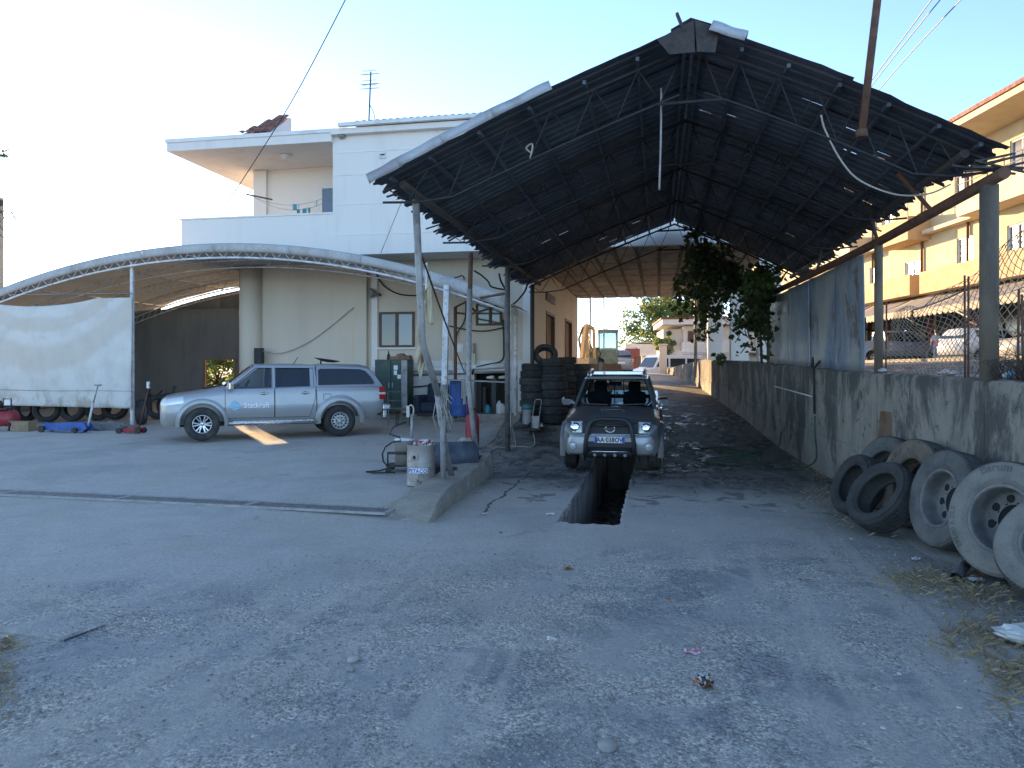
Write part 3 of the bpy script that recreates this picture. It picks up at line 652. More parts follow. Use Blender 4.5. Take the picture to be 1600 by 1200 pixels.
b = MB(); b.lathe([(.05, 0), (.06, .12), (.13, .18), (.16, .30), (.15, .31), (.0, .25)], 20, Matrix.Translation((0, -.1, 0)) @ Euler((R(80), 0, R(-60))).to_matrix().to_4x4()); b.build('shade', M['galv'], t)
b = MB(); b.beam((0, .0, 0), (0, -.14, 0), .06); b.build('bracket', M['steel_dark'], t)
p = onY(408, 556, YF-.3); b = MB(); b.bx(p.x-.13, p.x+.13, YF-.5, YF-.33, p.z-.25, p.z+.24); b.bx(p.x-.1, p.x+.1, YF-.515, YF-.5, p.z-.21, p.z+.2); tag(set_base(b.build('junction_box', M['black'], bevel=.01), (p.x, YF-.4, p.z)), 'black junction box on the round corner column', 'box')
# fuse boxes and pipes beside the rusty frame
t = thing('meter_box', 'beige electricity meter box with small window on the garage wall', 'meter box', onY(721, 551, YF)+Vector((0, -.02, 0)))
b = MB(); b.bx(-.24, .24, -.16, 0, -.33, .33); b.build('case', M['plaster_cream'], t, bevel=.015)
b = MB(); b.bx(-.14, .1, -.18, -.16, .02, .24); b.build('window', M['trim_white'], t)
b = MB(); b.bx(-.2, .16, -.2, -.01, -.62, -.35); b.build('lower_case', M['white_metal'], t, bevel=.01)
t = thing('switch_box', 'small beige switch box right of the meter box', 'switch box', onY(737, 555, YF)+Vector((0, -.02, 0)))
b = MB(); b.bx(-.1, .14, -.12, 0, -.3, .05); b.build('case', M['plaster_cream'], t, bevel=.01); b = MB(); b.tube([(.1, -.05, .05), (.1, -.05, .35)], .03); b.build('conduit', M['galv'], t)
pa = onY(578, 578, YF-.1); pb = onY(788, 571, YF-.1)
b = MB(); b.tube([pa, onY(690, 577, YF-.1), onY(740, 574, YF-.12), pb], .075, 10)
tag(set_base(b.build('wall_pipe', M['trim_white']), pa), 'long white pipe running along the garage wall above the dado', 'pipe')
b = MB(); b.tube([onY(645, 586, YF-.05), onY(789, 581, YF-.05)], .035, 8); tag(set_base(b.build('thin_pipe', M['galv']), onY(645, 586, YF-.05)), 'thin grey pipe just below the white wall pipe', 'pipe')
def cable(name, pts, r, label, mt='rubber_cable', n=5, sub=6, cat='cable', sag=0):
    P_ = [Vector(p) for p in pts]; out = []
    for i in range(len(P_)-1):
        p0 = P_[max(i-1, 0)]; p1 = P_[i]; p2 = P_[i+1]; p3 = P_[min(i+2, len(P_)-1)]
        for k in range(sub):
            q = k/sub; out.append(.5*((2*p1)+(-p0+p2)*q+(2*p0-5*p1+4*p2-p3)*q*q+(-p0+3*p1-3*p2+p3)*q**3)-Vector((0, 0, sag*4*q*(1-q))))
    out.append(P_[-1]); b = MB(); b.tube(out, r, n); o = b.build(name, M[mt]); set_base(o, P_[0]); return tag(o, label, cat)
YC = YF-.06
cable('cable', [onY(588, 428, YC), onY(600, 447, YC), onY(625, 460, YC), onY(660, 462, YC)], .022, 'black cable drooping across the wall above the brown window')
cable('cable', [onY(708, 436, 19), onY(715, 433, 20), onY(725, 434, YC), onY(728, 470, YC), onY(726, 500, YC), onY(715, 520, YC), onY(708, 545, YC)], .022, 'black cable looping down to the meter box')
cable('cable', [onY(700, 509, YC), onY(735, 516, YC), onY(760, 517, YC), onY(786, 512, YC)], .02, 'black cable sagging under the small dark window')
cable('cable', [onY(741, 423, 16), onY(752, 430, 16.3), onY(763, 440, 16.6), onY(768, 448, 17), onY(790, 453, 17.3)], .02, 'black cable slung from the leaning pipe to the canopy post')
cable('cable', [onY(780, 428, 17), onY(783, 440, 17.3), onY(790, 452, 17.4)], .025, 'short black cable under the ragged eave')
cable('cable', [onY(825, 440, 18.5), onY(820, 455, 18.8), onY(808, 470, 19.5), onY(798, 478, YF-.2)], .025, 'black cable curving from the eave to the building corner')
cable('cable', [onY(786, 500, YC), onY(787, 540, YC), onY(784, 563, YC), onY(760, 570, YC-.1), onY(742, 575, YC-.1), onY(738, 585, YC)], .028, 'thick black cable bending along the pipe over the dark opening')
cable('cable', [onY(640, 605, YC), onY(655, 604, YC), onY(672, 602, YC)], .022, 'short black cable beside the green cabinet')
cable('cable', [onY(410, 548, YC-.4), onY(440, 552, YC-.1), onY(490, 530, YC), onY(553, 480, YC)], .012, 'thin grey cable drooping over the cream wall behind the pickup', 'galv')
# laundry line on the balcony
t = thing('clothes_line', 'clothes line with blue and white pegs across the balcony', 'clothes line', onY(392, 306, 21.3))
l0 = onY(392, 306, 21.3); l1 = onY(520, 303, 22)
def lp(q, s_): return lerp(l0, l1, q)+Vector((0, s_*.25, -.35*4*q*(1-q)*(1.2 if s_ else .9)))-l0
for s_ in (0, 1): b = MB(); b.tube([lp(k/14, s_) for k in range(15)], .008, 4); b.build('line', M['galv'], t)
b = MB(); b.beam((-.1, -.1, .03), (.5, .4, -.05), .04); b.build('line_arm', M['rust'], t)
M['peg'] = mat('peg', (.05, .28, .34), rough=.5); pk = MB(); pk.bx(-.035, .035, -.03, .03, -.15, .02)
pkm = pk.mesh('peg', M['peg']); pkw = pk.mesh('peg', M['white_metal'])
for i, (q, s_) in enumerate([(.5, 0), (.53, 0), (.545, 0), (.57, 0), (.6, 1), (.62, 1), (.645, 1), (.66, 1), (.53, 1), (.79, 0)]):
    o = bpy.data.objects.new('peg', pkm if i % 3 else pkw); C.objects.link(o); o.parent = t; o.location = lp(q, s_)
# television aerial
an = onY(575, 205, 23.5); t = thing('roof_aerial', 'thin television aerial mast on the tiled roof', 'aerial', an); hh = onY(580, 112, 23.5).z-an.z
b = MB(); b.tube([(0, 0, -.4), (.1, 0, hh)], .025, 6); b.build('mast', M['steel_dark'], t)
for zz, L in ((hh-.08, .5), (hh-.4, .55), (hh-.55, .42)):
    b = MB(); b.beam((-.2, 0, zz), (.35, 0, zz), .02)
    for k in range(6): b.beam((-.2+k*.11, -.2, zz-.07), (-.2+k*.11, .2, zz+.07), .016)
    b.beam((-.2, 0, zz+.12), (.3, 0, zz+.12), .014); b.build('antenna', M['galv'], t)
cable('aerial_cable', [an+Vector((.05, 0, .9)), an+Vector((.22, 0, .5)), an+Vector((.2, 0, .15)), an+Vector((0, 0, 0))], .012, 'loose cable dangling beside the aerial mast')
# service wire from the sky down to the house
cable('service_wire', [at(560, -40, 17), at(452, 165, 20), at(347, 330, 23)], .013, 'thin dark service wire slanting down to the balcony')
cable('service_wire', [at(650, 260, 19.8), at(595, 395, 20.8)], .01, 'faint thin wire crossing the white upper wall', 'galv')
# ================================================================== ARCHED CANVAS CANOPY
AX, AZ, AR = -11.9, 5.02, 21.0
def arch(x): return AZ-(x-AX)**2/(2*AR)
YA, YA2 = 18.6, 25.0
t = thing('arched_canopy', 'curved pale canvas canopy on white metal posts over the silver pickup', 'canopy', (-10.9, YA, .1)); A0 = t.location.copy()
def AP(b, nm, mt, **k): return b.xf(Matrix.Translation(-A0)).build(nm, M[mt], t, **k)
XA0, XA1 = -21.0, -3.75
b = MB()
def canv(x0, x1, y0, y1): b.grid(lambda u, v: Vector((lerp(x0, x1, u), lerp(y0, y1, v), arch(lerp(x0, x1, u))+.02*math.sin(v*9)*math.sin(u*30))), 60, 8)
canv(XA0, -13.05, YA, YA2); canv(-13.05, XA1, YA, YF-.25)
AP(b, 'canvas_roof', 'canvas_roof', solid=.012)
# pale valance along the front edge, sheet by sheet
edges = [XA0, -18.4, -16.2, -14.0, -11.8, -9.6, -7.6, -5.75, XA1]
for xa, xb in zip(edges, edges[1:]):
    b = MB(); hv = .24 if xa < -6 else .32
    b.grid(lambda u, v: Vector((lerp(xa+.004, xb-.004, u), YA-.06-.03*math.sin(v*3)+random.uniform(-.004, .004), arch(lerp(xa, xb, u))+.14-hv*v)), 10, 3); AP(b, 'valance', 'valance', solid=.01)
b = MB(); pts = [(x, YA, arch(x)-.24) for x in np.linspace(XA0, XA1, 40)]; b.tube(pts, .03, 6); AP(b, 'lower_chord', 'white_metal')
b = MB(); b.tube([(x, YA+.02, arch(x)-.03) for x in np.linspace(XA0, XA1, 40)], .03, 6)
for k in range(44):
    x = lerp(XA0, XA1, k/44); x2 = lerp(XA0, XA1, (k+.5)/44); x3 = lerp(XA0, XA1, (k+1)/44); b.tube([(x, YA, arch(x)-.24), (x2, YA, arch(x2)-.03), (x3, YA, arch(x3)-.24)], .012, 4)
AP(b, 'lattice', 'white_metal')
for y in (20.2, 22.0, 23.6, YA2-.05):
    b = MB(); xe_ = XA1 if y < 21.5 else -13.1
    b.tube([(x, y, arch(x)-.06) for x in np.linspace(XA0, xe_, 30)], .028, 6); b.tube([(x, y, arch(x)-.28) for x in np.linspace(XA0, xe_, 30)], .02, 6)
    for k in range(30): xa, xb = lerp(XA0, xe_, k/30), lerp(XA0, xe_, (k+.5)/30); b.tube([(xa, y, arch(xa)-.28), (xb, y, arch(xb)-.06)], .01, 4)
    AP(b, 'rib', 'white_metal')
for x in (-18, -15.5, -13.2):
    b = MB(); b.tube([(x, YA, arch(x)-.05), (x, YA2, arch(x)-.05)], .025, 6); AP(b, 'purlin', 'white_metal')
px_ = onY(206.5, 600, YA+.15).x
for (x0, y0, z0, x1, z1, r_) in ((px_, YA+.15, -.1, px_, arch(px_)-.05, .042), (-5.36, YA-.1, .45, -5.28, arch(-5.3)-.1, .07), (XA1+.06, YA, .3, XA1+.06, arch(XA1)-.05, .05), (-19.2, YA+.1, -.1, -19.2, arch(-19.2)-.05, .055), (-13.35, YA2-.5, 0, -13.35, arch(-13.35)-.1, .06)):
    b = MB(); b.beam((x0, y0, z0), (x1, y0, z1), r_*2); AP(b, 'post', 'white_metal', bevel=.006)
b = MB(); b.beam((-5.36, YA-.1, .46), (-5.37, YA-.1, .02), .13); AP(b, 'post_foot', 'rust')
# dark sheeting wall at the back with the small opening
q0 = onY(322, 612, YA2); q1 = onY(367, 562, YA2)
bw = thing('sheeting_wall', 'dark grey sheet wall with small square opening at the back of the canopy', 'wall', (-17, YA2, .4))
for xa, xb in zip(np.linspace(-23, -13.25, 9), np.linspace(-23, -13.25, 9)[1:]):
    holes = [(max(xa, q0.x), min(xb, q1.x), q0.z, q1.z)] if (xa < q1.x and xb > q0.x) else []
    w_ = wall_with_holes(xa, xb-.006, -.2, 4.0, holes, fy(YA2+(.02 if int(xa*10) % 2 else 0)), .03); top = MB()
    gap = .16 if xa > -19 else .02
    n_ = 6; top.loft([[Vector((x, YA2+.03*k, z)) for k, z in ((0, 3.99), (0, max(4.0, arch(x)-gap)), (1, max(4.0, arch(x)-gap)), (1, 3.99))] for x in np.linspace(xa, xb-.006, n_)])
    w_.merge(top); w_.xf(Matrix.Translation(-bw.location)).build('sheet', M['dark_sheet'], bw, fixn=True)
b = MB(); b.bx(q0.x-.06, q0.x, YA2-.05, YA2+.06, q0.z, q1.z+.05); b.bx(q1.x, q1.x+.06, YA2-.05, YA2+.06, q0.z, q1.z+.05); b.bx(q0.x, q1.x, YA2-.05, YA2+.06, q1.z, q1.z+.05); b.bx(q0.x, q1.x, YA2-.05, YA2+.06, q0.z-.05, q0.z)
b.xf(Matrix.Translation(-bw.location)).build('opening_frame', M['wood'], bw)
# side sheets of the bay, far left
b = MB(); b.bx(-21.1, -21.0, YA+.3, YA2, -.2, 3.3); b.xf(Matrix.Translation(-bw.location)).build('side_sheet', M['dark_sheet'], bw)
# hanging tarpaulin
xt0, xt1 = -19.4, px_+.12
zt = onY(206, 465, YA).z; zb_ = onY(206, 638, YA).z
def tarp(u, v):
    x = lerp(xt0, xt1, u); sag = .0
    if u < .78: q = (u/.78); sag = .26*4*q*(1-q)*.75
    zt_ = zt-sag; z = lerp(zt_, zb_+.06*(1-u), v)
    fold = .10*math.exp(-((v-.35-.9*(u-.36)**2*2)**2)*30)+.07*math.exp(-((v-.62-.9*(u-.36)**2*3)**2)*40)+.05*math.exp(-((v-.14-(u-.36)**2*1.5)**2)*90)
    fold *= (1-abs(u-.36)*1.0 if u < .9 else .3)*2.2
    return Vector((x, YA-.03-.8*fold*.7-.03*math.sin(u*38+v*3)*v*(.4+u)-.02*math.sin(u*17), z))
def tarp_mat():
    m, t, n, l, b_ = nodes('tarpaulin_cloth'); P = N_co(t, 'World'); sp_ = n.new('ShaderNodeSeparateXYZ'); l.new(P, sp_.inputs[0])
    dx = N_math(t, 'ADD', sp_.outputs[0], 17.3); nz = N_noise(t, P, 1.1, 5, .6)
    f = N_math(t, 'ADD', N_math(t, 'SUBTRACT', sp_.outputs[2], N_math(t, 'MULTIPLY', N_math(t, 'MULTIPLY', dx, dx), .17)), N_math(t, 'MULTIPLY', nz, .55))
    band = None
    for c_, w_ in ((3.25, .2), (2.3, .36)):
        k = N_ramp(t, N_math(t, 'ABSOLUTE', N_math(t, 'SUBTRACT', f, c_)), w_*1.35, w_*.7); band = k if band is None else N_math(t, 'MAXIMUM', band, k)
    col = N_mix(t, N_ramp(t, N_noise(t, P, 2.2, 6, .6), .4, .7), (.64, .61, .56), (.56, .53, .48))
    col = N_mix(t, N_math(t, 'MULTIPLY', band, .5), col, (.52, .45, .36))  # brown arcs draw the shading of the sagging folds into the cloth colour
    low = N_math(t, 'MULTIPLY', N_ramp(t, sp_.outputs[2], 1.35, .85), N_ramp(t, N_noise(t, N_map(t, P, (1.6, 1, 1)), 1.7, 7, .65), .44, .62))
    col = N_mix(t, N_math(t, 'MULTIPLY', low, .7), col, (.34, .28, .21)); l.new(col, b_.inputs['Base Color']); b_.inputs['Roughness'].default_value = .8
    l.new(N_bump(t, N_noise(t, N_map(t, P, (2.5, 1, .7)), 2.5, 5, .55), .55, .08), b_.inputs['Normal']); return m
M['tarp'] = tarp_mat()
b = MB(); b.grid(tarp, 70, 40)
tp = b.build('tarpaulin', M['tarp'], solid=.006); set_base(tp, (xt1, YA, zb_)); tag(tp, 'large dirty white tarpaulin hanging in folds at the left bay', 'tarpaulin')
b = MB(); b.tube([Vector((xt0, YA, zt+.16)), Vector((xt1, YA, zt+.12))], .012, 5); tag(set_base(b.build('tarpaulin_wire', M['galv']), (xt1, YA, zt)), 'thin wire stretched above the hanging tarpaulin', 'wire')
b = MB(); b.tube([tarp(k/20, .845)+Vector((0, -.012, 0)) for k in range(21)], .006, 4); b.xf(Matrix.Translation(-tp.location)).build('cord', M['steel_dark'], tp)
# ================================================================== GABLE CANOPY OVER THE WASH LANE
XRD, ZRD = .40, 5.58
EL = (-3.45, 4.0); ER = (3.54, 4.1); Y0, Y1 = 8.75, 20.1
co = Vector((-3.2, 12, 0.1))
can = thing('gable_canopy', 'large dark gabled canopy of corrugated metal sheets with rusty lattice trusses', 'canopy', co)
def CP(b, nm, mt, **k): return b.xf(Matrix.Translation(-co)).build(nm, M[mt], can, **k)
def rp(side, s_, y, off=0):              # s 0 ridge .. 1 eave
    e = EL if side < 0 else ER; x = lerp(XRD, e[0], s_); z = lerp(ZRD, e[1], s_)
    sag = .05*math.sin(math.pi*s_)+.04*math.sin(y*1.7+s_*2*side)*s_
    nx = -(e[1]-ZRD); nz = (e[0]-XRD); L = math.hypot(nx, nz); k = off/L*(1 if nz > 0 else -1)
    return Vector((x+nx*k, y, z+sag+nz*k))
rs = random.Random(11)
NS = 12
for side in (-1, 1):
    for i in range(NS):
        ya, yb = lerp(Y0, Y1, i/NS), lerp(Y0, Y1, (i+1)/NS)
        for half, (sa, sb) in enumerate(((0.0, .53), (.50, 1.0))):
            sl0 = rs.uniform(-.02, .02); tw = rs.uniform(-.012, .012); lift = rs.uniform(0, .02)+(.03 if half == 0 else 0)
            wide = (yb-ya)+(.06 if rs.random() > .04 else -.006)
            ncor = 5; nsl = 10; prof = []
            for k in range(ncor):
                for q, h in ((0, 0), (.45, 0), (.55, .018), (.9, .018)): prof.append(((k+q)/ncor, h))
            prof.append((1, 0))
            jb = rs.uniform(-.03, .05); jag = [jb+.02*math.sin(pi_*.9+jb*90)+rs.uniform(-.008, .012) for pi_ in range(len(prof))]; jag2 = [rs.uniform(-.03, .02) for _ in range(nsl+1)]
            b = MB(); V = []; holes = set()
            for m_ in range(nsl+1):
                for pi, (pq, h) in enumerate(prof):
                    s_ = lerp(sa, sb, m_/nsl)
                    if half == 1 and m_ == nsl: s_ += jag[pi]*.6
                    y = ya+pq*wide+tw*(m_/nsl-.5)*2+sl0*.3
                    if i == 0 and pi == 0: y += jag2[m_]
                    V.append(rp(side, s_, y, lift+h))
            nn = len(prof)
            for _ in range(3 if rs.random() < .2 else 0): holes.add((rs.randrange(1, nsl-1), rs.randrange(1, nn-2)))
            Fs = []
            for m_ in range(nsl):
                for p_ in range(nn-1):
                    q = (m_*nn+p_, (m_+1)*nn+p_, (m_+1)*nn+p_+1, m_*nn+p_+1)
                    if (m_, p_) in holes:
                        a_, b_, c_, d_ = [Vector(V[k]) for k in q]; base = len(V)   # narrow tear: shrink the gap to a slit
                        t0 = rs.uniform(.2, .8)
                        m1 = lerp(a_, d_, .5); 
                        V += [lerp(a_, d_, .42), lerp(b_, c_, .42), lerp(a_, d_, .62), lerp(b_, c_, .62)]
                        e0, e1 = lerp(V[base], V[base+1], t0*.5), lerp(V[base], V[base+1], t0*.5+.35)
                        Fs += [(q[0], q[1], base+1, base), (base+2, base+3, q[2], q[3])]
                    else: Fs.append(q)
            b.add(V, Fs); 
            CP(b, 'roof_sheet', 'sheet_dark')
# ridge cap and pale turned-up edge sheets at the front
b = MB(); b.add([rp(-1, .06, Y0, .09), rp(-1, 0, Y0, .12), rp(1, .05, Y0, .09), rp(-1, .06, Y1, .09), rp(-1, 0, Y1, .12), rp(1, .05, Y1, .09)], [(0, 1, 4, 3), (1, 2, 5, 4)]); CP(b, 'ridge_cap', 'sheet_top')
for side, segs in ((-1, [(.42, .60, .02), (.585, .76, .03), (.75, .90, .03), (.89, 1.0, .05)]), (1, [(.05, .17, .02)])):
    for sa, sb, hh in segs:
        b = MB(); n_ = 8
        b.grid(lambda u, v: rp(side, lerp(sa, sb, u), Y0-.10-.015*math.sin(u*8)+(.45*(v-.5) if v > .5 else 0), lerp(-.02-.5*hh*(.6+.4*math.sin(u*7)), .085, min(1, v*2))), 10, 4); CP(b, 'edge_flashing', 'sheet_top', solid=.006)
pk_ = rp(-1, 0, Y0)
b = MB(); b.add([pk_+Vector((-.42, -.03, -.12)), pk_+Vector((-.02, -.04, .06)), pk_+Vector((0, -.04, -.30)), pk_+Vector((-.28, -.03, -.30))], [(0, 1, 2, 3)]); b.add([pk_+Vector((.0, -.045, .06)), pk_+Vector((.26, -.04, -.06)), pk_+Vector((.22, -.03, -.32)), pk_+Vector((.02, -.045, -.30))], [(0, 1, 2, 3)]); CP(b, 'gable_plate', 'steel_dark', solid=.008)
b = MB(); b.beam(pk_+Vector((-.12, -.02, -.05)), pk_+Vector((-.2, -.02, .16)), .06, .03); CP(b, 'ridge_stub', 'steel_dark')
# lattice trusses
for ti, y in enumerate((9.05, 11.75, 14.5, 17.2, 19.95)):
    b = MB(); dep = .5
    def lo(side, s_):
        p = rp(side, s_, y, -.08); return p+Vector((0, 0, -dep*(1-.75*max(0, (s_-.8)/.2))))
    for side in (-1, 1):
        b.tube([rp(side, s_, y, -.08) for s_ in np.linspace(0, 1, 9)], .022, 5); b.tube([lo(side, s_) for s_ in np.linspace(.05, 1, 9)], .016, 5)
        npn = 7
        for k in range(npn):
            s0, s1 = .04+k/npn*.94, .04+(k+1)/npn*.94; sm_ = (s0+s1)/2
            b.tube([rp(side, s0, y, -.08), lo(side, sm_), rp(side, s1, y, -.08)], .011, 4)
    b.tube([lo(-1, .12), lo(1, .12)], .02, 5)
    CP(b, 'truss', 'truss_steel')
for side in (-1, 1):
    for s_ in (.03, .17, .33, .5, .66, .82, .95):
        b = MB(); b.beam(rp(side, s_, Y0+.1, -.03), rp(side, s_, Y1-.05, -.03), .04, .045, up=(0, 0, 1)); CP(b, 'purlin', 'sheet_dark')
    b = MB(); b.tube([rp(side, .93, Y0+.25, -.12), rp(side, .93, Y1-.1, -.12)], .05, 8); CP(b, 'eave_beam', 'steel_dark')
# broken bits of batten along the left eave
for k in range(9):
    y = rs.uniform(9, 19.5); b = MB(); p = rp(rs.choice((-1, 1)), 1.0, y, -.03); sx = -1 if p.x < 0 else 1
    b.beam(p+Vector((-.25*sx, rs.uniform(-.2, .2), .1)), p+Vector((.1*sx, 0, rs.uniform(-.06, .0))), .03, .02); CP(b, 'batten', 'steel_dark')
# posts, left row on the kerb
M['galv_dark'] = mat('galv_dark', (.16, .155, .15), (.11, .09, .08), 7, .4, .7, .65, metal=.4, bump=.15, c3=(.12, .07, .05), s3=8)
def post(pts, r_, mt, n=10): b = MB(); b.tube(pts, r_, n); return CP(b, 'post', mt)
post([rp(-1, .95, 9.75, -.1), (-3.30, 10.3, 2.1), (-3.2, 10.75, 1.35)], .05, 'galv'); post([(-3.21, 10.72, 1.42), (-3.2, 11.0, .72), (-3.12, 11.25, .02)], .046, 'galv')
post([(-3.16, 10.9, 1.5), (-3.17, 10.9, .75), (-3.17, 10.92, 0.0)], .046, 'galv')
pq_ = [onY(735.5, 395, 13.5), onY(733, 520, 13.5), onY(732, 600, 13.45), onY(745, 714, 13.2)]
post(pq_[:2], .045, 'rust'); post([pq_[1]+Vector((.02, -.05, .8)), pq_[2], pq_[3]], .05, 'galv')
pl = onY(793, 560, 16.0); post([(pl.x, 16.0, -.1), (pl.x, 16.0, 4.02)], .058, 'galv_dark', 12)
post([(-3.3, 19.8, .3), (-3.3, 19.8, 4.0)], .055, 'steel_dark')
# right row on the wall: a thick concrete pole, slimmer poles behind and the long pipe beam
for (y, r_, zt_, mt) in ((9.06, .095, 3.72, 'pole_conc'), (12.3, .062, 3.62, 'pole_conc'), (19.6, .06, 3.6, 'rust')):
    if mt == 'pole_conc' and mt not in M: M['pole_conc'] = mat('pole_conc', (.17, .135, .10), (.11, .09, .07), 5, rough=.9, bump=.4, streak=.3)
    x = xwall(y)+.12; post([(x, y, wtop(y)-.1), (x, y, zt_)], r_, mt, 14)
b = MB(); b.tube([(xwall(8.7)+.12, 8.75, 3.78), (xwall(12.3)+.12, 12.3, 3.66), (xwall(16)+.12, 16, 3.62), (xwall(19.8)+.12, 19.8, 3.6)], .065, 10); CP(b, 'pipe_beam', 'rust')
for k in range(9):
    p = Vector((xwall(8.9)+.12, 8.95, 3.84)); a_ = rs.uniform(-.35, .35); b = MB(); b.beam(p+Vector((-rs.uniform(.15, .5), rs.uniform(-.2, .2), rs.uniform(-.04, .16))), p+Vector((rs.uniform(.15, .5), rs.uniform(-.1, .3), rs.uniform(-.05, .22))), .022); CP(b, 'stray_bar', 'steel_dark')
b = MB(); b.beam((xwall(10.4)+.1, 10.4, 3.72), rp(1, .86, 10.6, -.1), .07, .05); CP(b, 'bracket', 'rust')
for y in (12.3, 15.5, 19.4): b = MB(); b.beam((xwall(y)+.12, y, 3.62), rp(1, .88, y, -.1), .05, .04); CP(b, 'strut', 'steel_dark')
# rusty mast standing up through the front of the roof
ma = at(1346, 212, 8.0); mb_ = at(1378, -60, 7.7)
b = MB(); b.tube([ma, mb_], .04, 10); b.tube([ma+Vector((0, 0, -.02)), ma+Vector((0, 0, .06))], .06, 10); tag(set_base(b.build('rusty_mast', M['rust']), ma), 'rusty steel mast rising through the front of the dark canopy', 'mast')
# ropes hanging below the roof
cable('hanging_rope', [at(1033, 138, 9), at(1032.5, 215, 9), at(1030, 297, 9)], .014, 'straight pale rope hanging under the canopy ridge', 'galv', cat='rope')
M['rope'] = mat('rope', (.5, .46, .4), rough=.9)
cable('slack_rope', [at(1283, 180, 8.4), at(1290, 205, 8.5), at(1315, 252, 8.6), at(1345, 283, 8.7), at(1400, 304, 8.8), at(1450, 303, 8.9), at(1485, 288, 9)], .011, 'pale rope sagging under the right half of the canopy', 'rope', cat='rope')
cable('rope_end', [at(828, 250, 9.3), at(832, 230, 9.3), at(830, 225, 9.35), at(822, 232, 9.4), at(832, 240, 9.3)], .012, 'knotted pale rope end below the left canopy slope', 'rope', cat='rope')
cable('stay_wire', [at(655, 388, 11), at(700, 515, 13), at(725, 580, 20)], .014, 'dark stay wire slanting down past the leaning pipes')
for k, (a_, b_) in enumerate((((1470, -20, 30), (1366, 120, 40)), ((1485, -20, 30), (1368, 126, 40)), ((1520, -20, 30), (1374, 140, 40)))):
    cable('overhead_wire', [at(*a_), at(*b_), at(b_[0]-120, b_[1]+160, 60)], .026, ['leftmost', 'middle', 'rightmost'][k]+' of the three overhead wires right of the mast')
# sheet screen standing on the retaining wall
M['blue_sheet'] = mat('blue_sheet', (.38, .38, .37), (.2, .26, .34), .8, .42, .62, .55, metal=.2, bump=.2, bscale=8, streak=.4, c3=(.16, .13, .10), s3=2)
scr = thing('sheet_screen', 'weathered blue grey metal sheets standing on the retaining wall under the pipe beam', 'screen', (xwall(15)+.1, 15, 1.75))
yy = [12.8, 14.3, 15.9, 17.5, 19.3]
for k, (ya, yb) in enumerate(zip(yy, yy[1:])):
    b = MB(); b.grid(lambda u, v: Vector((xwall(lerp(ya, yb, u))+.09+.012*(k % 2)+.012*math.sin(u*7+v*2+k), lerp(ya, yb+.06, u)+(.10*v if k == 0 and u < .05 else 0), lerp(wtop(ya)+.0, 3.56-.02*k, v))), 14, 10)
    b.xf(Matrix.Translation(-scr.location)).build('sheet', M['blue_sheet'], scr, solid=.01)
# vine hanging over the wall end
M['leaf_dark'] = mat('leaf_dark', (.04, .07, .025), (.085, .13, .045), 3, rough=.55, rnd=0)
M['bark'] = mat('bark', (.10, .075, .055), (.06, .045, .035), 10, rough=.95, bump=.5)
def leaf_quads(b, p, size, rs, lobed=True):
    a = Euler((rs.uniform(-1.2, 1.2), rs.uniform(-1.2, 1.2), rs.uniform(0, 6.28))).to_matrix()
    pts = [(0, -.5, 0), (.42, -.28, .06), (.5, .12, .1), (.2, .3, .02), (0, .55, 0), (-.2, .3, .02), (-.5, .12, .1), (-.42, -.28, .06)]
    b.add([p+a @ (Vector(q)*size) for q in pts], [(0, 1, 2, 3), (0, 3, 4, 5), (0, 5, 6, 7)])
vn = thing('grape_vine', 'dark leafy vine hanging from the canopy end beside the white columns', 'vine', (xwall(19.5)-.1, 19.5, 1.9)); vo_ = vn.location.copy()
rv = random.Random(5); st = MB(); lv = MB()
def strand(p0, p1, L, n, spread):
    # leafy strand from p0 along to p1, then hanging L
    pts = []
    for k in range(8): q = k/7; pts.append(lerp(p0, p1, q)+Vector((rv.uniform(-.1, .1), rv.uniform(-.1, .1), .2*math.sin(q*3.1))))
    e = pts[-1]
    for k in range(1, 7): pts.append(e+Vector((rv.uniform(-.08, .08)*k*.5, rv.uniform(-.08, .08), -L*k/6)))
    st.tube([p-vo_ for p in pts], .012, 4)
    for _ in range(n):
        q = rv.random()*(len(pts)-1); i = int(q); p = lerp(pts[i], pts[i+1], q-i)+Vector((rv.gauss(0, spread), rv.gauss(0, spread), rv.gauss(0, spread)))
        leaf_quads(lv, p-vo_, rv.uniform(.08, .155), rv)
root = Vector((2.3, 19.6, 3.7))
for k in range(34):
    px, py = rv.choice([(1075, 400), (1085, 430), (1100, 410), (1120, 440), (1070, 440), (1110, 470), (1090, 380), (1130, 410), (1065, 380)])
    strand(root+Vector((rv.uniform(-.5, .2), rv.uniform(-.3, .5), rv.uniform(-.1, .3))), at(px+rv.uniform(-18, 18), py+rv.uniform(-25, 15), rv.uniform(18, 19.4)), rv.uniform(.3, 1.15), 62, .10)
for k in range(26):
    px, py = rv.choice([(1180, 440), (1165, 470), (1190, 460), (1205, 435), (1175, 490)])
    strand(root+Vector((rv.uniform(-.2, .4), rv.uniform(-1, .3), rv.uniform(-.2, .2))), at(px+rv.uniform(-15, 18), py+rv.uniform(-20, 20), rv.uniform(17, 18.6)), rv.uniform(.3, 1.2), 62, .10)
st.tube([Vector((2.55, 19.9, 1.9))-vo_, Vector((2.5, 19.8, 2.8))-vo_, root-vo_], .035, 6)
st.build('stem', M['bark'], vn); stuff(lv.build('foliage', M['leaf_dark'], vn))
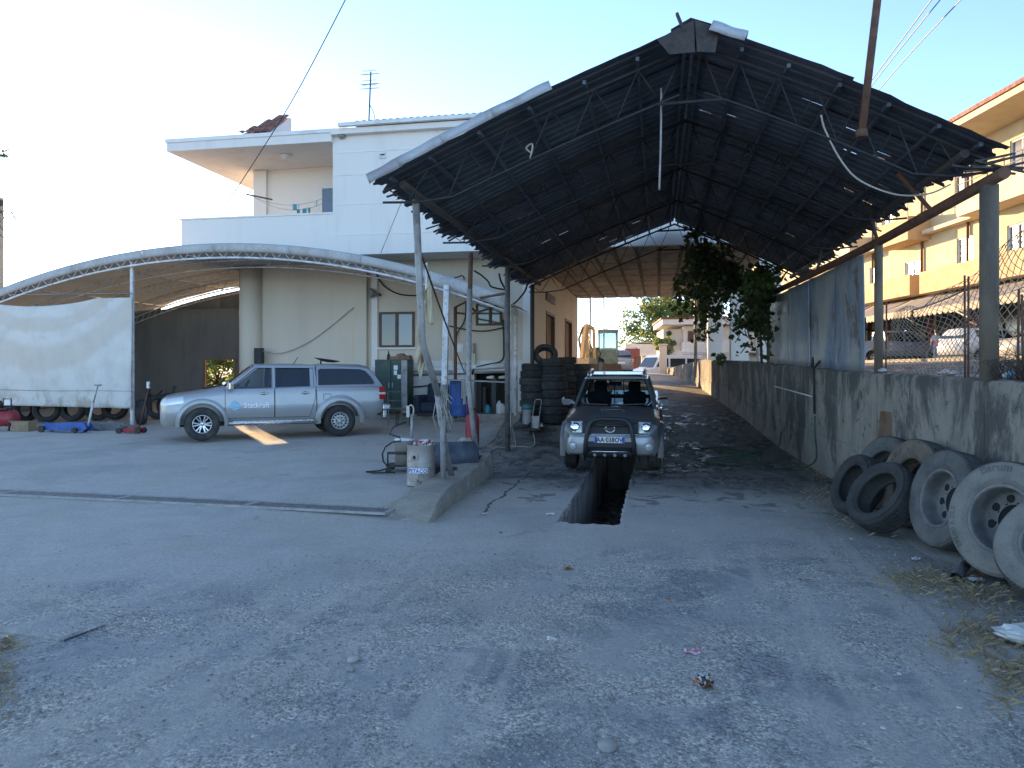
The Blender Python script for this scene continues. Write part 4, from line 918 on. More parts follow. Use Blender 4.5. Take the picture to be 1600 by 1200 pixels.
# ================================================================== VEHICLES
def text_mb(body, size, extrude=.002, bold=0., align='CENTER', spacing=1.0):
    cu = bpy.data.curves.new('text', 'FONT'); cu.body = body; cu.size = size; cu.extrude = extrude; cu.offset = bold; cu.align_x = align; cu.space_character = spacing; cu.resolution_u = 3
    o = bpy.data.objects.new('text', cu); C.objects.link(o); dg = bpy.context.evaluated_depsgraph_get()
    me = bpy.data.meshes.new_from_object(o.evaluated_get(dg)); b = MB()
    b.add([v.co.copy() for v in me.vertices], [tuple(p.vertices) for p in me.polygons])
    bpy.data.objects.remove(o); bpy.data.meshes.remove(me); bpy.data.curves.remove(cu); return b
def bmap(b, fn): b.v = [tuple(fn(Vector(p))) for p in b.v]; return b
def bool_cut(o, cutters):
    objs = []
    for cb in cutters:
        c = cb.build('cutter', M['black'], fixn=True); objs.append(c); md = o.modifiers.new('cut', 'BOOLEAN'); md.object = c; md.operation = 'DIFFERENCE'; md.solver = 'EXACT'
    dg = bpy.context.evaluated_depsgraph_get(); me = bpy.data.meshes.new_from_object(o.evaluated_get(dg))
    o.modifiers.clear(); o.data = me
    for c in objs: bpy.data.objects.remove(c)
    for p in me.polygons: p.use_smooth = True
    me.set_sharp_from_angle(angle=R(32)); return o
M['tyre'] = mat('tyre_rubber', (.03, .029, .028), (.055, .052, .048), 6, rough=.85, bump=.2, bscale=40, rnd=.3)
M['alloy'] = mat('alloy', (.55, .55, .56), (.42, .42, .43), 10, rough=.32, metal=.85, fine=.04)
M['steel_rim'] = mat('steel_rim', (.50, .49, .47), (.36, .34, .32), 8, rough=.5, metal=.5)
def paint(name, c, metal=.3, rough=.36):
    m = mat(name, c, rough=rough, metal=metal, coat=.5, fine=0); t = m.node_tree; b_ = t.nodes['Principled BSDF']; P = N_co(t, 'Object')
    sp_ = t.nodes.new('ShaderNodeSeparateXYZ'); t.links.new(P, sp_.inputs[0])
    d_ = N_math(t, 'ADD', N_math(t, 'MULTIPLY', N_ramp(t, sp_.outputs[2], 1.0, .35), .55), N_math(t, 'MULTIPLY', N_noise(t, N_map(t, P, (1, 1, .6)), 3.5, 7, .65), .5))
    f = N_ramp(t, d_, .38, .95, 0., .8); t.links.new(N_mix(t, f, c, (.27, .24, .20)), b_.inputs['Base Color']); t.links.new(N_ramp(t, f, 0, 1, rough, .85), b_.inputs['Roughness'])
    t.links.new(N_ramp(t, f, 0, 1, metal, .0), b_.inputs['Metallic']); t.links.new(N_ramp(t, f, 0, .6, .5, .0), b_.inputs['Coat Weight']); return m
M['silver'] = paint('silver_paint', (.33, .335, .35)); M['gunmetal'] = paint('gunmetal_paint', (.12, .12, .125)); M['silver2'] = paint('silver_bumper', (.42, .425, .43))
M['white_paint'] = paint('white_paint', (.74, .74, .74), 0, .35); M['greyblue'] = paint('greyblue_paint', (.20, .23, .28)); M['cream_paint'] = paint('cream_paint', (.62, .58, .50), .1)
M['plastic'] = mat('dark_plastic', (.03, .03, .032), rough=.55, fine=.05); M['seat'] = mat('seat_cloth', (.045, .045, .05), rough=.9)
M['lens_clear'] = mat('lens_clear', (.55, .57, .58), rough=.08, spec=.9, fine=0, coat=1); M['lens_red'] = mat('lens_red', (.35, .012, .012), rough=.12, coat=1, fine=0); M['lens_amber'] = mat('lens_amber', (.5, .13, .03), rough=.15, coat=1, fine=0)
M['decal_blue'] = mat('decal_blue', (.22, .52, .72), rough=.4, fine=0); M['decal_white'] = mat('decal_white', (.80, .82, .85), rough=.5, fine=0)
M['plate_white'] = mat('plate_white', (.78, .78, .78), rough=.4, fine=0); M['plate_blue'] = mat('plate_blue', (.03, .08, .45), rough=.4, fine=0); M['plate_black'] = mat('plate_black', (.02, .02, .02), rough=.5, fine=0)
def tyre_prof(Ro, Ri, W): h = W/2; return [(Ri, -h*.72), (Ri+.012, -h*.86), (lerp(Ri, Ro, .35), -h*1.0), (lerp(Ri, Ro, .7), -h*.99), (Ro-.025, -h*.86), (Ro-.004, -h*.74), (Ro, -h*.5), (Ro, -h*.42), (Ro-.01, -h*.4), (Ro-.01, -h*.34), (Ro, -h*.32), (Ro+.002, -h*.08), (Ro-.01, -h*.05), (Ro-.01, h*.05), (Ro+.002, h*.08), (Ro, h*.32), (Ro-.01, h*.34), (Ro-.01, h*.4), (Ro, h*.42), (Ro, h*.5), (Ro-.004, h*.74), (Ro-.025, h*.86), (lerp(Ri, Ro, .7), h*.99), (lerp(Ri, Ro, .35), h), (Ri+.012, h*.86), (Ri, h*.72)]
def wheel(par, pos, Ro, W, Ri, style, side, lab=None, n=40):
    Mx = Matrix.Translation(pos) @ Matrix.Rotation(R(-90*side), 4, 'X')     # local z -> outward
    b = MB(); h = W/2
    if style == 'alloy':
        b.lathe([(Ri*.99, -h*.7), (Ri*.99, h*.78), (Ri*.93, h*.82), (Ri*.86, h*.6), (Ri*.84, -h*.2), (0, -h*.25)], n, mi=1)
        b.lathe([(Ri*1.0, h*.76), (Ri*.97, h*.84), (Ri*.90, h*.80), (Ri*.88, h*.70)], n, cap=False)
        for k in range(6):
            for dq in (-.17, .17):
                q = k*math.pi/3+dq*.9; q2 = k*math.pi/3+dq*1.15; b.beam((math.cos(q)*Ri*.2, math.sin(q)*Ri*.2, h*.62), (math.cos(q2)*Ri*.92, math.sin(q2)*Ri*.92, h*.74), Ri*.13, .035)
        b.lathe([(Ri*.3, h*.4), (Ri*.3, h*.66), (Ri*.24, h*.72), (0, h*.74)], 20)
        for k in range(6): q = k*math.pi/3+.5; b.lathe([(.018, h*.6), (.018, h*.76), (0, h*.77)], 8, Matrix.Translation((math.cos(q)*Ri*.36, math.sin(q)*Ri*.36, 0)), mi=1)
        ms = [M['alloy'], M['plastic']]
    else:
        b.lathe([(Ri*.99, -h*.7), (Ri*1.0, h*.8), (Ri*.95, h*.84), (Ri*.9, h*.7), (Ri*.84, h*.42), (Ri*.76, h*.46), (Ri*.6, h*.66), (Ri*.42, h*.60), (Ri*.28, h*.5), (Ri*.27, h*.75), (Ri*.2, h*.85), (0, h*.86)], n)
        for k in range(14): q = k*2*math.pi/14; b.lathe([(.022, h*.5), (.022, h*.62), (0, h*.621)], 8, Matrix.Translation((math.cos(q)*Ri*.74, math.sin(q)*Ri*.74, 0)), mi=1)
        for k in range(6): q = k*math.pi/3; b.lathe([(.016, h*.5), (.016, h*.72), (0, h*.73)], 6, Matrix.Translation((math.cos(q)*Ri*.4, math.sin(q)*Ri*.4, 0)), mi=1)
        ms = [M['steel_rim'], M['black_hole']]
    wo = b.xf(Mx).build('wheel', ms, par); 
    if lab: wo['label'] = lab
    t_ = MB(); t_.lathe(tyre_prof(Ro, Ri, W), n, cap=False); t_.xf(Mx); t_.build('tyre', M['tyre'], wo); return wo
SHP = [(0, .90), (.1, .955), (.3, .995), (.5, 1.0), (.62, .985), (.8, .98), (.93, .965), (1, .93)]
class Veh:
    def __init__(s, st): s.st = st
    def p(s, x, i): return interp(x, sorted((q[0], q[i]) for q in s.st))
    def hw(s, x, z):
        zb, zs, w_ = s.p(x, 1), s.p(x, 2), s.p(x, 3); t_ = (z-zb)/max(.01, zs-zb); return w_*interp(t_, SHP)
    def ring(s, x):
        zb, zs, w_, zc = [s.p(x, i) for i in (1, 2, 3, 4)]
        h = [(0, zb)]+[(w_*q, lerp(zb, zs, t_)) for t_, q in SHP]+[(w_*.84, lerp(zs, zc, .55)), (w_*.5, lerp(zs, zc, .92)), (0, zc)]
        return [Vector((x, y, z)) for y, z in h]+[Vector((x, -y, z)) for y, z in reversed(h[1:-1])]
    def body(s, nst=46):
        xs_ = sorted(set([q[0] for q in s.st]+list(np.linspace(min(q[0] for q in s.st), max(q[0] for q in s.st), nst)))); b = MB(); b.loft([s.ring(x) for x in xs_]); return b
    def patch(s, xa, xb, za, zb, side=1, off=.006, nx=10, nz=8):    # xa(z), xb(z) may be functions
        fa = xa if callable(xa) else (lambda z: xa); fb = xb if callable(xb) else (lambda z: xb); b = MB()
        b.grid(lambda u, v: Vector((lerp(fa(lerp(za, zb, v)), fb(lerp(za, zb, v)), u), side*(s.hw(lerp(fa(lerp(za, zb, v)), fb(lerp(za, zb, v)), u), lerp(za, zb, v))+off), lerp(za, zb, v))), nx, nz); return b
    def seam(s, pts, side=1, r_=.006, off=.002):
        b = MB(); out = []
        for (x0, z0), (x1, z1) in zip(pts, pts[1:]):
            for k in range(6): out.append((lerp(x0, x1, k/6), lerp(z0, z1, k/6)))
        out.append(pts[-1]); b.tube([Vector((x, side*(s.hw(x, z)+off), z)) for x, z in out], r_, 4); return b
def flare(par, xc, zc, r0, r1, y0, y1, side, mt, a0=-8, a1=188, n=22):
    b = MB(); rings = []
    for k in range(n+1):
        q = R(lerp(a0, a1, k/n)); c_, s_ = math.cos(q), math.sin(q)
        rings.append([Vector((xc+r0*c_, side*y0, zc+r0*s_)), Vector((xc+r0*c_, side*y1, zc+r0*s_)), Vector((xc+lerp(r0, r1, .6)*c_, side*y1, zc+lerp(r0, r1, .6)*s_)), Vector((xc+r1*c_, side*lerp(y0, y1, .45), zc+r1*s_)), Vector((xc+r1*c_, side*(y0-.03), zc+r1*s_))])
    b.loft(rings, closed=True); return b.build('wheel_flare', M[mt], par, angle=40, fixn=True)
def pickup(name, label, loc, rot, st, axf, axr, Rw, pn, gh, wheels, group=None, seams=True):
    v = Veh(st); t = thing(name, label, 'pickup', loc, rot, group)
    body = v.body().build('body', M[pn], t, fixn=True); body.parent = None
    cs = []
    for ax in (axf, axr):
        for s_ in (-1, 1):
            cb = MB(); cb.lathe([(Rw+.085, -.25), (Rw+.085, .30)], 32, Matrix.Translation((ax, s_*.85, Rw+.01)) @ Matrix.Rotation(R(90), 4, 'X')); cs.append(cb)
            cb2 = MB(); cb2.bx(ax-Rw-.06, ax+Rw+.06, s_*.85-.25, s_*.85+.25, -.2, Rw*.72); cs.append(cb2)
    bool_cut(body, cs); body.parent = t
    for k, (ax, s_, sty) in enumerate([(axf, 1, wheels[0]), (axr, 1, wheels[1]), (axf, -1, wheels[0]), (axr, -1, wheels[1])]):
        wheel(t, (ax, s_*(v.p(ax, 3)-.13), Rw), Rw, .25, Rw*.56, sty, s_)
    b = MB(); b.bx(axr-.4, axf+.5, -.45, .45, .3, .5); b.bx(axf-.05, axf+.05, -.75, .75, Rw-.05, Rw+.05); b.bx(axr-.05, axr+.05, -.75, .75, Rw-.06, Rw+.06); b.build('chassis', M['black'], t)
    # greenhouse
    zb, zr_ = gh['zb'], gh['zr']; wb, wt = gh['wb'], gh['wt']; xa, xt, xr, xc = gh['xa'], gh['xt'], gh['xr'], gh['xc']   # A base, A top, roof rear, rear base
    def sp(x, z, o=0): q = (z-zb)/(zr_-zb); return Vector((x, lerp(wb, wt, q)+o, z))
    rf = MB(); rings = []
    for k in range(9):
        x = lerp(xt+.06, xr-.03, k/8); e = .025*math.sin(math.pi*(k+.35)/8.7)
        half = [(0, zr_-.05), (wt-.02, zr_-.06), (wt, zr_-.04), (wt-.03, zr_-.005+e*.3), (wt*.7, zr_+.012+e), (0, zr_+.022+e)]
        rings.append([Vector((x, y, z)) for y, z in half]+[Vector((x, -y, z)) for y, z in reversed(half[1:-1])])
    rf.loft(rings); roof_ = rf.build('roof', M[pn], t, angle=40, fixn=True)
    def plate(poly, s_, mt, nm, o0=-.05, o1=.0):
        b = MB(); b.prism(poly, lambda u, w_, q: Vector((sp(u, w_, q).x, s_*sp(u, w_, q).y, w_)), o0, o1); return b.build(nm, M[mt], t, fixn=True)
    zt_ = zr_-.07
    ft = lambda z: lerp(xa, xt, (z-zb)/(zr_-zb)); bt = lambda z: lerp(xc, xr, (z-zb)/(zr_-zb))
    for s_ in (-1, 1):
        plate([(xa+.02, zb-.02), (xa-.13, zb-.02), (ft(zt_)-.12, zt_), (ft(zr_-.02), zr_-.02), (ft(zr_-.02)+.02, zr_-.02)], s_, pn, 'pillar')
        plate([(ft(zt_)-.13, zt_), (bt(zt_), zt_), (bt(zr_-.03), zr_-.03), (ft(zr_-.03), zr_-.03)], s_, pn, 'pillar')
        for (x0, x1) in gh['pillars']: plate([(x0, zb-.02), (x1, zb-.02), (lerp(x1, bt(zt_), .0), zt_), (x0, zt_)], s_, 'plastic' if gh.get('darkB') else pn, 'pillar')
        plate([(xc+.16, zb-.02), (xc-.005, zb-.02), (bt(zt_)-.005, zt_), (bt(zt_)+.12, zt_)], s_, pn, 'pillar')
        for (x0, x1, tint) in gh['panes']:
            x0_ = (lambda z: min(x0, ft(z)-.07)); x1_ = (lambda z: max(x1, bt(z)+.04))
            b = MB(); b.grid(lambda u, w_: Vector((lerp(x0_(lerp(zb-.02, zt_+.02, w_)), x1_(lerp(zb-.02, zt_+.02, w_)), u), s_*(sp(0, lerp(zb-.02, zt_+.02, w_)).y-.022), lerp(zb-.02, zt_+.02, w_))), 6, 4); b.build('side_window', M[tint], t)
            pz = [(x0_(zb), zb), (x1_(zb), zb), (x1_(zt_), zt_), (x0_(zt_), zt_), (x0_(zb), zb)]
            b = MB(); b.tube([Vector((x, s_*(sp(x, z).y+.003), z)) for x, z in pz], .009, 4); b.build('window_seal', M['plastic'], t)
    # windscreen and rear window
    b = MB(); b.grid(lambda u, w_: Vector((lerp(xa+.0, xt+.05, w_)+.07*(1-(2*u-1)**2), lerp(-lerp(wb-.05, wt-.04, w_), lerp(wb-.05, wt-.04, w_), u), lerp(zb-.01, zr_-.03, w_))), 12, 6); b.build('windscreen', M[gh.get('wsg', 'glass')], t)
    b = MB(); b.grid(lambda u, w_: Vector((lerp(xc+.05, xr+.02, w_), lerp(-lerp(wb-.12, wt-.1, w_), lerp(wb-.12, wt-.1, w_), u), lerp(zb+.02, zr_-.08, w_))), 4, 2); b.build('rear_window', M['glass'], t)
    b = MB(); b.bx(xc-.01, xc+.05, -wb+.02, wb-.02, zb-.1, zb+.06); 
    b.beam((xc+.03, wb-.1, zb), (xr+.02, wt-.08, zr_-.06), .06, .05); b.beam((xc+.03, -wb+.1, zb), (xr+.02, -wt+.08, zr_-.06), .06, .05); b.build('rear_frame', M[pn], t)
    if gh.get('grid'):
        b = MB()
        for y in (-.28, -.1, .1, .28): b.beam((xc-.02, y, zb), (xr-.02, y, zr_-.06), .022)
        b.build('rear_guard', M['plastic'], t)
    # interior
    for y in (-.36, .36):
        b = MB(); b.loft([[Vector((x, y+sx*w_, z)) for sx in (-1, 1) for x in ((x0, x0+.12) if sx < 0 else (x0+.12, x0))] for x0, w_, z in ((gh['seat'], .24, zb-.35), (gh['seat']-.04, .25, zb-.05), (gh['seat']-.10, .22, zb+.17), (gh['seat']-.11, .12, zb+.2), (gh['seat']-.115, .13, zb+.36), (gh['seat']-.12, .10, zb+.40))]); b.build('seat', M['seat'], t, angle=50, fixn=True)
    b = MB(); b.lathe([(.0, 0), (.03, 0)], 8); ss = Matrix.Translation((xa-.5, .36, zb+.02)) @ Matrix.Rotation(R(65), 4, 'Y')
    b = MB(); b.tube([ss @ Vector((.18*math.cos(k*math.pi/10), .18*math.sin(k*math.pi/10), 0)) for k in range(20)], .016, 6, closed=True); b.beam(ss @ Vector((-.17, 0, 0)), ss @ Vector((.17, 0, 0)), .03, .02); b.build('steering_wheel', M['plastic'], t)
    b = MB(); b.bx(xa-.42, xa+.0, -wb+.08, wb-.08, zb-.25, zb+.0); b.build('dashboard', M['plastic'], t, bevel=.03)
    b = MB(); b.bx(xt-.02, xt+.02, -.12, .12, zr_-.17, zr_-.09); b.build('rear_mirror', M['plastic'], t)
    return t, v, sp
# ---- silver pickup with canopy top, parked by the garage
ST = [(2.41, .44, .84, .54, .86), (2.375, .38, .92, .70, .94), (2.27, .35, .995, .82, 1.015), (2.1, .34, 1.03, .87, 1.06), (1.8, .37, 1.06, .89, 1.10), (1.45, .40, 1.10, .90, 1.16), (1.08, .42, 1.155, .90, 1.24), (.85, .42, 1.18, .90, 1.22), (0, .42, 1.195, .90, 1.2), (-.96, .42, 1.215, .90, 1.215), (-1.6, .44, 1.22, .90, 1.22), (-2.4, .50, 1.22, .89, 1.22), (-2.58, .56, 1.21, .87, 1.21), (-2.62, .62, 1.19, .85, 1.19)]
wf = Vector((-10.61, 16.07)); wr = Vector((-8.05, 17.86)); mid = (wf+wr)/2; hd_ = math.atan2(wf.y-wr.y, wf.x-wr.x)
GH = dict(zb=1.18, zr=1.72, wb=.84, wt=.66, xa=1.08, xt=.36, xr=-.96, xc=-1.0, pillars=[(.04, -.06)], panes=[(.95, .03, 'glass'), (-.05, -.93, 'glass_dark')], seat=-.15)
hil, hv, hsp = pickup('silver_pickup', 'silver double cab pickup with canopy top parked side-on before the garage', (mid.x, mid.y, .125), (0, 0, hd_), ST, 1.5425, -1.5425, .378, 'silver', GH, ('alloy', 'steel'))
def HB(b, nm, mt, par=hil, **k): return b.build(nm, M[mt] if isinstance(mt, str) else [M[q] for q in mt], par, **k)
for s_ in (1, -1):
    flare(hil, 1.5425, .40, .47, .56, .885, .935, s_, 'silver'); flare(hil, -1.5425, .40, .47, .60, .885, .94, s_, 'silver')
    for (xa, xb) in ((1.06, -.02), (-.03, -.97)):
        za, zb2 = .50, 1.17; rear = xa < 0
        xbf = (lambda z: interp(z, [(.5, -.82), (.75, -.90), (.95, -.955), (1.17, -.965)])) if rear else xb+.008
        xaf = xa-.008
        dr_ = HB(hv.patch(xaf, xbf, za, zb2, s_, .007), 'door', 'silver')
        HB(hv.seam([(xa, zb2), (xa, za), (xbf(za) if rear else xb, za)]+([(-.90, .75), (-.955, .95)] if rear else [])+[(xbf(zb2) if rear else xb, zb2)], s_, .007, .004), 'seam', 'plastic', dr_)
        xh = (.22 if not rear else -.72)
        b = MB(); b.beam((xh+.1, s_*(hv.hw(xh, 1.06)+.04), 1.06), (xh-.1, s_*(hv.hw(xh, 1.06)+.04), 1.065), .03, .035); HB(b, 'handle', 'chrome', dr_, bevel=.008)
        b = MB(); b.lathe([(.06, 0), (.06, .004), (0, .005)], 16, Matrix.Translation((xh, s_*(hv.hw(xh, 1.06)+.006), 1.06)) @ Matrix.Rotation(R(-90*s_), 4, 'X') @ Matrix.Diagonal((1.1, .6, 1, 1))); HB(b, 'handle_cup', 'plastic', dr_)
    HB(hv.seam([(-.985, 1.21), (-.985, .45)], s_, .012, .0), 'bed_gap', 'plastic')
    b = MB(); b.grid(lambda u, v: Vector((lerp(1.02, -.9, u), s_*(hv.hw(lerp(1.02, -.9, u), .6)+.012*math.sin(math.pi*v)), lerp(.58, .66, v)+.07*u)), 12, 4); HB(b, 'side_crease', 'silver')
    b = MB(); b.tube([(1.0, s_*.82, .40), (.95, s_*.97, .385), (-.95, s_*.97, .385), (-1.0, s_*.82, .40)], .045, 8); b.bx(-.9, .9, s_*.84, s_*1.0, .40, .435); HB(b, 'side_step', 'alloy')
    # lamps
    b = MB(); b.grid(lambda u, v: Vector((lerp(2.345, 1.93, u), s_*(hv.hw(lerp(2.345, 1.93, u), lerp(.80, .955+.055*u, v))+.012), lerp(.80+.06*u, .945+.06*u, v))), 8, 4); HB(b, 'headlight', 'lens_clear')
    b = MB(); b.bx(-2.66, -2.50, s_*.80, s_*.882, .88, 1.19, 0); b.bx(-2.665, -2.495, s_*.80, s_*.886, 1.0, 1.06, 1); HB(b, 'tail_light', ('lens_red', 'lens_clear'), bevel=.015)
    b = MB(); b.lathe([(.055, 0), (.06, .02), (0, .03)], 16, Matrix.Translation((2.31, s_*.70, .56)) @ Matrix.Rotation(R(90), 4, 'Y')); HB(b, 'fog_lamp', 'lens_clear')
    b = MB(); b.box((.95, s_*1.0, 1.235), (.12, .19, .17), (0, 0, s_*.25)); b.beam((.96, s_*.86, 1.18), (.95, s_*.95, 1.2), .05); HB(b, 'mirror', ('chrome',)[0], bevel=.03)
    # canopy top over the bed
tp_ = MB(); rings = []
for x, zr2, wt2, wb2 in ((-1.0, 1.715, .66, .84), (-1.05, 1.735, .68, .86), (-1.6, 1.745, .69, .875), (-2.1, 1.735, .68, .87), (-2.28, 1.69, .68, .87), (-2.42, 1.52, .73, .865), (-2.57, 1.25, .83, .855), (-2.585, 1.22, .84, .855)):
    half = [(0, 1.205), (wb2, 1.205), (lerp(wb2, wt2, .8), lerp(1.205, zr2, .86)), (wt2-.07, zr2), (wt2*.5, zr2+.015), (0, zr2+.02)]
    rings.append([Vector((x, y, z)) for y, z in half]+[Vector((x, -y, z)) for y, z in reversed(half[1:-1])])
tp_.loft(rings); top_ = HB(tp_, 'canopy_top', 'silver', angle=35, fixn=True)
for s_ in (1, -1):
    pol = [(-1.03, 1.245), (-2.36, 1.265), (-2.38, 1.30), (-2.30, 1.44), (-2.18, 1.58), (-2.05, 1.625), (-1.6, 1.64), (-1.08, 1.635), (-1.04, 1.6)]
    tsp = lambda x, z, q: Vector((x, s_*(lerp(.880, .738, (z-1.205)/(.53*.86))+q), z))
    b = MB(); b.prism(pol, tsp, .0, .014); HB(b, 'side_window', 'glass_dark', top_, fixn=True)
    b = MB(); b.prism(pol, tsp, -.03, -.002); HB(b, 'window_back', 'plastic', top_, fixn=True)
b = MB(); b.bx(-2.80, -2.60, -.86, .86, .62, .76); HB(b, 'rear_bumper', 'alloy', bevel=.03)
b = MB(); b.bx(-2.72, -2.62, .60, .80, .42, .62); HB(b, 'tow_step', 'alloy', bevel=.02)
b = MB(); b.grid(lambda u, v: Vector((lerp(1.5, 1.0, u), lerp(-.28, .28, v), 1.155+.085*u*1+.055*math.sin(math.pi*v)**.5*min(1, (1-u)*0+1)*(.4+.6*(1-u)))), 8, 10); HB(b, 'bonnet_scoop', 'plastic')
b = MB(); b.bx(2.36, 2.43, -.5, .5, .62, .80); HB(b, 'grille', 'plastic', bevel=.02)
b = MB(); b.tube([(.25, .1, 1.74), (.25, .1, 1.80), (.2, .1, 1.89)], [.05, .03, .018], 8); b.bx(.15, .33, .04, .16, 1.735, 1.765); HB(b, 'roof_beacon', 'plastic')
b = MB(); b.tube([(-.5, .45, 1.74), (-.62, .45, 1.92)], .008, 5); HB(b, 'aerial', 'plastic')
b = MB(); b.lathe([(0, 0), (.15, .012), (.30, .06), (.31, .07), (.15, .03), (0, .02)], 24, Matrix.Translation((-1.35, .2, 1.80)) @ Matrix.Rotation(R(-8), 4, 'Y') @ Matrix.Diagonal((1.05, .6, 1, 1))); b.tube([(-1.2, .2, 1.74), (-1.2, .2, 1.84)], .02, 6); HB(b, 'roof_dish', 'plastic')
# fuel flap and decals
HB(hv.seam([(-1.15, 1.03), (-1.15, .89), (-1.32, .89), (-1.32, 1.03), (-1.15, 1.03)], 1, .005, .004), 'fuel_flap', 'plastic')
b = bmap(text_mb('Statkraft', .165, .002, .002, 'LEFT'), lambda p: Vector((.66-p.x*1.0, hv.hw(.66-p.x, .75+p.y)+.012+p.z, .735+p.y))); HB(b, 'door_lettering', 'decal_white')
b = MB(); n_ = 24
for (za, zb2) in ((-.115, -.06), (-.045, -.005), (.012, .05), (.066, .115)):
    pts = []
    for k in range(11):
        z = lerp(za, zb2, 0); 
    up_ = [(lerp(-1, 1, k/10)) for k in range(11)]
    top = [(u*math.sqrt(max(0, .115**2-zb2**2)), zb2+.012*math.sin(u*3)) for u in up_]; bot = [(u*math.sqrt(max(0, .115**2-za**2)), za+.012*math.sin(u*3)) for u in up_]
    V = [Vector((.85-x, hv.hw(.85-x, .79)+.014, .79+z)) for x, z in top+bot[::-1]]
    b.add(V, [tuple(range(len(V)))])
HB(b, 'door_emblem', 'decal_blue', solid=.003)
# ---- dark grey pickup over the pit
ST2 = [(2.20, .50, .70, .62, .72), (2.17, .40, .80, .76, .84), (2.08, .36, .93, .86, .97), (1.9, .36, .985, .90, 1.03), (1.475, .40, 1.02, .91, 1.085), (1.0, .42, 1.06, .905, 1.14), (.8, .42, 1.09, .90, 1.15), (0, .42, 1.12, .895, 1.12), (-.95, .42, 1.13, .895, 1.13), (-1.475, .45, 1.13, .90, 1.13), (-2.3, .50, 1.13, .88, 1.13), (-2.42, .56, 1.12, .86, 1.12)]
GH2 = dict(zb=1.115, zr=1.645, wb=.80, wt=.63, xa=.95, xt=.28, xr=-.95, xc=-1.0, pillars=[(-.02, -.12)], panes=[(.85, -.03, 'glass'), (-.1, -.93, 'glass')], seat=-.2, grid=True)
zf_, zrr = G(-.85, 14.5), G(-.85, 17.45)
nav, nv_, nsp = pickup('dark_grey_pickup', 'dark grey pickup with black bull bar standing over the inspection pit', (-.86, 15.95, (zf_+zrr)/2+.03), Euler((0, math.atan2(-(zrr-zf_), 2.95)*-1, -math.pi/2), 'XYZ'), ST2, 1.475, -1.475, .365, 'gunmetal', GH2, ('alloy', 'alloy'))
nav.rotation_euler = Euler((0, 0, 0)); nav.rotation_mode = 'QUATERNION'
nav.rotation_quaternion = (Matrix.Rotation(-math.pi/2, 3, 'Z') @ Matrix.Rotation(math.atan2(zrr-zf_, 2.95), 3, 'Y')).to_quaternion()
def NB(b, nm, mt, par=nav, **k): return b.build(nm, M[mt] if isinstance(mt, str) else [M[q] for q in mt], par, **k)
fx_ = lambda y, z, o=.012: max(x for x in np.linspace(1.7, 2.2, 51) if nv_.hw(x, z) >= abs(y)*.998)+o if any(nv_.hw(x, z) >= abs(y)*.998 for x in np.linspace(1.7, 2.2, 51)) else 1.7
# silver bumper wrapping the front
def bump_(u, v):
    y = lerp(-.90, .90, u); z = lerp(.40, .74, v); a_ = abs(y)/.90; x = 2.285-.10*a_**2-.42*max(0, (a_-.74)/.26)**2.2-.03*(1-math.sin(math.pi*min(1, v*1.05)))-.05*max(0, .3-v)
    return Vector((x, y*(.985+.02*math.sin(math.pi*v)), z))
b = MB(); b.grid(bump_, 40, 8); NB(b, 'front_bumper', 'silver2', solid=.03)
b = MB(); b.bx(2.12, 2.225, -.50, .50, .74, .965); NB(b, 'grille', 'plastic')
for y in (-.38, .38): b = MB(); b.beam((2.2, y, .77), (2.2, y*.93, .95), .04, .05); NB(b, 'grille_bar', 'silver2')
b = MB(); b.beam((2.222, -.5, .755), (2.222, .5, .755), .02, .035); b.beam((2.2, -.21, .80), (2.2, -.10, .77), .04, .04); b.beam((2.2, .21, .80), (2.2, .10, .77), .04, .04); b.beam((2.2, -.24, .90), (2.2, -.14, .78), .03, .04); b.beam((2.2, .24, .90), (2.2, .14, .78), .03, .04); NB(b, 'grille_trim', 'chrome', bevel=.006)
em = MB(); em.tube([Vector((2.228, .085*math.cos(k*math.pi/12), .865+.06*math.sin(k*math.pi/12))) for k in range(24)], .012, 6, closed=True); em.bx(2.22, 2.238, -.10, .10, .85, .88); NB(em, 'emblem', 'chrome')
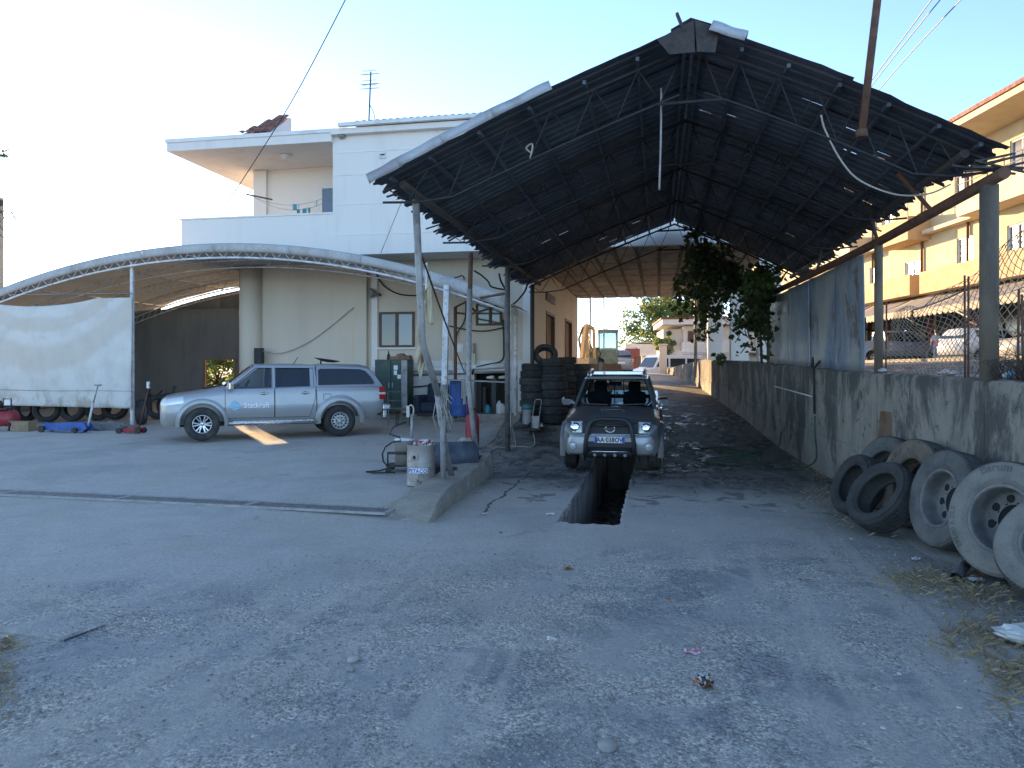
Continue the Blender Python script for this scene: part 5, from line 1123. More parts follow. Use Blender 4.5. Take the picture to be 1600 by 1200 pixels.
for s_ in (-1, 1):
    flare(nav, 1.475, .39, .455, .53, .875, .945, s_, 'gunmetal'); flare(nav, -1.475, .39, .455, .53, .87, .94, s_, 'gunmetal')
    b = MB(); b.lathe([(.43, 0), (.44, .05)], 24)
    # headlight: housing, clear cover, bulb bowl, amber indicator
    def hl(u, v):
        y = lerp(.50, .835, u); z = lerp(.775, .985-.025*u, v); a_ = y/.90; return Vector((2.235-.10*a_**2-.50*max(0, (a_-.68)/.34)**2+.01*math.sin(math.pi*u)-.09*v*v, s_*y, z))
    b = MB(); b.grid(hl, 12, 8); ho = NB(b, 'headlight', 'lens_clear', solid=.02)
    b = MB(); b.lathe([(.085, .0), (.08, .02), (.05, .028), (0, .03)], 20, Matrix.Translation(hl(.40, .55)+Vector((.002, 0, 0))) @ Matrix.Rotation(R(78), 4, 'Y')); NB(b, 'lamp_bowl', 'chrome', ho)
    b = MB(); b.lathe([(.045, .0), (.04, .02), (0, .03)], 16, Matrix.Translation(hl(.84, .32)+Vector((.018, s_*.004, 0))) @ Matrix.Rotation(R(s_*42), 4, 'Z') @ Matrix.Rotation(R(88), 4, 'Y')); NB(b, 'indicator', 'lens_amber', ho)
    b = MB(); b.tube([hl(0, 0), hl(.5, 0), hl(1, 0), hl(1, .5), hl(1, 1), hl(.5, 1), hl(0, 1), hl(0, 0)], .010, 5); NB(b, 'headlight_rim', 'plastic', ho)
    b = MB(); P0 = bump_(.5+s_*.375, .45); Mx = Matrix.Translation(P0+Vector((.0, 0, 0))) @ Matrix.Rotation(R(s_*14), 4, 'Z') @ Matrix.Rotation(R(90), 4, 'Y')
    b.lathe([(.085, 0), (.085, .012), (.068, .018), (.062, .004)], 20, Mx, mi=0); b.lathe([(.062, .004), (.05, .014), (0, .018)], 20, Mx, mi=1); NB(b, 'fog_lamp', ('silver2', 'lens_clear'))
    mr_ = MB(); mr_.loft([[Vector((.72+dx, s_*(y), 1.12+z)) for dx, z in ((-.05, zl), (.06, zl+.01), (.07, zh-.03), (.03, zh), (-.05, zh))] for y, zl, zh in ((.845, .05, .14), (.90, .0, .16), (1.02, .0, .165), (1.055, .04, .13))]); mr_.beam((.74, s_*.78, 1.15), (.72, s_*.87, 1.2), .05); NB(mr_, 'mirror', 'chrome', angle=50, fixn=True)
    for (xa, xb) in ((.92, -.06), (-.07, -.96)):
        dr_ = NB(nv_.patch(xa-.008, xb+.008, .5, 1.1, s_, .006), 'door', 'gunmetal'); NB(nv_.seam([(xa, 1.1), (xa, .5), (xb, .5), (xb, 1.1)], s_, .007, .003), 'seam', 'plastic', dr_)
        b = MB(); b.beam((xb+.3, s_*(nv_.hw(xb+.2, 1.0)+.03), 1.0), (xb+.12, s_*(nv_.hw(xb+.2, 1.0)+.03), 1.0), .03); NB(b, 'handle', 'chrome', dr_)
    b = MB(); b.tube([(.2, s_*.56, 1.66), (.1, s_*.565, 1.725), (-.3, s_*.57, 1.74), (-.8, s_*.57, 1.725), (-.9, s_*.56, 1.66)], [.03, .035, .03, .035, .03], 8); NB(b, 'roof_rail', 'alloy')
    b = MB(); b.tube([(.86, s_*.93, .42), (-.9, s_*.93, .42)], .035, 8); NB(b, 'side_step', 'plastic')
    b = MB(); b.beam((1.02, s_*.12, 1.165), (.99, s_*.62, 1.185), .015, .02); NB(b, 'wiper', 'plastic')
    b = MB(); b.bx(1.2, 1.95, s_*.5, s_*.51, .2, .6); NB(b, 'mud_guard', 'black')
b = MB(); b.loft([[Vector((x, y, z0+.0*abs(y))) for y, z0 in ((-w_, zz), (-w_*.85, zz+h_), (0, zz+h_*1.2), (w_*.85, zz+h_), (w_, zz))] for x, w_, zz, h_ in ((1.42, .24, 1.06, .055), (1.30, .26, 1.075, .06), (1.05, .2, 1.11, .03), (.98, .16, 1.125, .01))], closed=False, cap=True); NB(b, 'bonnet_scoop', 'gunmetal', angle=60)
b = MB(); b.bx(1.415, 1.432, -.2, .2, 1.075, 1.11); NB(b, 'scoop_mouth', 'black_hole')
# bull bar
bb_ = MB(); hoop = [(2.34, -.44, .42), (2.37, -.43, .62), (2.37, -.40, .80), (2.34, -.37, .95), (2.31, -.30, 1.03), (2.30, -.18, 1.055), (2.30, .18, 1.055), (2.31, .30, 1.03), (2.34, .37, .95), (2.37, .40, .80), (2.37, .43, .62), (2.34, .44, .42)]
bb_.tube(hoop, .04, 10); bb = NB(bb_, 'bull_bar', 'plastic')
b = MB(); b.tube([(2.30, -.375, .94), (2.30, .375, .94)], .022, 8); b.beam((2.33, -.42, .60), (2.33, .42, .60), .06, .09); NB(b, 'cross_bar', 'plastic', bb)
b = MB(); b.grid(lambda u, v: Vector((2.34-.08*v*v, lerp(-.44, .44, u), lerp(.47, .35, v))), 8, 4); sk = NB(b, 'skid_plate', 'plastic', bb, solid=.012)
b = MB(); b.grid(lambda u, v: Vector((2.30+.01*math.sin(math.pi*u), lerp(-.41, .41, u), lerp(.46, .63, v))), 8, 3); NB(b, 'lower_intake', 'black_hole', solid=.01)
b = MB(); b.tube([(2.355, -.38, .475), (2.355, .38, .475)], .016, 8); NB(b, 'skid_trim', 'chrome', bb)
for y in (-.27, -.09, .09, .27): b = MB(); b.lathe([(.032, 0), (.028, .012), (0, .008)], 14, Matrix.Translation((2.33, y, .405)) @ Matrix.Rotation(R(100), 4, 'Y')); NB(b, 'plate_boss', 'silver2', bb)
pl_ = MB(); pl_.bx(2.365, 2.375, -.27, .27, .635, .745, 0); pl_.bx(2.375, 2.378, -.268, -.222, .637, .743, 1); pl_.bx(2.375, 2.378, .222, .268, .637, .743, 1); po = NB(pl_, 'number_plate', ('plate_white', 'plate_blue'))
b = bmap(text_mb('AA\u00b7038OV', .118, .001, .0025, 'CENTER', 1.02), lambda p: Vector((2.379+p.z, p.x*.86, .651+p.y))); NB(b, 'plate_lettering', 'plate_black', po)
b = MB(); b.bx(2.35, 2.362, -.38, .38, .655, .725); NB(b, 'plate_backing', 'silver2', bb)
b = MB(); b.tube([(.3, .02, 1.5), (.3, .02, 1.33)], .004, 4); b.lathe([(0, -.03), (.02, -.01), (.025, .03), (0, .06)], 8, Matrix.Translation((.3, .02, 1.30))); NB(b, 'mirror_charm', 'canvas')
b = MB(); b.lathe([(.035, 0), (.04, .13)], 12, Matrix.Translation((.7, -.38, 1.12))); NB(b, 'cup', 'red')
b = MB(); b.grid(lambda u, v: Vector((lerp(.1, -.85, u), lerp(-.52, .52, v), 1.69+.005*math.sin(u*20))), 6, 6); NB(b, 'roof_patch', 'silver2')  # silver sheet lying over most of the roof
# ================================================================== TYRES AND YARD OBJECTS
M['tyre_dusty'] = mat('tyre_dusty', (.23, .21, .18), (.165, .152, .132), 4, .35, .7, .95, bump=.3, bscale=50, c3=(.13, .12, .108), s3=4)
M['tyre_brown'] = mat('tyre_brown', (.20, .155, .11), (.12, .098, .075), 4, .35, .7, .95, bump=.3, bscale=50, c3=(.06, .055, .05), s3=6)
M['tyre_grey'] = mat('tyre_grey', (.15, .142, .13), (.09, .086, .08), 4, .35, .7, .95, bump=.3, bscale=50)
M['tyre_black'] = mat('tyre_black', (.04, .039, .038), (.065, .062, .058), 4, .4, .7, .9, bump=.2, bscale=50)
M['tread'] = mat('tread', (.075, .07, .064), (.12, .11, .095), 7, .4, .7, .95, bump=.3)
M['rim_dusty'] = mat('rim_dusty', (.22, .212, .20), (.15, .143, .135), 5, rough=.75, metal=.2, bump=.2)
def big_tyre(name, label, c, axis_, Ro, Ri, W, side_m, rim=False, roll=0, letters=None, group='old tyres leaning on the retaining wall', tread_m='tread'):
    """axis_: direction the visible face looks to; c: centre"""
    z = Vector(axis_).normalized(); x = Vector((0, 0, 1)).cross(z).normalized(); y = z.cross(x)
    Mx = Matrix((x, y, z)).transposed().to_4x4(); Mx.translation = c; h = W/2
    lowest = min((Mx @ Vector((Ro*math.cos(q), Ro*math.sin(q), s_*h*.9))).z for q in np.linspace(0, 6.28, 40) for s_ in (-1, 1))
    gz = G(c.x, c.y)+.0; Mx.translation.z += gz-lowest+.002
    t = thing(name, label, 'tyre', (Mx.translation.x, Mx.translation.y, gz), 0, group); L = Matrix.Translation(-t.location) @ Mx
    b = MB(); n = 64                                  # carcass: sidewalls with raised rings
    sw = [(Ri, .60), (Ri-.004, .74), (Ri+.018, .86), (Ri+.03, .90), (lerp(Ri, Ro, .22), .95), (lerp(Ri, Ro, .24), .975), (lerp(Ri, Ro, .27), .975), (lerp(Ri, Ro, .29), .96), (lerp(Ri, Ro, .55), 1.0), (lerp(Ri, Ro, .74), .985), (lerp(Ri, Ro, .76), .995), (lerp(Ri, Ro, .80), .99), (lerp(Ri, Ro, .83), .96), (Ro-.035, .90), (Ro-.018, .84)]
    b.lathe([(r_, h*q) for r_, q in sw], n, L, cap=False); b.lathe([(r_, -h*q) for r_, q in reversed(sw)], n, L, cap=False)
    b.lathe([(Ri, h*.6), (Ri+.03, h*.4), (Ri+.03, -h*.4), (Ri, -h*.6)], n, L, cap=False)
    car = b.build('sidewall', M[side_m], t)
    b = MB(); nb = 84; prof = [(Ro-.018, -.84), (Ro-.002, -.72), (Ro, -.60), (Ro, -.50), (Ro-.014, -.49), (Ro-.014, -.43), (Ro, -.42), (Ro+.002, -.18), (Ro-.014, -.17), (Ro-.014, -.11), (Ro+.002, -.10), (Ro+.002, .10), (Ro-.014, .11), (Ro-.014, .17), (Ro+.002, .18), (Ro, .42), (Ro-.014, .43), (Ro-.014, .49), (Ro, .50), (Ro, .60), (Ro-.002, .72), (Ro-.018, .84)]
    V = []; m_ = len(prof)
    for k in range(nb*2):
        for i, (r_, q) in enumerate(prof):
            a_ = 2*math.pi*(k+(.25 if i % 5 else 0))/(nb*2); rr = r_-(.010 if (k % 2 and abs(q) < .83) else 0); V.append(L @ Vector((rr*math.cos(a_), rr*math.sin(a_), h*q)))
    b.add(V, [(k*m_+i, ((k+1) % (nb*2))*m_+i, ((k+1) % (nb*2))*m_+i+1, k*m_+i+1) for k in range(nb*2) for i in range(m_-1)], 0, False); b.build('tread', M[tread_m], t)
    if rim:
        b = MB(); b.lathe([(Ri+.012, h*.80), (Ri+.006, h*.90), (Ri-.012, h*.91), (Ri-.02, h*.80), (Ri*.92, h*.66), (Ri*.89, h*.2), (Ri*.88, -h*.25), (Ri*.83, -h*.36), (Ri*.78, -h*.38), (Ri*.60, -h*.38), (Ri*.54, -h*.40), (Ri*.50, -h*.42)], 48, L, cap=False); rm = b.build('rim', M['rim_dusty'], t)
        for k in range(8): q = 2*math.pi*(k+roll)/8; b = MB(); b.lathe([(.040, -h*.44), (.040, -h*.373), (.034, -h*.369), (0, -h*.371)], 16, L @ Matrix.Translation((math.cos(q)*Ri*.69, math.sin(q)*Ri*.69, 0))); b.build('hand_hole', M['black_hole'], rm)
        for k in range(10): q = 2*math.pi*(k+.4)/10; b = MB(); b.lathe([(.012, -h*.44), (.012, -h*.39), (0, -h*.389)], 8, L @ Matrix.Translation((math.cos(q)*Ri*.565, math.sin(q)*Ri*.565, 0))); b.build('bolt_hole', M['black_hole'], rm)
        b = MB(); b.lathe([(Ri*.50, -h*.42), (Ri*.49, -h*.5), (0, -h*.52)], 32, L, cap=False); b.build('hub_hole', M['black_hole'], rm)
    for (txt, size, ang, rad, flip) in (letters or []):
        tb = text_mb(txt, size, .0035, .003, 'CENTER', 1.05)
        def arc(p): a_ = ang-p.x/rad; return L @ Vector(((rad+p.y)*math.cos(a_), (rad+p.y)*math.sin(a_), h*.985+p.z))
        bmap(tb, arc).build('sidewall_lettering', M['tyre_grey'], car)
    return t
def ax(a_deg, tilt): a_ = R(a_deg); return (-math.sin(a_)*math.cos(R(tilt)), -math.cos(a_)*math.cos(R(tilt)), math.sin(R(tilt)))
def tp2(px, py, d): p = at(px, py, d); return p
big_tyre('truck_tyre', 'dark tyre without rim, leftmost in the leaning row', tp2(1340, 762, 9.7), ax(74, 22), .40, .25, .27, 'tyre_black', tread_m='tyre_black')
big_tyre('truck_tyre', 'dark wide tyre slumped forward in front of the brown tyre', tp2(1380, 788, 8.75), ax(66, 34), .42, .27, .30, 'tyre_black', tread_m='tyre_black')
big_tyre('truck_tyre', 'grey tyre behind the two dark tyres, against the wall', tp2(1388, 725, 10.1), ax(64, 14), .50, .29, .28, 'tyre_grey')
big_tyre('truck_tyre', 'brown dusty tyre between the dark tyre and the first rimmed wheel', tp2(1432, 770, 9.0), ax(72, 12), .53, .29, .28, 'tyre_brown')
big_tyre('truck_tyre', 'dusty truck wheel with deep rim, left of the wheel with raised lettering', tp2(1484, 796, 7.9), ax(76, 12), .52, .30, .29, 'tyre_grey', True, .2)
big_tyre('truck_tyre', 'pale dusty truck wheel with raised lettering and drilled rim', tp2(1578, 812, 6.75), ax(57, 12), .525, .30, .29, 'tyre_dusty', True, .35, [('Barum', .105, R(102), .425, 0), ('295/80 R 22.5', .062, R(200), .43, 0)])
big_tyre('truck_tyre', 'pale dusty tyre cut by the right picture edge, tipped back', tp2(1668, 868, 5.95), ax(50, 40), .50, .29, .29, 'tyre_dusty', True, .1)
p = at(1502, 893, 6.95); p.z = G(p.x, p.y); b = MB(); b.lathe([(.045, -.3), (.045, .3), (.03, .3), (.03, -.3)], 20, Matrix.Translation((0, 0, .045)) @ Matrix.Rotation(R(62), 4, 'Z') @ Matrix.Rotation(R(90), 4, 'Y'), cap=False); o = b.build('short_pipe', M['rim_dusty'], loc=p); tag(o, 'short piece of grey pipe lying under the lettered truck wheel', 'pipe')
# plank with red tip leaning on the wall behind the tyres
p = at(1393, 680, 10.6); t = thing('leaning_plank', 'short grey plank with red tip leaning on the wall behind the tyres', 'plank', (p.x, p.y, G(p.x, p.y)))
b = MB(); b.beam((-.15, 0, .0), (.0, .05, p.z+.42-t.location.z-.1), .26, .05); b.build('board', M['wood'], t); b = MB(); b.beam((.02, .05, p.z-t.location.z+.3), (.06, .05, p.z-t.location.z+.48), .045, .03); b.build('red_tip', M['red'], t)
# stacks of car tyres along the passage wall
tyre_me = MB(); tyre_me.lathe(tyre_prof(.325, .20, .205), 36, Matrix.Translation((0, 0, .1025)), cap=False); tmesh_ = tyre_me.mesh('car_tyre', M['tyre'])
tyre_me2 = MB(); tyre_me2.lathe(tyre_prof(.34, .20, .235), 36, Matrix.Translation((0, 0, .1175)), cap=False); tmesh2 = tyre_me2.mesh('car_tyre', M['tyre'])
stacks = [('first stack from the building corner', 833, 19.7, 8, 0), ('second stack from the building corner', 866, 19.5, 8, 1), ('third stack, tall and slim behind', 883, 22.3, 8, 0), ('fourth stack, nearest the excavator', 905, 22.6, 6, 1)]
rt = random.Random(9); gidx = {}
for nm, px, d, n_, kind in stacks:
    p = at(px, 600, d); z = G(p.x, p.y)-.01
    for k in range(n_):
        me = tmesh2 if (kind and k < 5) else tmesh_; h_ = .235 if me is tmesh2 else .205; o = bpy.data.objects.new('car_tyre', me); C.objects.link(o)
        s_ = rt.uniform(.94, 1.06); o.scale = (s_, s_, rt.uniform(.9, 1.02)); h_ *= o.scale.z
        o.location = (p.x+rt.uniform(-.03, .03), p.y+rt.uniform(-.03, .03), z); o.rotation_euler = (rt.uniform(-.02, .02), rt.uniform(-.02, .02), rt.uniform(0, 6)); z += h_*.97
        w_ = 'topmost' if k == n_-1 else ('lowest' if k == 0 else ORD[k]+' from the ground')
        tag(o, f'black car tyre, {w_}, in the {nm}', 'tyre', 'car tyres stacked along the passage wall')
    if px == 833: ztop = z
p = at(852, 546, 20.3); o = bpy.data.objects.new('car_tyre', tmesh_); C.objects.link(o); o.location = (p.x, p.y, ztop+.18); o.rotation_euler = (R(52), 0, R(15)); tag(o, 'black car tyre propped slanting on top of the first two stacks', 'tyre', 'car tyres stacked along the passage wall')
# tyres in the dark bay behind the tarpaulin
for k, (px, py, d, rz, tilt, lab) in enumerate([(35, 648, 22.6, 80, 84, 'upright tyre in the dark left of the cardboard box, under the tarpaulin'), (75, 648, 22.4, 30, 82, 'upright tyre in the dark behind the cardboard box'), (118, 650, 22.6, 10, 80, 'upright tyre in the dark behind the blue jack'), (150, 652, 22.8, 60, 85, 'upright tyre in the dark behind the blue jack handle'), (182, 650, 22.9, 20, 80, 'upright tyre in the dark just left of the tarpaulin post'), (247, 650, 23.0, 40, 82, 'upright dark tyre between the alloy wheel and the silver pickup'), (268, 648, 23.4, 10, 80, 'upright dark tyre hidden partly by the silver pickup bonnet')]):
    p = at(px, py, d); o = bpy.data.objects.new('loose_tyre', tmesh2); C.objects.link(o); o.scale = (1.1, 1.1, 1.05); o.location = (p.x, p.y, G(p.x, p.y)+.36); o.rotation_euler = (R(tilt), 0, R(rz)); tag(o, lab, 'tyre', 'loose tyres under the arched canopy')
p = at(221, 652, 21.6); t = thing('alloy_wheel', 'loose alloy wheel with tyre standing beside the red trolley jack', 'wheel', (p.x, p.y, G(p.x, p.y)), R(-62)); wheel(t, (0, 0, .36), .36, .24, .22, 'alloy', 1, None, 32)
for c_ in list(t.children): c_.name = 'rim'
# ---- trolley jacks
p = at(105, 677, 19.6); t = thing('blue_trolley_jack', 'long blue trolley jack with raised handle in front of the tarpaulin', 'jack', (p.x, p.y, G(p.x, p.y)), R(-4))
b = MB()
for s_ in (-1, 1): b.prism([(-.68, .05), (.62, .05), (.74, .13), (.62, .27), (-.1, .26), (-.62, .2)], lambda u, v, q, s_=s_: Vector((u, s_*.11+q, v)), -.012, .012)
b.bx(-.2, .62, -.1, .1, .1, .2); b.build('frame', M['blue_paint'], t, fixn=True)
b = MB(); b.beam((.3, 0, .2), (-.66, 0, .2), .12, .06); b.lathe([(.07, .0), (.08, .04)], 14, Matrix.Translation((-.66, 0, .21))); b.build('lift_arm', M['blue_paint'], t)
for x, r_ in ((-.66, .09), (.4, .07)):
    for s_ in (-1, 1): b = MB(); b.lathe([(r_, -.03), (r_, .03)], 16, Matrix.Translation((x, s_*.17, r_)) @ Matrix.Rotation(R(90), 4, 'X')); b.build('wheel', M['steel_dark'], t)
b = MB(); b.tube([(.66, 0, .18), (.82, 0, .78)], .028, 8); b.build('handle_socket', M['white_metal'], t); b = MB(); b.tube([(.82, 0, .76), (.97, 0, 1.22)], .018, 8); b.tube([(.87, 0, 1.23), (1.07, 0, 1.23)], .02, 8); b.build('handle', M['galv'], t)
p = at(205, 677, 19.3); t = thing('red_trolley_jack', 'small red trolley jack with long red handle beside the tarpaulin post', 'jack', (p.x, p.y, G(p.x, p.y)), R(5))
b = MB()
for s_ in (-1, 1): b.prism([(-.3, .03), (.28, .03), (.3, .12), (.1, .17), (-.28, .1)], lambda u, v, q, s_=s_: Vector((u, s_*.09+q, v)), -.01, .01)
b.bx(-.1, .25, -.08, .08, .06, .12); b.build('frame', M['red'], t, fixn=True)
b = MB(); b.tube([(.2, 0, .1), (.5, 0, 1.25)], .018, 8); b.build('handle', M['rust'], t); b = MB(); b.bx(.44, .5, -.04, .02, 1.15, 1.32); b.build('grip', M['trim_white'], t)
for x in (-.25, .26):
    for s_ in (-1, 1): b = MB(); b.lathe([(.075, -.03), (.075, .03)], 16, Matrix.Translation((x, s_*.13, .075)) @ Matrix.Rotation(R(90), 4, 'X')); b.build('wheel', M['steel_dark'], t)
# dark rags and hose heap by the jacks
rg_ = random.Random(2)
for k, (px, d, L_, lab) in enumerate([(150, 20.3, .55, 'dark grey rag heap behind the blue jack handle'), (178, 20.4, .7, 'dark grey rag heap left of the tarpaulin post')]):
    p = at(px, 670, d); bm = bmesh.new(); bmesh.ops.create_icosphere(bm, subdivisions=3, radius=1)
    for v in bm.verts: nn = 1+.45*mnoise.noise(v.co*2.2+Vector((k*9, 0, 0))); v.co = Vector((v.co.x*L_*nn, v.co.y*.3*nn, max(-.02, v.co.z*.2*nn)))
    me = bpy.data.meshes.new('rag_heap'); bm.to_mesh(me); bm.free(); me.materials.append(M['dark_sheet']); o = bpy.data.objects.new('rag_heap', me); C.objects.link(o); o.location = (p.x, p.y, G(p.x, p.y)); tag(o, lab, 'rags')
# red compressor tank and cardboard box at the left edge
p = at(4, 668, 20.2); t = thing('air_compressor', 'red and grey air compressor tank cut by the left picture edge', 'compressor', (p.x, p.y, G(p.x, p.y)), R(8))
b = MB(); Mx = Matrix.Translation((0, 0, .33)) @ Matrix.Rotation(R(90), 4, 'Y'); b.lathe([(0, -.42), (.14, -.40), (.21, -.33), (.22, -.28), (.22, .28), (.21, .33), (.14, .40), (0, .42)], 24, Mx); b.build('tank', M['red'], t)
b = MB(); b.bx(-.2, .2, -.13, .13, .56, .60); b.lathe([(.09, 0), (.1, .12), (.06, .2)], 14, Matrix.Translation((-.1, 0, .6))); b.build('motor', M['steel_dark'], t)
b = MB(); b.tube([(.1, -.1, .6), (.1, -.1, .85), (.32, -.1, .85), (.32, -.1, .5)], .016, 6); b.build('handle', M['steel_dark'], t); b = MB(); b.bx(.13, .3, -.12, -.08, .68, .82); b.build('label_plate', M['trim_white'], t)
for x in (-.28, .28): b = MB(); b.beam((x, -.12, .15), (x, -.15, 0), .04); b.beam((x, .12, .15), (x, .15, 0), .04); b.build('foot', M['steel_dark'], t)
p = at(38, 668, 20.0); b = MB(); b.box((0, 0, .13), (.48, .34, .26), (0, 0, .1)); b.box((-.27, -.02, .24), (.16, .32, .01), (0, .5, .1)); o = b.build('cardboard_box', mat('cardboard', (.30, .21, .13), (.24, .17, .1), 4, rough=.9), loc=(p.x, p.y, G(p.x, p.y)), bevel=.008); tag(o, 'brown cardboard box beside the compressor', 'box')
# clutter in the shade right of the tarpaulin
SCL = ['leftmost dark scrap part in the shade, next to the alloy wheel', 'second dark scrap part from the alloy wheel in the shade', 'third dark scrap part from the alloy wheel in the shade', 'rightmost dark scrap part, just ahead of the silver pickup bonnet']
for k in range(4):
    px = 236+k*13; p = at(px, 655, rg_.uniform(22.3, 24)); h_ = rg_.uniform(.3, .95); b = MB(); b.beam((0, 0, 0), (rg_.uniform(-.2, .2), .1, h_), rg_.uniform(.05, .2), rg_.uniform(.04, .15)); b.beam((0, .05, h_*.5), (rg_.uniform(.15, .4), .1, h_*rg_.uniform(.6, 1)), .04); b.lathe([(.1, 0), (.1, .05)], 10, Matrix.Translation((.05, 0, h_*.6)) @ Matrix.Rotation(R(70), 4, 'X'))
    o = b.build('scrap_part', M['steel_dark'], loc=(p.x, p.y, G(p.x, p.y))); tag(o, SCL[k], 'scrap part', 'scrap parts in the shade ahead of the silver pickup')
# ---- garage front: cabinet, chair, stool, tub, drums
p = onY(613, 650, 21.0); t = thing('green_cabinet', 'tall dark green metal cabinet with paper notes against the garage wall', 'cabinet', (p.x, 21.15, .42))
M['cab_green'] = mat('cabinet_green', (.022, .05, .042), (.035, .07, .055), 5, rough=.5, bump=.1, c3=(.10, .085, .07), s3=6)
W_ = 1.0; H_ = 1.62
b = MB(); b.bx(-W_/2, W_/2, -.25, .3, .05, H_); b.build('body', M['cab_green'], t, bevel=.01)
for x0, x1 in ((-.49, -.01), (.01, .30)): b = MB(); b.bx(x0, x1, -.275, -.25, .08, H_-.03); do_ = b.build('door', M['cab_green'], t, bevel=.006); b = MB(); b.bx(x1-.06 if x0 < 0 else x0+.03, x1-.03 if x0 < 0 else x0+.06, -.295, -.275, .8, .95); b.build('handle', M['galv'], do_)
b = MB(); b.bx(.31, .49, -.262, -.252, .06, H_-.02); b.build('side_panel', M['galv'], t)
for (x, z, w_, h_) in ((.09, 1.32, .12, .13), (.09, 1.17, .1, .13), (.2, 1.06, .11, .12)): b = MB(); b.bx(x, x+w_, -.279, -.277, z, z+h_); b.build('paper_note', M['trim_white'], t)
for s_ in (-.4, .4): b = MB(); b.bx(s_-.05, s_+.05, -.2, .25, 0, .05); b.build('foot', M['cab_green'], t)
b = MB(); rg2 = random.Random(6); b.prism([(-.3, 0), (-.28, .09), (-.1, .1), (-.05, .16), (.06, .18), (.14, .12), (.3, .12), (.34, 0)], lambda u, v, q: Vector((u, q, v)), -.15, .15); o = b.build('engine_cover', M['wood'], loc=(p.x+.2, 21.15, .42+H_+.002), fixn=True); tag(o, 'brown wooden piece lying on top of the green cabinet', 'wood piece')
b = MB(); b.lathe([(.05, 0), (.05, .13), (.02, .18), (.02, .25)], 12); o = b.build('bottle', M['black'], loc=(p.x-.15, 21.1, .42+H_+.001)); tag(o, 'small dark bottle standing on the green cabinet', 'bottle')
def chair(px, d, back, lab, nm, rz):
    p = at(px, 650, d); t = thing(nm, lab, 'chair' if back else 'stool', (p.x, p.y, .43 if p.y > YF-.75 else G(p.x, p.y)), rz)
    for x in (-.17, .17):
        for y in (-.17, .17): b = MB(); b.tube([(x*1.1, y*1.1, 0), (x, y, .44)], .014, 6); b.build('leg', M['galv'] if back else M['steel_dark'], t)
    b = MB(); b.box((0, 0, .45), (.4, .4, .03)); b.build('seat', M['wood'] if not back else M['dark_sheet'], t, bevel=.008)
    if back:
        b = MB(); b.tube([(-.18, .18, .44), (-.19, .24, .92), (.19, .24, .92), (.18, .18, .44)], .014, 6); b.tube([(-.18, .21, .68), (.18, .21, .68)], .012, 6); b.build('backrest', M['galv'], t)
chair(617, 20.9, True, 'pale tubular metal chair frame in front of the green cabinet', 'metal_chair', R(200))
chair(631, 20.6, False, 'low dark stool right of the metal chair', 'low_stool', .2)
p = onY(676, 651, 21.2); t = thing('old_armchair', 'dark blue armchair with its back to the garage wall', 'armchair', (p.x, 21.3, .40), R(-8)); M['navy'] = mat('navy_cloth', (.02, .028, .05), (.03, .04, .065), 6, rough=.85, bump=.3)
b = MB(); b.box((0, 0, .25), (.6, .6, .28)); b.build('seat', M['navy'], t, bevel=.06)
for s_ in (-1, 1): b = MB(); b.box((s_*.4, 0, .33), (.2, .68, .55), (0, s_*.08, 0)); b.build('armrest', M['navy'], t, bevel=.07)
b = MB(); b.box((0, .28, .55), (.66, .2, .8), (-.15, 0, 0)); b.build('backrest', M['navy'], t, bevel=.08)
b = MB(); b.box((0, 0, .05), (.8, .6, .1)); b.build('base', M['black'], t)
def barrel(nm, lab, cat, p, r_, h, mt, ribs=True, rot=0):
    t = thing(nm, lab, cat, p, rot); pr = [(0, .015), (r_*.96, .015), (r_, 0), (r_, .02)]
    for k in range(1, 25):
        z = h*k/25; q = abs((z/h*3) % 1-.5); pr.append((r_*(1+(.018*max(0, 1-abs((z/h-.33))*22)+.018*max(0, 1-abs((z/h-.66))*22) if ribs else 0)), z))
    pr += [(r_, h-.01), (r_*1.015, h), (r_*.97, h+.004), (r_*.96, h-.02), (0, h-.02)]
    b = MB(); b.lathe(pr, 32); b.build('body', M[mt], t); return t
p = onY(716, 652, 20.9); t = barrel('blue_barrel', 'bright blue plastic barrel beside the rusty frame', 'barrel', (p.x+.05, 20.9, .42), .29, 1.0, 'blue_paint')
b = MB(); b.lathe([(.05, 1.0), (.05, 1.03), (0, 1.035)], 12, Matrix.Translation((.12, 0, 0))); b.build('bung', M['black'], t)
# red gas bottle in the yard behind the kerb
p = at(738, 689, 16.6); t = thing('red_gas_bottle', 'tall red gas bottle with black valve standing behind the kerb', 'gas bottle', (p.x, p.y, G(p.x, p.y)))
b = MB(); b.lathe([(0, .02), (.13, .02), (.145, .05), (.152, .12), (.152, .60), (.148, .66), (.12, .71), (.06, .735), (0, .74)], 28); b.build('tank', M['red'], t)
b = MB(); b.lathe([(.10, 0), (.12, .0), (.12, .06)], 20, cap=False); b.build('foot_ring', M['red'], t); b = MB(); b.lathe([(.025, .73), (.025, .80), (.07, .82), (.075, .85), (0, .86)], 12); b.build('valve', M['black'], t)
b = MB(); b.tube([(-.12, .02, .70), (-.14, .02, .95), (-.12, .02, 1.02)], .012, 6); b.build('lance', M['red'], t)
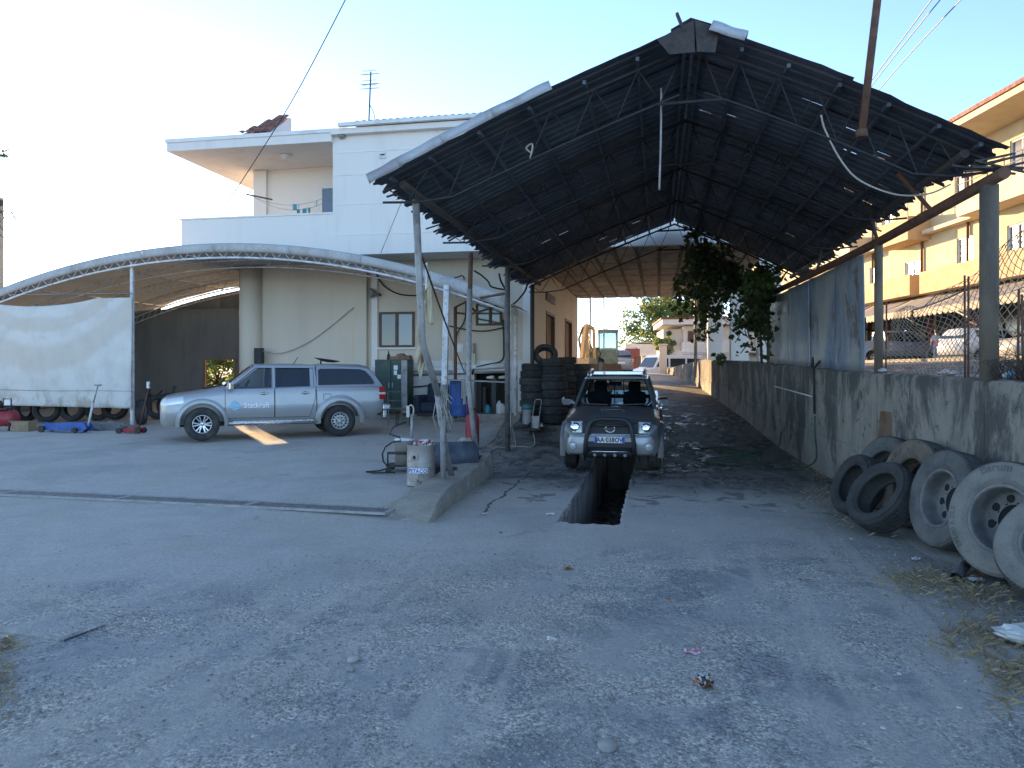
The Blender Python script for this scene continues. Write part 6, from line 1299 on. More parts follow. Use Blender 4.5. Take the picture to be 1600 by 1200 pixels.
# rusty rack frame between garage and wash lane
t = thing('rusty_rack', 'rusty steel frame rack with a shelf beside the dark opening', 'rack', (-5.2, 20.6, .4)); o0 = t.location.copy()
A_ = onY(711.5, 655, 20.8); A_.z = .35; At = onY(711.5, 480, 20.8); Bt = onY(792, 458, 16.4); Bt2 = onY(792, 474, 19.5)
b = MB(); b.tube([A_-o0, At-o0], .05, 8); b.build('post', M['rust'], t)
b = MB(); b.tube([(XW-.2-o0.x, 20.7-o0.y, .3-o0.z), (XW-.2-o0.x, 20.7-o0.y, 3.45-o0.z)], .055, 8); b.build('post', M['white_metal'], t)
for q0_, q1_ in ((At, onY(735, 468, 19.5)), (onY(735, 468, 19.5), Bt), (onY(714, 489, 20.8), onY(735, 491, 20)), (onY(735, 491, 20), Bt2), (onY(735, 480, 20), onY(745, 488, 20.2))):
    b = MB(); b.tube([q0_-o0, q1_-o0], .03, 6); b.build('rail', M['rust'], t)
b = MB(); s0, s1 = onY(690, 593, 20.4), onY(791, 597, 20.4); b.beam(s0-o0, s1-o0, .3, .04); b.build('shelf', M['galv'], t)
for px, nm, mt, sc in ((767, 'white_rag', 'trim_white', .12), (786, 'yellow_cloth', 'canvas', .13)):
    p = onY(px, 591, 20.4); bm = bmesh.new(); bmesh.ops.create_icosphere(bm, subdivisions=2, radius=sc)
    for v in bm.verts: v.co *= 1+.4*mnoise.noise(v.co*14); v.co.z = max(v.co.z*.5, -.02)
    me = bpy.data.meshes.new(nm); bm.to_mesh(me); bm.free(); me.materials.append(M[mt]); o = bpy.data.objects.new(nm, me); C.objects.link(o); o.location = p+Vector((0, 0, .01)); tag(o, 'crumpled '+nm.replace('_', ' ')+' lying on the shelf of the rusty rack', 'rag')
# things on the floor before the dark opening
for px, py, mt, h_, nm, lab in ((763, 645, 'peg', .32, 'jerry_can', 'teal plastic can on the floor of the dark opening'), (781, 645, 'trim_white', .45, 'bottle', 'white spray bottle on the floor by the white post'), (786, 648, 'canvas', .36, 'bottle', 'yellowish bottle beside the white spray bottle')):
    p = onY(px, py, YF-.4); t = thing(nm, lab, 'bottle', (p.x, YF-.5, .46)); b = MB(); b.lathe([(0, 0), (.085, 0), (.09, .03), (.09, h_*.6), (.05, h_*.75), (.025, h_*.85)], 14); b.build('body', M[mt], t); b = MB(); b.lathe([(.03, h_*.85), (.03, h_), (0, h_)], 10); b.build('cap', M['black'], t)
for k, (px, w_, h_) in enumerate(((748, .18, 1.1), (757, .1, .9), (772, .16, 1.2))):
    p = onY(px, 640, YF+.9); b = MB(); b.box((0, 0, h_/2), (w_, .1, h_)); b.box((0, -.06, h_*.7), (w_*.6, .04, .2)); o = b.build('stored_panel', M['dark_sheet'], loc=(p.x, YF+.9, .3), bevel=.01); tag(o, ['left', 'middle', 'right'][k]+' dark panel stored inside the low opening', 'panel')
# hanging torn cloth and strips
def cloth(lab, corners, nm='torn_cloth', mt='cloth_cream', wav=.05, d=17.4):
    if 'cloth_cream' not in M: M['cloth_cream'] = mat('cloth_cream', (.56, .48, .33), (.44, .36, .25), 3, rough=.9, bump=.2)
    P4 = [at(px, py, d) for px, py in corners]; b = MB()
    b.grid(lambda u, v: lerp(lerp(P4[0], P4[1], u), lerp(P4[3], P4[2], u), v)+Vector((0, wav*math.sin(u*6+v*9), .02*math.sin(u*9)*v)), 8, 16); o = b.build(nm, M[mt], solid=.006); set_base(o, P4[0]); return tag(o, lab, 'cloth')
cloth('long cream torn cloth strip hanging left of the leaning pipe', [(656, 468), (667, 470), (660, 570), (646, 568)]); cloth('short pointed cream rag hanging lowest beside the white post', [(652, 560), (664, 555), (663, 574), (656, 597)], wav=.03)
cloth('narrow cream cloth strip right of the leaning pipe', [(667, 432), (672, 428), (678, 508), (669, 506)], wav=.03); cloth('thin white plastic strip hanging at the canopy end', [(664, 412), (668, 410), (668, 450), (664, 455)], mt='trim_white', wav=.02); cloth('small brown torn rag beside the cream strip', [(659, 545), (664, 540), (664, 560), (657, 572)], mt='wood', wav=.02, d=17.3)
M['rope_dirty'] = mat('rope_dirty', (.42, .39, .34), (.3, .28, .25), 12, rough=.95)
b = MB(); rr = random.Random(3)
for k in range(34):
    p = Vector((-3.17+rr.gauss(0, .04), 10.85+rr.gauss(0, .05), 1.35+rr.gauss(0, .06))); L_ = rr.uniform(.15, .62); b.tube([p, p+Vector((rr.gauss(.02, .04), rr.gauss(0, .03), -L_*.5)), p+Vector((rr.gauss(.03, .07), rr.gauss(0, .05), -L_))], .007, 4)
o = b.build('frayed_rope', M['rope_dirty']); set_base(o, (-3.17, 10.85, 1.35)); tag(o, 'bundle of frayed pale rope tied where the leaning pipes cross', 'rope')
# strips hanging from the rack shelf
b = MB()
for k in range(7): p = onY(722+k*2.4, 592, 20.2); b.beam(p, p+Vector((rr.uniform(-.03, .03), 0, -rr.uniform(.35, .85))), .035, .008)
o = b.build('strap_bundle', M['rope_dirty']); set_base(o, onY(722, 592, 20.2)); tag(o, 'grey straps hanging from the rack beside the blue barrel', 'straps')
# ---- drums by the kerb
M['drum'] = mat('drum_metal', (.40, .36, .32), (.29, .25, .21), 3, .35, .68, .6, metal=.35, bump=.15, c3=(.22, .15, .11), s3=5)
p = at(658, 757, 11.6); zg = G(p.x, p.y); t = thing('oil_drum', 'open grey metal drum with blue and white lettered label by the kerb', 'drum', (p.x, p.y, zg), R(5)); DL = t.location.copy()
r_, h_ = .215, .62
b = MB(); b.lathe([(0, .01), (r_*.98, .01), (r_*1.03, 0), (r_*1.03, .02), (r_, .03), (r_, h_*.46), (r_*1.012, h_*.465), (r_*1.012, h_*.475), (r_, h_*.48), (r_, h_-.015), (r_*1.025, h_-.005), (r_*1.01, h_+.003), (r_*.97, h_), (r_*.97, h_-.2), (0, h_-.2)], 40); b.build('body', M['drum'], t)
def on_drum(p_, a0): a_ = a0+p_.x/r_; return Vector(((r_+.004+p_.z)*math.sin(a_), -(r_+.004+p_.z)*math.cos(a_), p_.y))
lb = MB(); lb.grid(lambda u, v: on_drum(Vector((lerp(-.165, .145, u), .205+v*.075, 0)), 0), 24, 1); lab_o = lb.build('label_band', M['plate_white'], t)
bmap(text_mb('PETACO', .078, .0015, .002, 'CENTER', 1.12), lambda q: on_drum(Vector((q.x*.92-.01, q.y+.214, q.z+.003)), 0)).build('label_lettering', M['plate_blue'], lab_o)
b = MB(); b.box((-.05, -r_-.012, .45), (.1, .03, .09)); b.lathe([(.022, 0), (.022, .012), (0, .013)], 14, Matrix.Translation((-.05, -r_-.028, .45)) @ Matrix.Rotation(R(90), 4, 'X'), mi=1); b.build('outlet', [M['drum'], M['black_hole']], t)
b = MB(); b.box((-.02, -r_-.035, .075), (.13, .07, .02)); b.lathe([(.03, 0), (.03, .03)], 10, Matrix.Translation((-.02, -r_-.02, .085))); b.build('latch', M['drum'], t)
rb = MB(); 
def crumple(name, label, cat, loc, sx, sy, sz, mt, seed, sub=3, amp=.55, freq=3.0):
    bm = bmesh.new(); bmesh.ops.create_icosphere(bm, subdivisions=sub, radius=1)
    for v in bm.verts:
        n1 = mnoise.noise(v.co*freq+Vector((seed*7.1, seed, 0))); n2 = mnoise.noise(v.co*freq*2.3+Vector((0, seed*3.7, 1))); s_ = 1+amp*n1+amp*.5*n2
        v.co = Vector((v.co.x*sx*s_, v.co.y*sy*s_, max(0, (v.co.z*.5+.5))*sz*s_))
    me = bpy.data.meshes.new(name); bm.to_mesh(me); bm.free()
    ms = mt if isinstance(mt, list) else [mt]
    for q in ms: me.materials.append(M[q])
    for i, pl in enumerate(me.polygons): pl.material_index = int((mnoise.noise(Vector(pl.center)*(1.6/max(sx, .01))+Vector((seed, 0, 5)))+.5)*len(ms)) % len(ms)
    o = bpy.data.objects.new(name, me); C.objects.link(o); o.location = loc
    return tag(o, label, cat) if cat else o
M['pink'] = mat('pink_print', (.60, .10, .20), (.7, .55, .55), 20, rough=.5); M['paper'] = mat('paper', (.66, .64, .62), (.5, .48, .46), 15, rough=.7)
crumple('plastic_bag', 'red and white plastic bag stuffed in the open drum', 'bag', DL+Vector((.03, 0, h_-.06)), .15, .12, .13, ['paper', 'red', 'paper'], 3)
# hand pump drum trolley behind it
p = at(632, 738, 12.9); t = thing('pump_trolley', 'small oil drum on a wheeled trolley with hand pump and hose', 'oil pump', (p.x, p.y, G(p.x, p.y)), R(10))
b = MB(); b.lathe([(0, .12), (.16, .12), (.16, .52), (.165, .525), (.15, .53), (0, .53)], 28); b.build('drum', M['drum'], t)
b = MB(); b.lathe([(.17, .53), (.17, .56), (0, .565)], 24); b.build('lid', M['trim_white'], t)
b = MB(); b.bx(-.28, .2, -.22, .2, .1, .125); b.tube([(-.25, -.2, .11), (-.25, -.2, .33), (.1, -.22, .33)], .02, 6); b.beam((-.24, -.2, .34), (.1, -.22, .34), .06, .03); b.build('frame', M['steel_dark'], t)
for x, y in ((-.24, -.2), (.18, -.18), (-.24, .18)): b = MB(); b.lathe([(.05, -.02), (.05, .02)], 14, Matrix.Translation((x, y, .05)) @ Matrix.Rotation(R(90), 4, 'X')); b.build('wheel', M['black'], t)
b = MB(); b.tube([(.13, -.02, .5), (.13, -.02, .98)], .025, 8); b.build('pump_tube', M['galv'], t); b = MB(); b.bx(.04, .09, -.05, .0, .93, 1.12); b.tube([(.06, -.02, 1.1), (.12, -.02, 1.14), (.16, -.02, 1.08), (.15, -.02, .95)], .012, 6); b.build('pump_handle', M['canvas'], t)
b = MB(); b.tube([(.05, -.1, .85), (-.15, -.2, .78), (-.22, -.2, .65), (-.05, -.2, .6)]+[(-.05+.3*math.cos(k*.5), -.25+.06*k*.2, .28+.26*math.sin(k*.5)) for k in range(3, 9)]+[(-.35, -.3, .05), (-.6, -.3, .03), (-.45, -.35, .02), (-.1, -.35, .03)], .014, 6); b.build('hose', M['rubber_cable'], t)
# dark rounded barrel lying on its side beyond the drum, with a tan cushion
M['blue_grey'] = mat('blue_grey_barrel', (.085, .10, .125), (.06, .07, .09), 5, rough=.6, bump=.1)
p = at(712, 728, 12.9); t = thing('lying_barrel', 'dark blue grey barrel lying on its side behind the kerb', 'barrel', (p.x-.05, p.y, G(p.x-.2, p.y)), R(30))
b = MB(); b.lathe([(0, -.4), (.22, -.4), (.25, -.38), (.25, -.15), (.258, -.13), (.25, -.11), (.25, .11), (.258, .13), (.25, .15), (.25, .38), (.22, .4), (0, .4)], 32, Matrix.Translation((0, 0, .25)) @ Matrix.Rotation(R(90), 4, 'Y')); b.build('body', M['blue_grey'], t)
b = MB(); b.lathe([(.05, .39), (.05, .42), (0, .425)], 14, Matrix.Translation((0, -.02, .30)) @ Matrix.Rotation(R(-90), 4, 'Y')); b.build('bung', M['black'], t)
p = at(736, 712, 13.3); crumple('seat_cushion', 'tan folded seat cushion beside the lying barrel', 'cushion', (p.x-.15, p.y+.15, G(-3.6, p.y)), .2, .16, .5, 'kerb', 5, amp=.15)
M['purple'] = mat('purple_cloth', (.06, .03, .07), (.04, .022, .05), 9, rough=.9)
p = at(705, 738, 11.9); crumple('rag', 'dark purple rag heap beside the drum on the kerb edge', 'rags', (-3.5, 11.75, .03), .26, .2, .17, 'purple', 6); crumple('rag', 'small purple rag on the far end of the kerb', 'rags', (-3.25, 12.75, .14), .2, .14, .1, 'purple', 8)
crumple('blue_rag', 'small bright blue rag lying behind the kerb end', 'rags', at(749, 705, 14.6)*Vector((1, 1, 0)) + Vector((0, 0, G(-3.3, 14.6))), .14, .12, .05, 'blue_paint', 9) if False else crumple('blue_rag', 'small bright blue rag lying behind the kerb end', 'rags', Vector((at(749, 705, 14.6).x, at(749, 705, 14.6).y, G(at(749, 705, 14.6).x, at(749, 705, 14.6).y))), .14, .12, .05, 'blue_paint', 9)
# pale hose on the floor by the post and green hose on the lane
def floor_hose(nm, pts, r_, lab, mt):
    P_ = []
    for px, py in pts:
        d = 1.75*F/(py-HOR)
        for _ in range(12): q = at(px, py, d); d = (CH-G(q.x, q.y))*F/(py-HOR)
        q = at(px, py, d); P_.append(Vector((q.x, q.y, G(q.x, q.y)+r_+.006)))
    return cable(nm, P_, r_, lab, mt, cat='hose')
floor_hose('floor_hose', [(748, 712), (775, 704), (800, 702), (806, 696), (795, 688), (770, 690), (760, 697), (780, 694), (820, 690), (836, 696), (815, 700), (790, 698)], .016, 'pale hose coiled on the floor beside the canopy post', 'kerb')
M['hose_green'] = mat('hose_green', (.02, .09, .045), (.03, .12, .06), 8, rough=.5)
floor_hose('green_hose', [(1228, 697), (1215, 708), (1180, 712), (1140, 708), (1110, 700), (1093, 694), (1098, 702), (1115, 698), (1150, 704), (1165, 712), (1120, 716), (1103, 722), (1150, 727), (1185, 724), (1180, 716), (1150, 716), (1170, 708), (1190, 712)], .014, 'green garden hose lying in loops on the wash lane', 'hose_green')
cable('green_hose_riser', [Vector((xwall(15.1)-.03, 15.1, wtop(15)-.9)), Vector((xwall(15.1)-.04, 15.05, .5)), Vector((xwall(15)-.06, 14.9, .05)), Vector((xwall(15)-.35, 14.7, -.1))], .014, 'green hose running down the retaining wall to the floor', 'hose_green', cat='hose')
M['pale_rod'] = mat('rod', (.6, .58, .54), rough=.5)  # one even pale colour for the rod
b = MB(); b.tube([Vector((xwall(18.2)-.05, 18.2, 1.35)), Vector((xwall(15.2)-.06, 15.2, 1.22))], .018, 6); tag(set_base(b.build('wall_rod', M['pale_rod']), (xwall(18.2), 18.2, 1.3)), 'pale rod fixed along the retaining wall under the screen', 'rod')
b = MB(); b.tube([Vector((xwall(15.2)+.1, 15.2, 1.9)), Vector((xwall(15.2)-.04, 15.1, 1.75)), Vector((xwall(15.2)-.05, 15.0, .9))], .022, 6); b.tube([Vector((xwall(15.6)+.05, 15.6, 1.8)), Vector((xwall(15.2)-.05, 15.15, 1.95)), Vector((xwall(15.2)-.05, 15.1, 1.7))], .018, 6); tag(set_base(b.build('water_pipe', M['steel_dark']), (xwall(15.2), 15.2, 1.7)), 'dark water pipe bending over the top of the retaining wall', 'pipe')
# wet vacuum and hand cart by the tyres
p = at(825, 642, 19.0); zg = G(p.x, p.y); t = thing('wet_vacuum', 'steel wet vacuum with teal lid beside the first tyre stack', 'vacuum', (p.x, p.y, zg))
b = MB(); b.lathe([(0, .1), (.14, .1), (.145, .12), (.145, .46), (.15, .47)], 24); b.build('tank', M['galv'], t); b = MB(); b.lathe([(.15, .47), (.155, .54), (.12, .60), (.05, .62), (0, .62)], 24); b.build('lid', mat('teal_lid', (.04, .12, .13), rough=.5), t)
for k in range(4): q = k*1.57+.7; b = MB(); b.lathe([(.04, -.015), (.04, .015)], 10, Matrix.Translation((.16*math.cos(q), .16*math.sin(q), .04)) @ Matrix.Rotation(R(90), 4, 'X')); b.build('wheel', M['black'], t)
b = MB(); b.tube([(.1, -.1, .4), (.18, -.2, .2), (0, -.28, .06), (-.3, -.3, .03)], .025, 8); b.build('hose', M['black'], t)
p = at(838, 648, 18.6); t = thing('hand_cart', 'grey folding hand cart standing before the tyre stacks', 'cart', (p.x, p.y, G(p.x, p.y)), R(-25))
b = MB()
for s_ in (-1, 1): b.tube([(s_*.1, -.05, .05), (s_*.1, .0, .45), (s_*.1, .08, .75)], .012, 6)
b.tube([(-.1, .08, .75), (-.07, .1, .8), (.07, .1, .8), (.1, .08, .75)], .012, 6); b.build('handle', M['galv'], t); b = MB(); b.box((0, -.25, .05), (.26, .5, .03)); b.build('platform', M['steel_dark'], t); b = MB(); b.box((0, -.02, .25), (.22, .03, .3)); b.build('upright', M['galv'], t)
for s_ in (-1, 1): b = MB(); b.lathe([(.07, -.02), (.07, .02)], 14, Matrix.Translation((s_*.15, 0, .07)) @ Matrix.Rotation(R(90), 4, 'Y')); b.build('wheel', M['black'], t)
p = at(846, 648, 18.7); t = thing('white_bottle', 'white plastic bottle on the floor beside the hand cart', 'bottle', (p.x, p.y, G(p.x, p.y))); b = MB(); b.lathe([(0, 0), (.038, 0), (.04, .02), (.04, .15), (.02, .18)], 14); b.build('body', M['trim_white'], t); b = MB(); b.lathe([(.022, .18), (.022, .21), (0, .21)], 10); b.build('cap', M['white_metal'], t)
# ---- litter on the forecourt
def gp(px, py):
    d = 1.85*F/(py-HOR)
    for _ in range(8): q = at(px, py, d); d = (CH-G(q.x, q.y))*F/(py-HOR)
    q = at(px, py, d); return Vector((q.x, q.y, G(q.x, q.y)+.004))
def scrap(nm, lab, px, py, s_, mt, seed, cat='litter'):      # folded sheet of litter
    rs_ = random.Random(seed); b = MB(); n_ = 6; hts = [[rs_.uniform(0, .5)*s_ for _ in range(n_+1)] for _ in range(n_+1)]; a_ = rs_.uniform(0, 6)
    b.grid(lambda u, v: Vector(((u-.5)*s_*2*math.cos(a_)-(v-.5)*s_*1.3*math.sin(a_)+rs_.uniform(-.1, .1)*s_, (u-.5)*s_*2*math.sin(a_)+(v-.5)*s_*1.3*math.cos(a_), hts[int(u*n_)][int(v*n_)])), n_, n_, sm=False); ms = [M[q] for q in mt]
    for i in range(len(b.m)): b.m[i] = (i//5+i//13) % len(ms)
    o = b.build(nm, ms, loc=gp(px, py), solid=.002); return tag(o, lab, cat)
M['orange'] = mat('orange_peel', (.5, .2, .06), (.35, .14, .05), 20, rough=.6); M['choc'] = mat('choc', (.05, .028, .02), (.09, .05, .03), 20, rough=.6); M['clear_pl'] = mat('clear_plastic', (.62, .6, .55), (.5, .46, .38), 20, rough=.3)
crumple('crumpled_wrapper', 'crumpled brown and white food wrapper on the gravel below the pink paper', 'litter', gp(1101, 1075), .05, .045, .065, ['choc', 'paper', 'choc', 'orange'], 4, amp=.7)
scrap('pink_wrapper', 'bright pink torn wrapper on the gravel right of centre', 1081, 1022, .05, ['pink', 'pink', 'paper'], 2); scrap('clear_wrapper', 'clear crumpled plastic wrapper on the gravel at the middle', 860, 1002, .05, ['clear_pl'], 3)
scrap('orange_scrap', 'orange brown scrap lying below the pit end', 888, 890, .045, ['orange', 'choc'], 4); scrap('pink_wrapper', 'small pink wrapper on the concrete left of the pit', 756, 804, .04, ['pink', 'paper'], 5); scrap('white_paper', 'white paper scrap at the left corner of the pit', 860, 805, .05, ['paper'], 6)
scrap('orange_scrap', 'tiny orange scrap below the small pink wrapper', 783, 833, .025, ['orange', 'choc'], 7); scrap('pink_wrapper', 'pink and white wrapper beneath the rimmed truck wheel', 1432, 875, .05, ['pink', 'paper', 'paper'], 8); scrap('white_paper', 'long white paper scrap below the lettered truck wheel', 1525, 908, .06, ['paper'], 9)
scrap('orange_scrap', 'tiny brown leaf scrap on the gravel above the pink paper', 1045, 937, .02, ['orange'], 10); scrap('yellow_scrap', 'small orange scrap by the dark kerb at the left edge', 12, 998, .03, ['orange', 'paper'], 11); scrap('green_leaf', 'small pale green leaf on the gravel near the bottom', 703, 1153, .02, ['leaf_pale'], 12) if 'leaf_pale' in M else None
wr_ = random.Random(12)
for k, (px, py) in enumerate([(1070, 960), (1290, 870), (1330, 843), (1298, 910), (1190, 880), (1480, 905), (1140, 850), (1405, 1055), (1499, 1108), (1380, 1140), (1225, 800), (1052, 830), (895, 842), (860, 883), (420, 905), (495, 930), (270, 1010), (700, 960), (760, 1060), (1180, 1100), (20, 930), (600, 880)]):
    scrap('white_scrap', 'tiny pale paper scrap or chip on the forecourt', px, py, wr_.uniform(.008, .018), ['paper'], 40+k, 'litter')['group'] = 'tiny pale scraps on the forecourt'
# pale sack at the right edge
p = gp(1592, 1005); crumple('cement_sack', 'pale dirty sack lying at the right picture edge', 'sack', p+Vector((.1, 0, 0)), .24, .16, .12, ['paper', 'canvas'], 14, amp=.2)
# dry grass patches by the tyres and at the left edge
M['straw'] = mat('straw', (.36, .27, .14), (.27, .2, .11), 8, rough=.9); M['grass_g'] = mat('grass_green', (.10, .13, .04), (.15, .16, .06), 8, rough=.9)
def grass(nm, lab, pts, n_, mt, h=(.01, .06), seed=1):
    rs_ = random.Random(seed); b = MB()
    for _ in range(n_):
        px, py, sx, sy = rs_.choice(pts); q = gp(px+rs_.gauss(0, sx), max(600, py+rs_.gauss(0, sy))); a_ = rs_.uniform(0, 6.28); L_ = rs_.uniform(.03, .12); hh = rs_.uniform(*h)
        if q.x > xwall(q.y)-.05: continue
        e = q+Vector((math.cos(a_)*L_, math.sin(a_)*L_, hh)); pr = Vector((-math.sin(a_), math.cos(a_), 0))*.003
        b.add([q-pr, q+pr, lerp(q, e, .6)+pr+Vector((0, 0, hh*.3)), e], [(0, 1, 2, 3)])
    return stuff(tag(b.build(nm, M[mt]), lab, 'grass'))
grass('dry_grass', 'dry straw and dead grass along the foot of the tyre row', [(1470, 915, 45, 14), (1430, 905, 30, 10), (1350, 790, 40, 12), (1300, 775, 30, 10), (1560, 990, 25, 20), (1580, 1060, 25, 25), (1510, 1000, 30, 20), (1530, 930, 30, 12), (1292, 742, 14, 5), (1262, 722, 12, 4)], 1900, 'straw', (.008, .06), 3)
grass('weeds', 'thin brown weeds growing at the left picture edge', [(5, 1045, 10, 25), (0, 1085, 8, 25), (10, 1010, 10, 6)], 260, 'straw', (.004, .025), 4)
# dark edge slab at the far left front
p0 = gp(-30, 985); p1 = gp(100, 1003)
b = MB(); b.add([p0+Vector((0, .0, .03)), p1+Vector((0, 0, .012)), p1+Vector((.05, .35, .006)), p0+Vector((0, .5, .02)), p0+Vector((0, 0, -.05)), p1+Vector((0, 0, -.05))], [(0, 1, 2, 3), (4, 5, 1, 0)]); o = b.build('slab_edge', M['ground']); tag(o, 'broken dark edge of the concrete slab at the left front', 'slab edge')
# ================================================================== STREET SIDE, RIGHT
M['wall_yellow'] = mat('wall_yellow', (.56, .45, .28), (.50, .40, .24), .8, .4, .7, .9, fine=.04)
M['wall_ochre'] = mat('wall_ochre', (.52, .35, .19), (.47, .31, .16), 1, rough=.9, fine=.04)
M['slab_cream'] = mat('slab_cream', (.60, .50, .34), (.54, .45, .3), 1, rough=.9, fine=.04)
M['awning'] = mat('awning_cloth', (.26, .235, .22), (.20, .185, .17), 2, rough=.9)
M['awning_edge'] = mat('awning_edge', (.42, .36, .27), (.34, .28, .2), 3, rough=.9)
M['roof_red'] = mat('roof_red', (.22, .06, .05), (.16, .05, .04), 3, rough=.8)
M['shop_glass'] = mat('shop_glass', (.10, .09, .075), rough=.12, fine=0, spec=.7)
base = cf(23.2, 40, 2.1)
yb = thing('yellow_apartment_house', 'long yellow apartment house with balconies and shop awnings across the street', 'house', base, YAW)
def YP(b, nm, mt, par=None, **k): return b.xf(Matrix.Translation((-23.2, -40, -2.1))).build(nm, M[mt], par or yb, **k)
WX = 23.2
fxw = lambda u, v, t_: Vector((WX+t_, u, v))
holes = [(43.0, 44.6, 6.0, 8.1)]
for k in range(4): holes.append((34.0-k*0-0+0, 35.4, 6.2, 8.5)) if k == 0 else None
holes += [(38.0, 39.4, 6.3, 8.6), (47.5, 49, 6.2, 8.4), (52, 53.4, 6.2, 8.4), (33.6, 35.2, 10.4, 12.4), (38.2, 39.6, 10.4, 12.4), (46, 47.4, 10.2, 12.2), (28, 29.5, 6.2, 8.4), (28, 29.5, 10.4, 12.4)]
shop = [(26.2, 29.6), (30.4, 33.4), (34.2, 37.4), (38.2, 41.4), (42.2, 45.4), (46.2, 49.4), (50.2, 54.2), (55.2, 59.4)]
holes += [(a_, c_, 2.4, 5.0) for a_, c_ in shop]
YP(wall_with_holes(14, 74, 2.0, 13.2, holes, fxw, .3), 'facade', 'wall_yellow', fixn=True)
for (a_, c_, z0, z1) in holes:
    sh = z0 < 3; b = MB(); fw = .08
    for (u0, u1, v0, v1) in ((a_, a_+fw, z0, z1), (c_-fw, c_, z0, z1), (a_+fw, c_-fw, z1-fw, z1), (a_+fw, c_-fw, z0, z0+fw), ((a_+c_)/2-.04, (a_+c_)/2+.04, z0+fw, z1-fw)): b.bx(WX+.06, WX+.2, u0, u1, v0, v1)
    fr_ = YP(b, 'shop_window' if sh else 'window', 'brown_frame' if sh else 'trim_white')
    bright = (a_ == 43.0)
    b = MB(); b.bx(WX+.12, WX+.14, a_+fw, c_-fw, z0+fw, z1-fw); YP(b, 'pane', 'chrome' if bright else 'shop_glass', fr_)
b = MB(); b.bx(WX+.3, WX+9, 14, 74, 2, 13.2); YP(b, 'block', 'wall_yellow')
b = MB(); b.bx(20.9, WX+9.5, 13.5, 74.5, 13.2, 13.5); YP(b, 'roof_slab', 'slab_cream'); b = MB(); b.bx(20.8, WX+9.6, 13.4, 74.6, 13.502, 13.68); YP(b, 'roof_trim', 'roof_red')
# balconies: parapet front, ends, floor
for (d0, d1, z0, z1, mt, rail) in ((26, 40.6, 5.85, 7.0, 'wall_ochre', 0), (41.6, 47.6, 5.9, 7.05, 'wall_ochre', 0), (50, 57, 5.9, 7.05, 'wall_ochre', 0), (24, 37.2, 9.3, 10.5, 'slab_cream', 1), (41.8, 45.6, 9.0, 10.3, 'wall_ochre', 1), (49, 56, 9.2, 10.4, 'slab_cream', 0)):
    b = MB(); b.bx(21.9, 22.05, d0, d1, z0, z1); b.bx(22.05, WX, d0, d0+.15, z0, z1); b.bx(22.05, WX, d1-.15, d1, z0, z1); b.bx(22.05, WX, d0+.15, d1-.15, z0, z0+.2)
    bo_ = YP(b, 'balcony', mt)
    if rail:
        n_ = int((d1-d0)/1.2)
        for k in range(n_+1): b = MB(); b.bx(21.95, 21.99, d0+.1+k*1.2, d0+.14+k*1.2, z1, z1+.75); YP(b, 'rail_post', 'steel_dark', bo_)
        for zz in (.35, .74): b = MB(); b.bx(21.95, 21.99, d0, d1, z1+zz, z1+zz+.035); YP(b, 'rail', 'steel_dark', bo_)
# tall upper slab band continuing along the facade
for a_, c_ in ((37.3, 41.7), (45.7, 48.9)): b = MB(); b.bx(22.6, WX, a_, c_, 9.25, 9.45); YP(b, 'ledge', 'slab_cream')
for d in (38.3, 42.6, 48.4): b = MB(); b.tube([(WX-.09, d, 5.2), (WX-.09, d, 13.1)], .07, 8); YP(b, 'drain_pipe', 'rust')
for a_, c_ in zip(shop, shop[1:]): pass
for (s0, s1) in zip([q[1] for q in shop[:-1]], [q[0] for q in shop[1:]]): b = MB(); b.bx(WX-.14, WX-.02, s0+.1, s1-.1, 2.14, 5.0); YP(b, 'shop_pillar', 'roof_red')
# awnings with scalloped front edges, one per shop front
for i, (a_, c_) in enumerate(((25.8, 31.4), (31.6, 37.6), (37.8, 42.6), (42.8, 47.6), (47.8, 53.8))):
    low = 4.75-.05*(i % 2); b = MB(); n_ = 10
    b.grid(lambda u, v: Vector((lerp(WX-.05, 20.0, v), lerp(a_, c_, u), lerp(6.0, low, v)-.12*math.sin(math.pi*v)+.03*math.sin(u*31.4))), 20, 6); aw = YP(b, 'awning', 'awning', solid=.02)
    b = MB(); sc = 14
    for k in range(sc):
        u0, u1 = lerp(a_, c_, k/sc), lerp(a_, c_, (k+1)/sc); um = (u0+u1)/2
        b.add([(19.99, u0, low+.02), (19.99, u1, low+.02), (19.985, u1, low-.22), (19.98, lerp(u1, um, .5), low-.31), (19.98, um, low-.34), (19.98, lerp(u0, um, .5), low-.31), (19.985, u0, low-.22)], [tuple(range(7))])
    YP(b, 'valance', 'awning_edge', aw, solid=.015)
    for q in (a_+.1, c_-.1): b = MB(); b.tube([(20.05, q, low), (WX-.05, q, 4.2)], .03, 5); YP(b, 'awning_arm', 'steel_dark', aw)
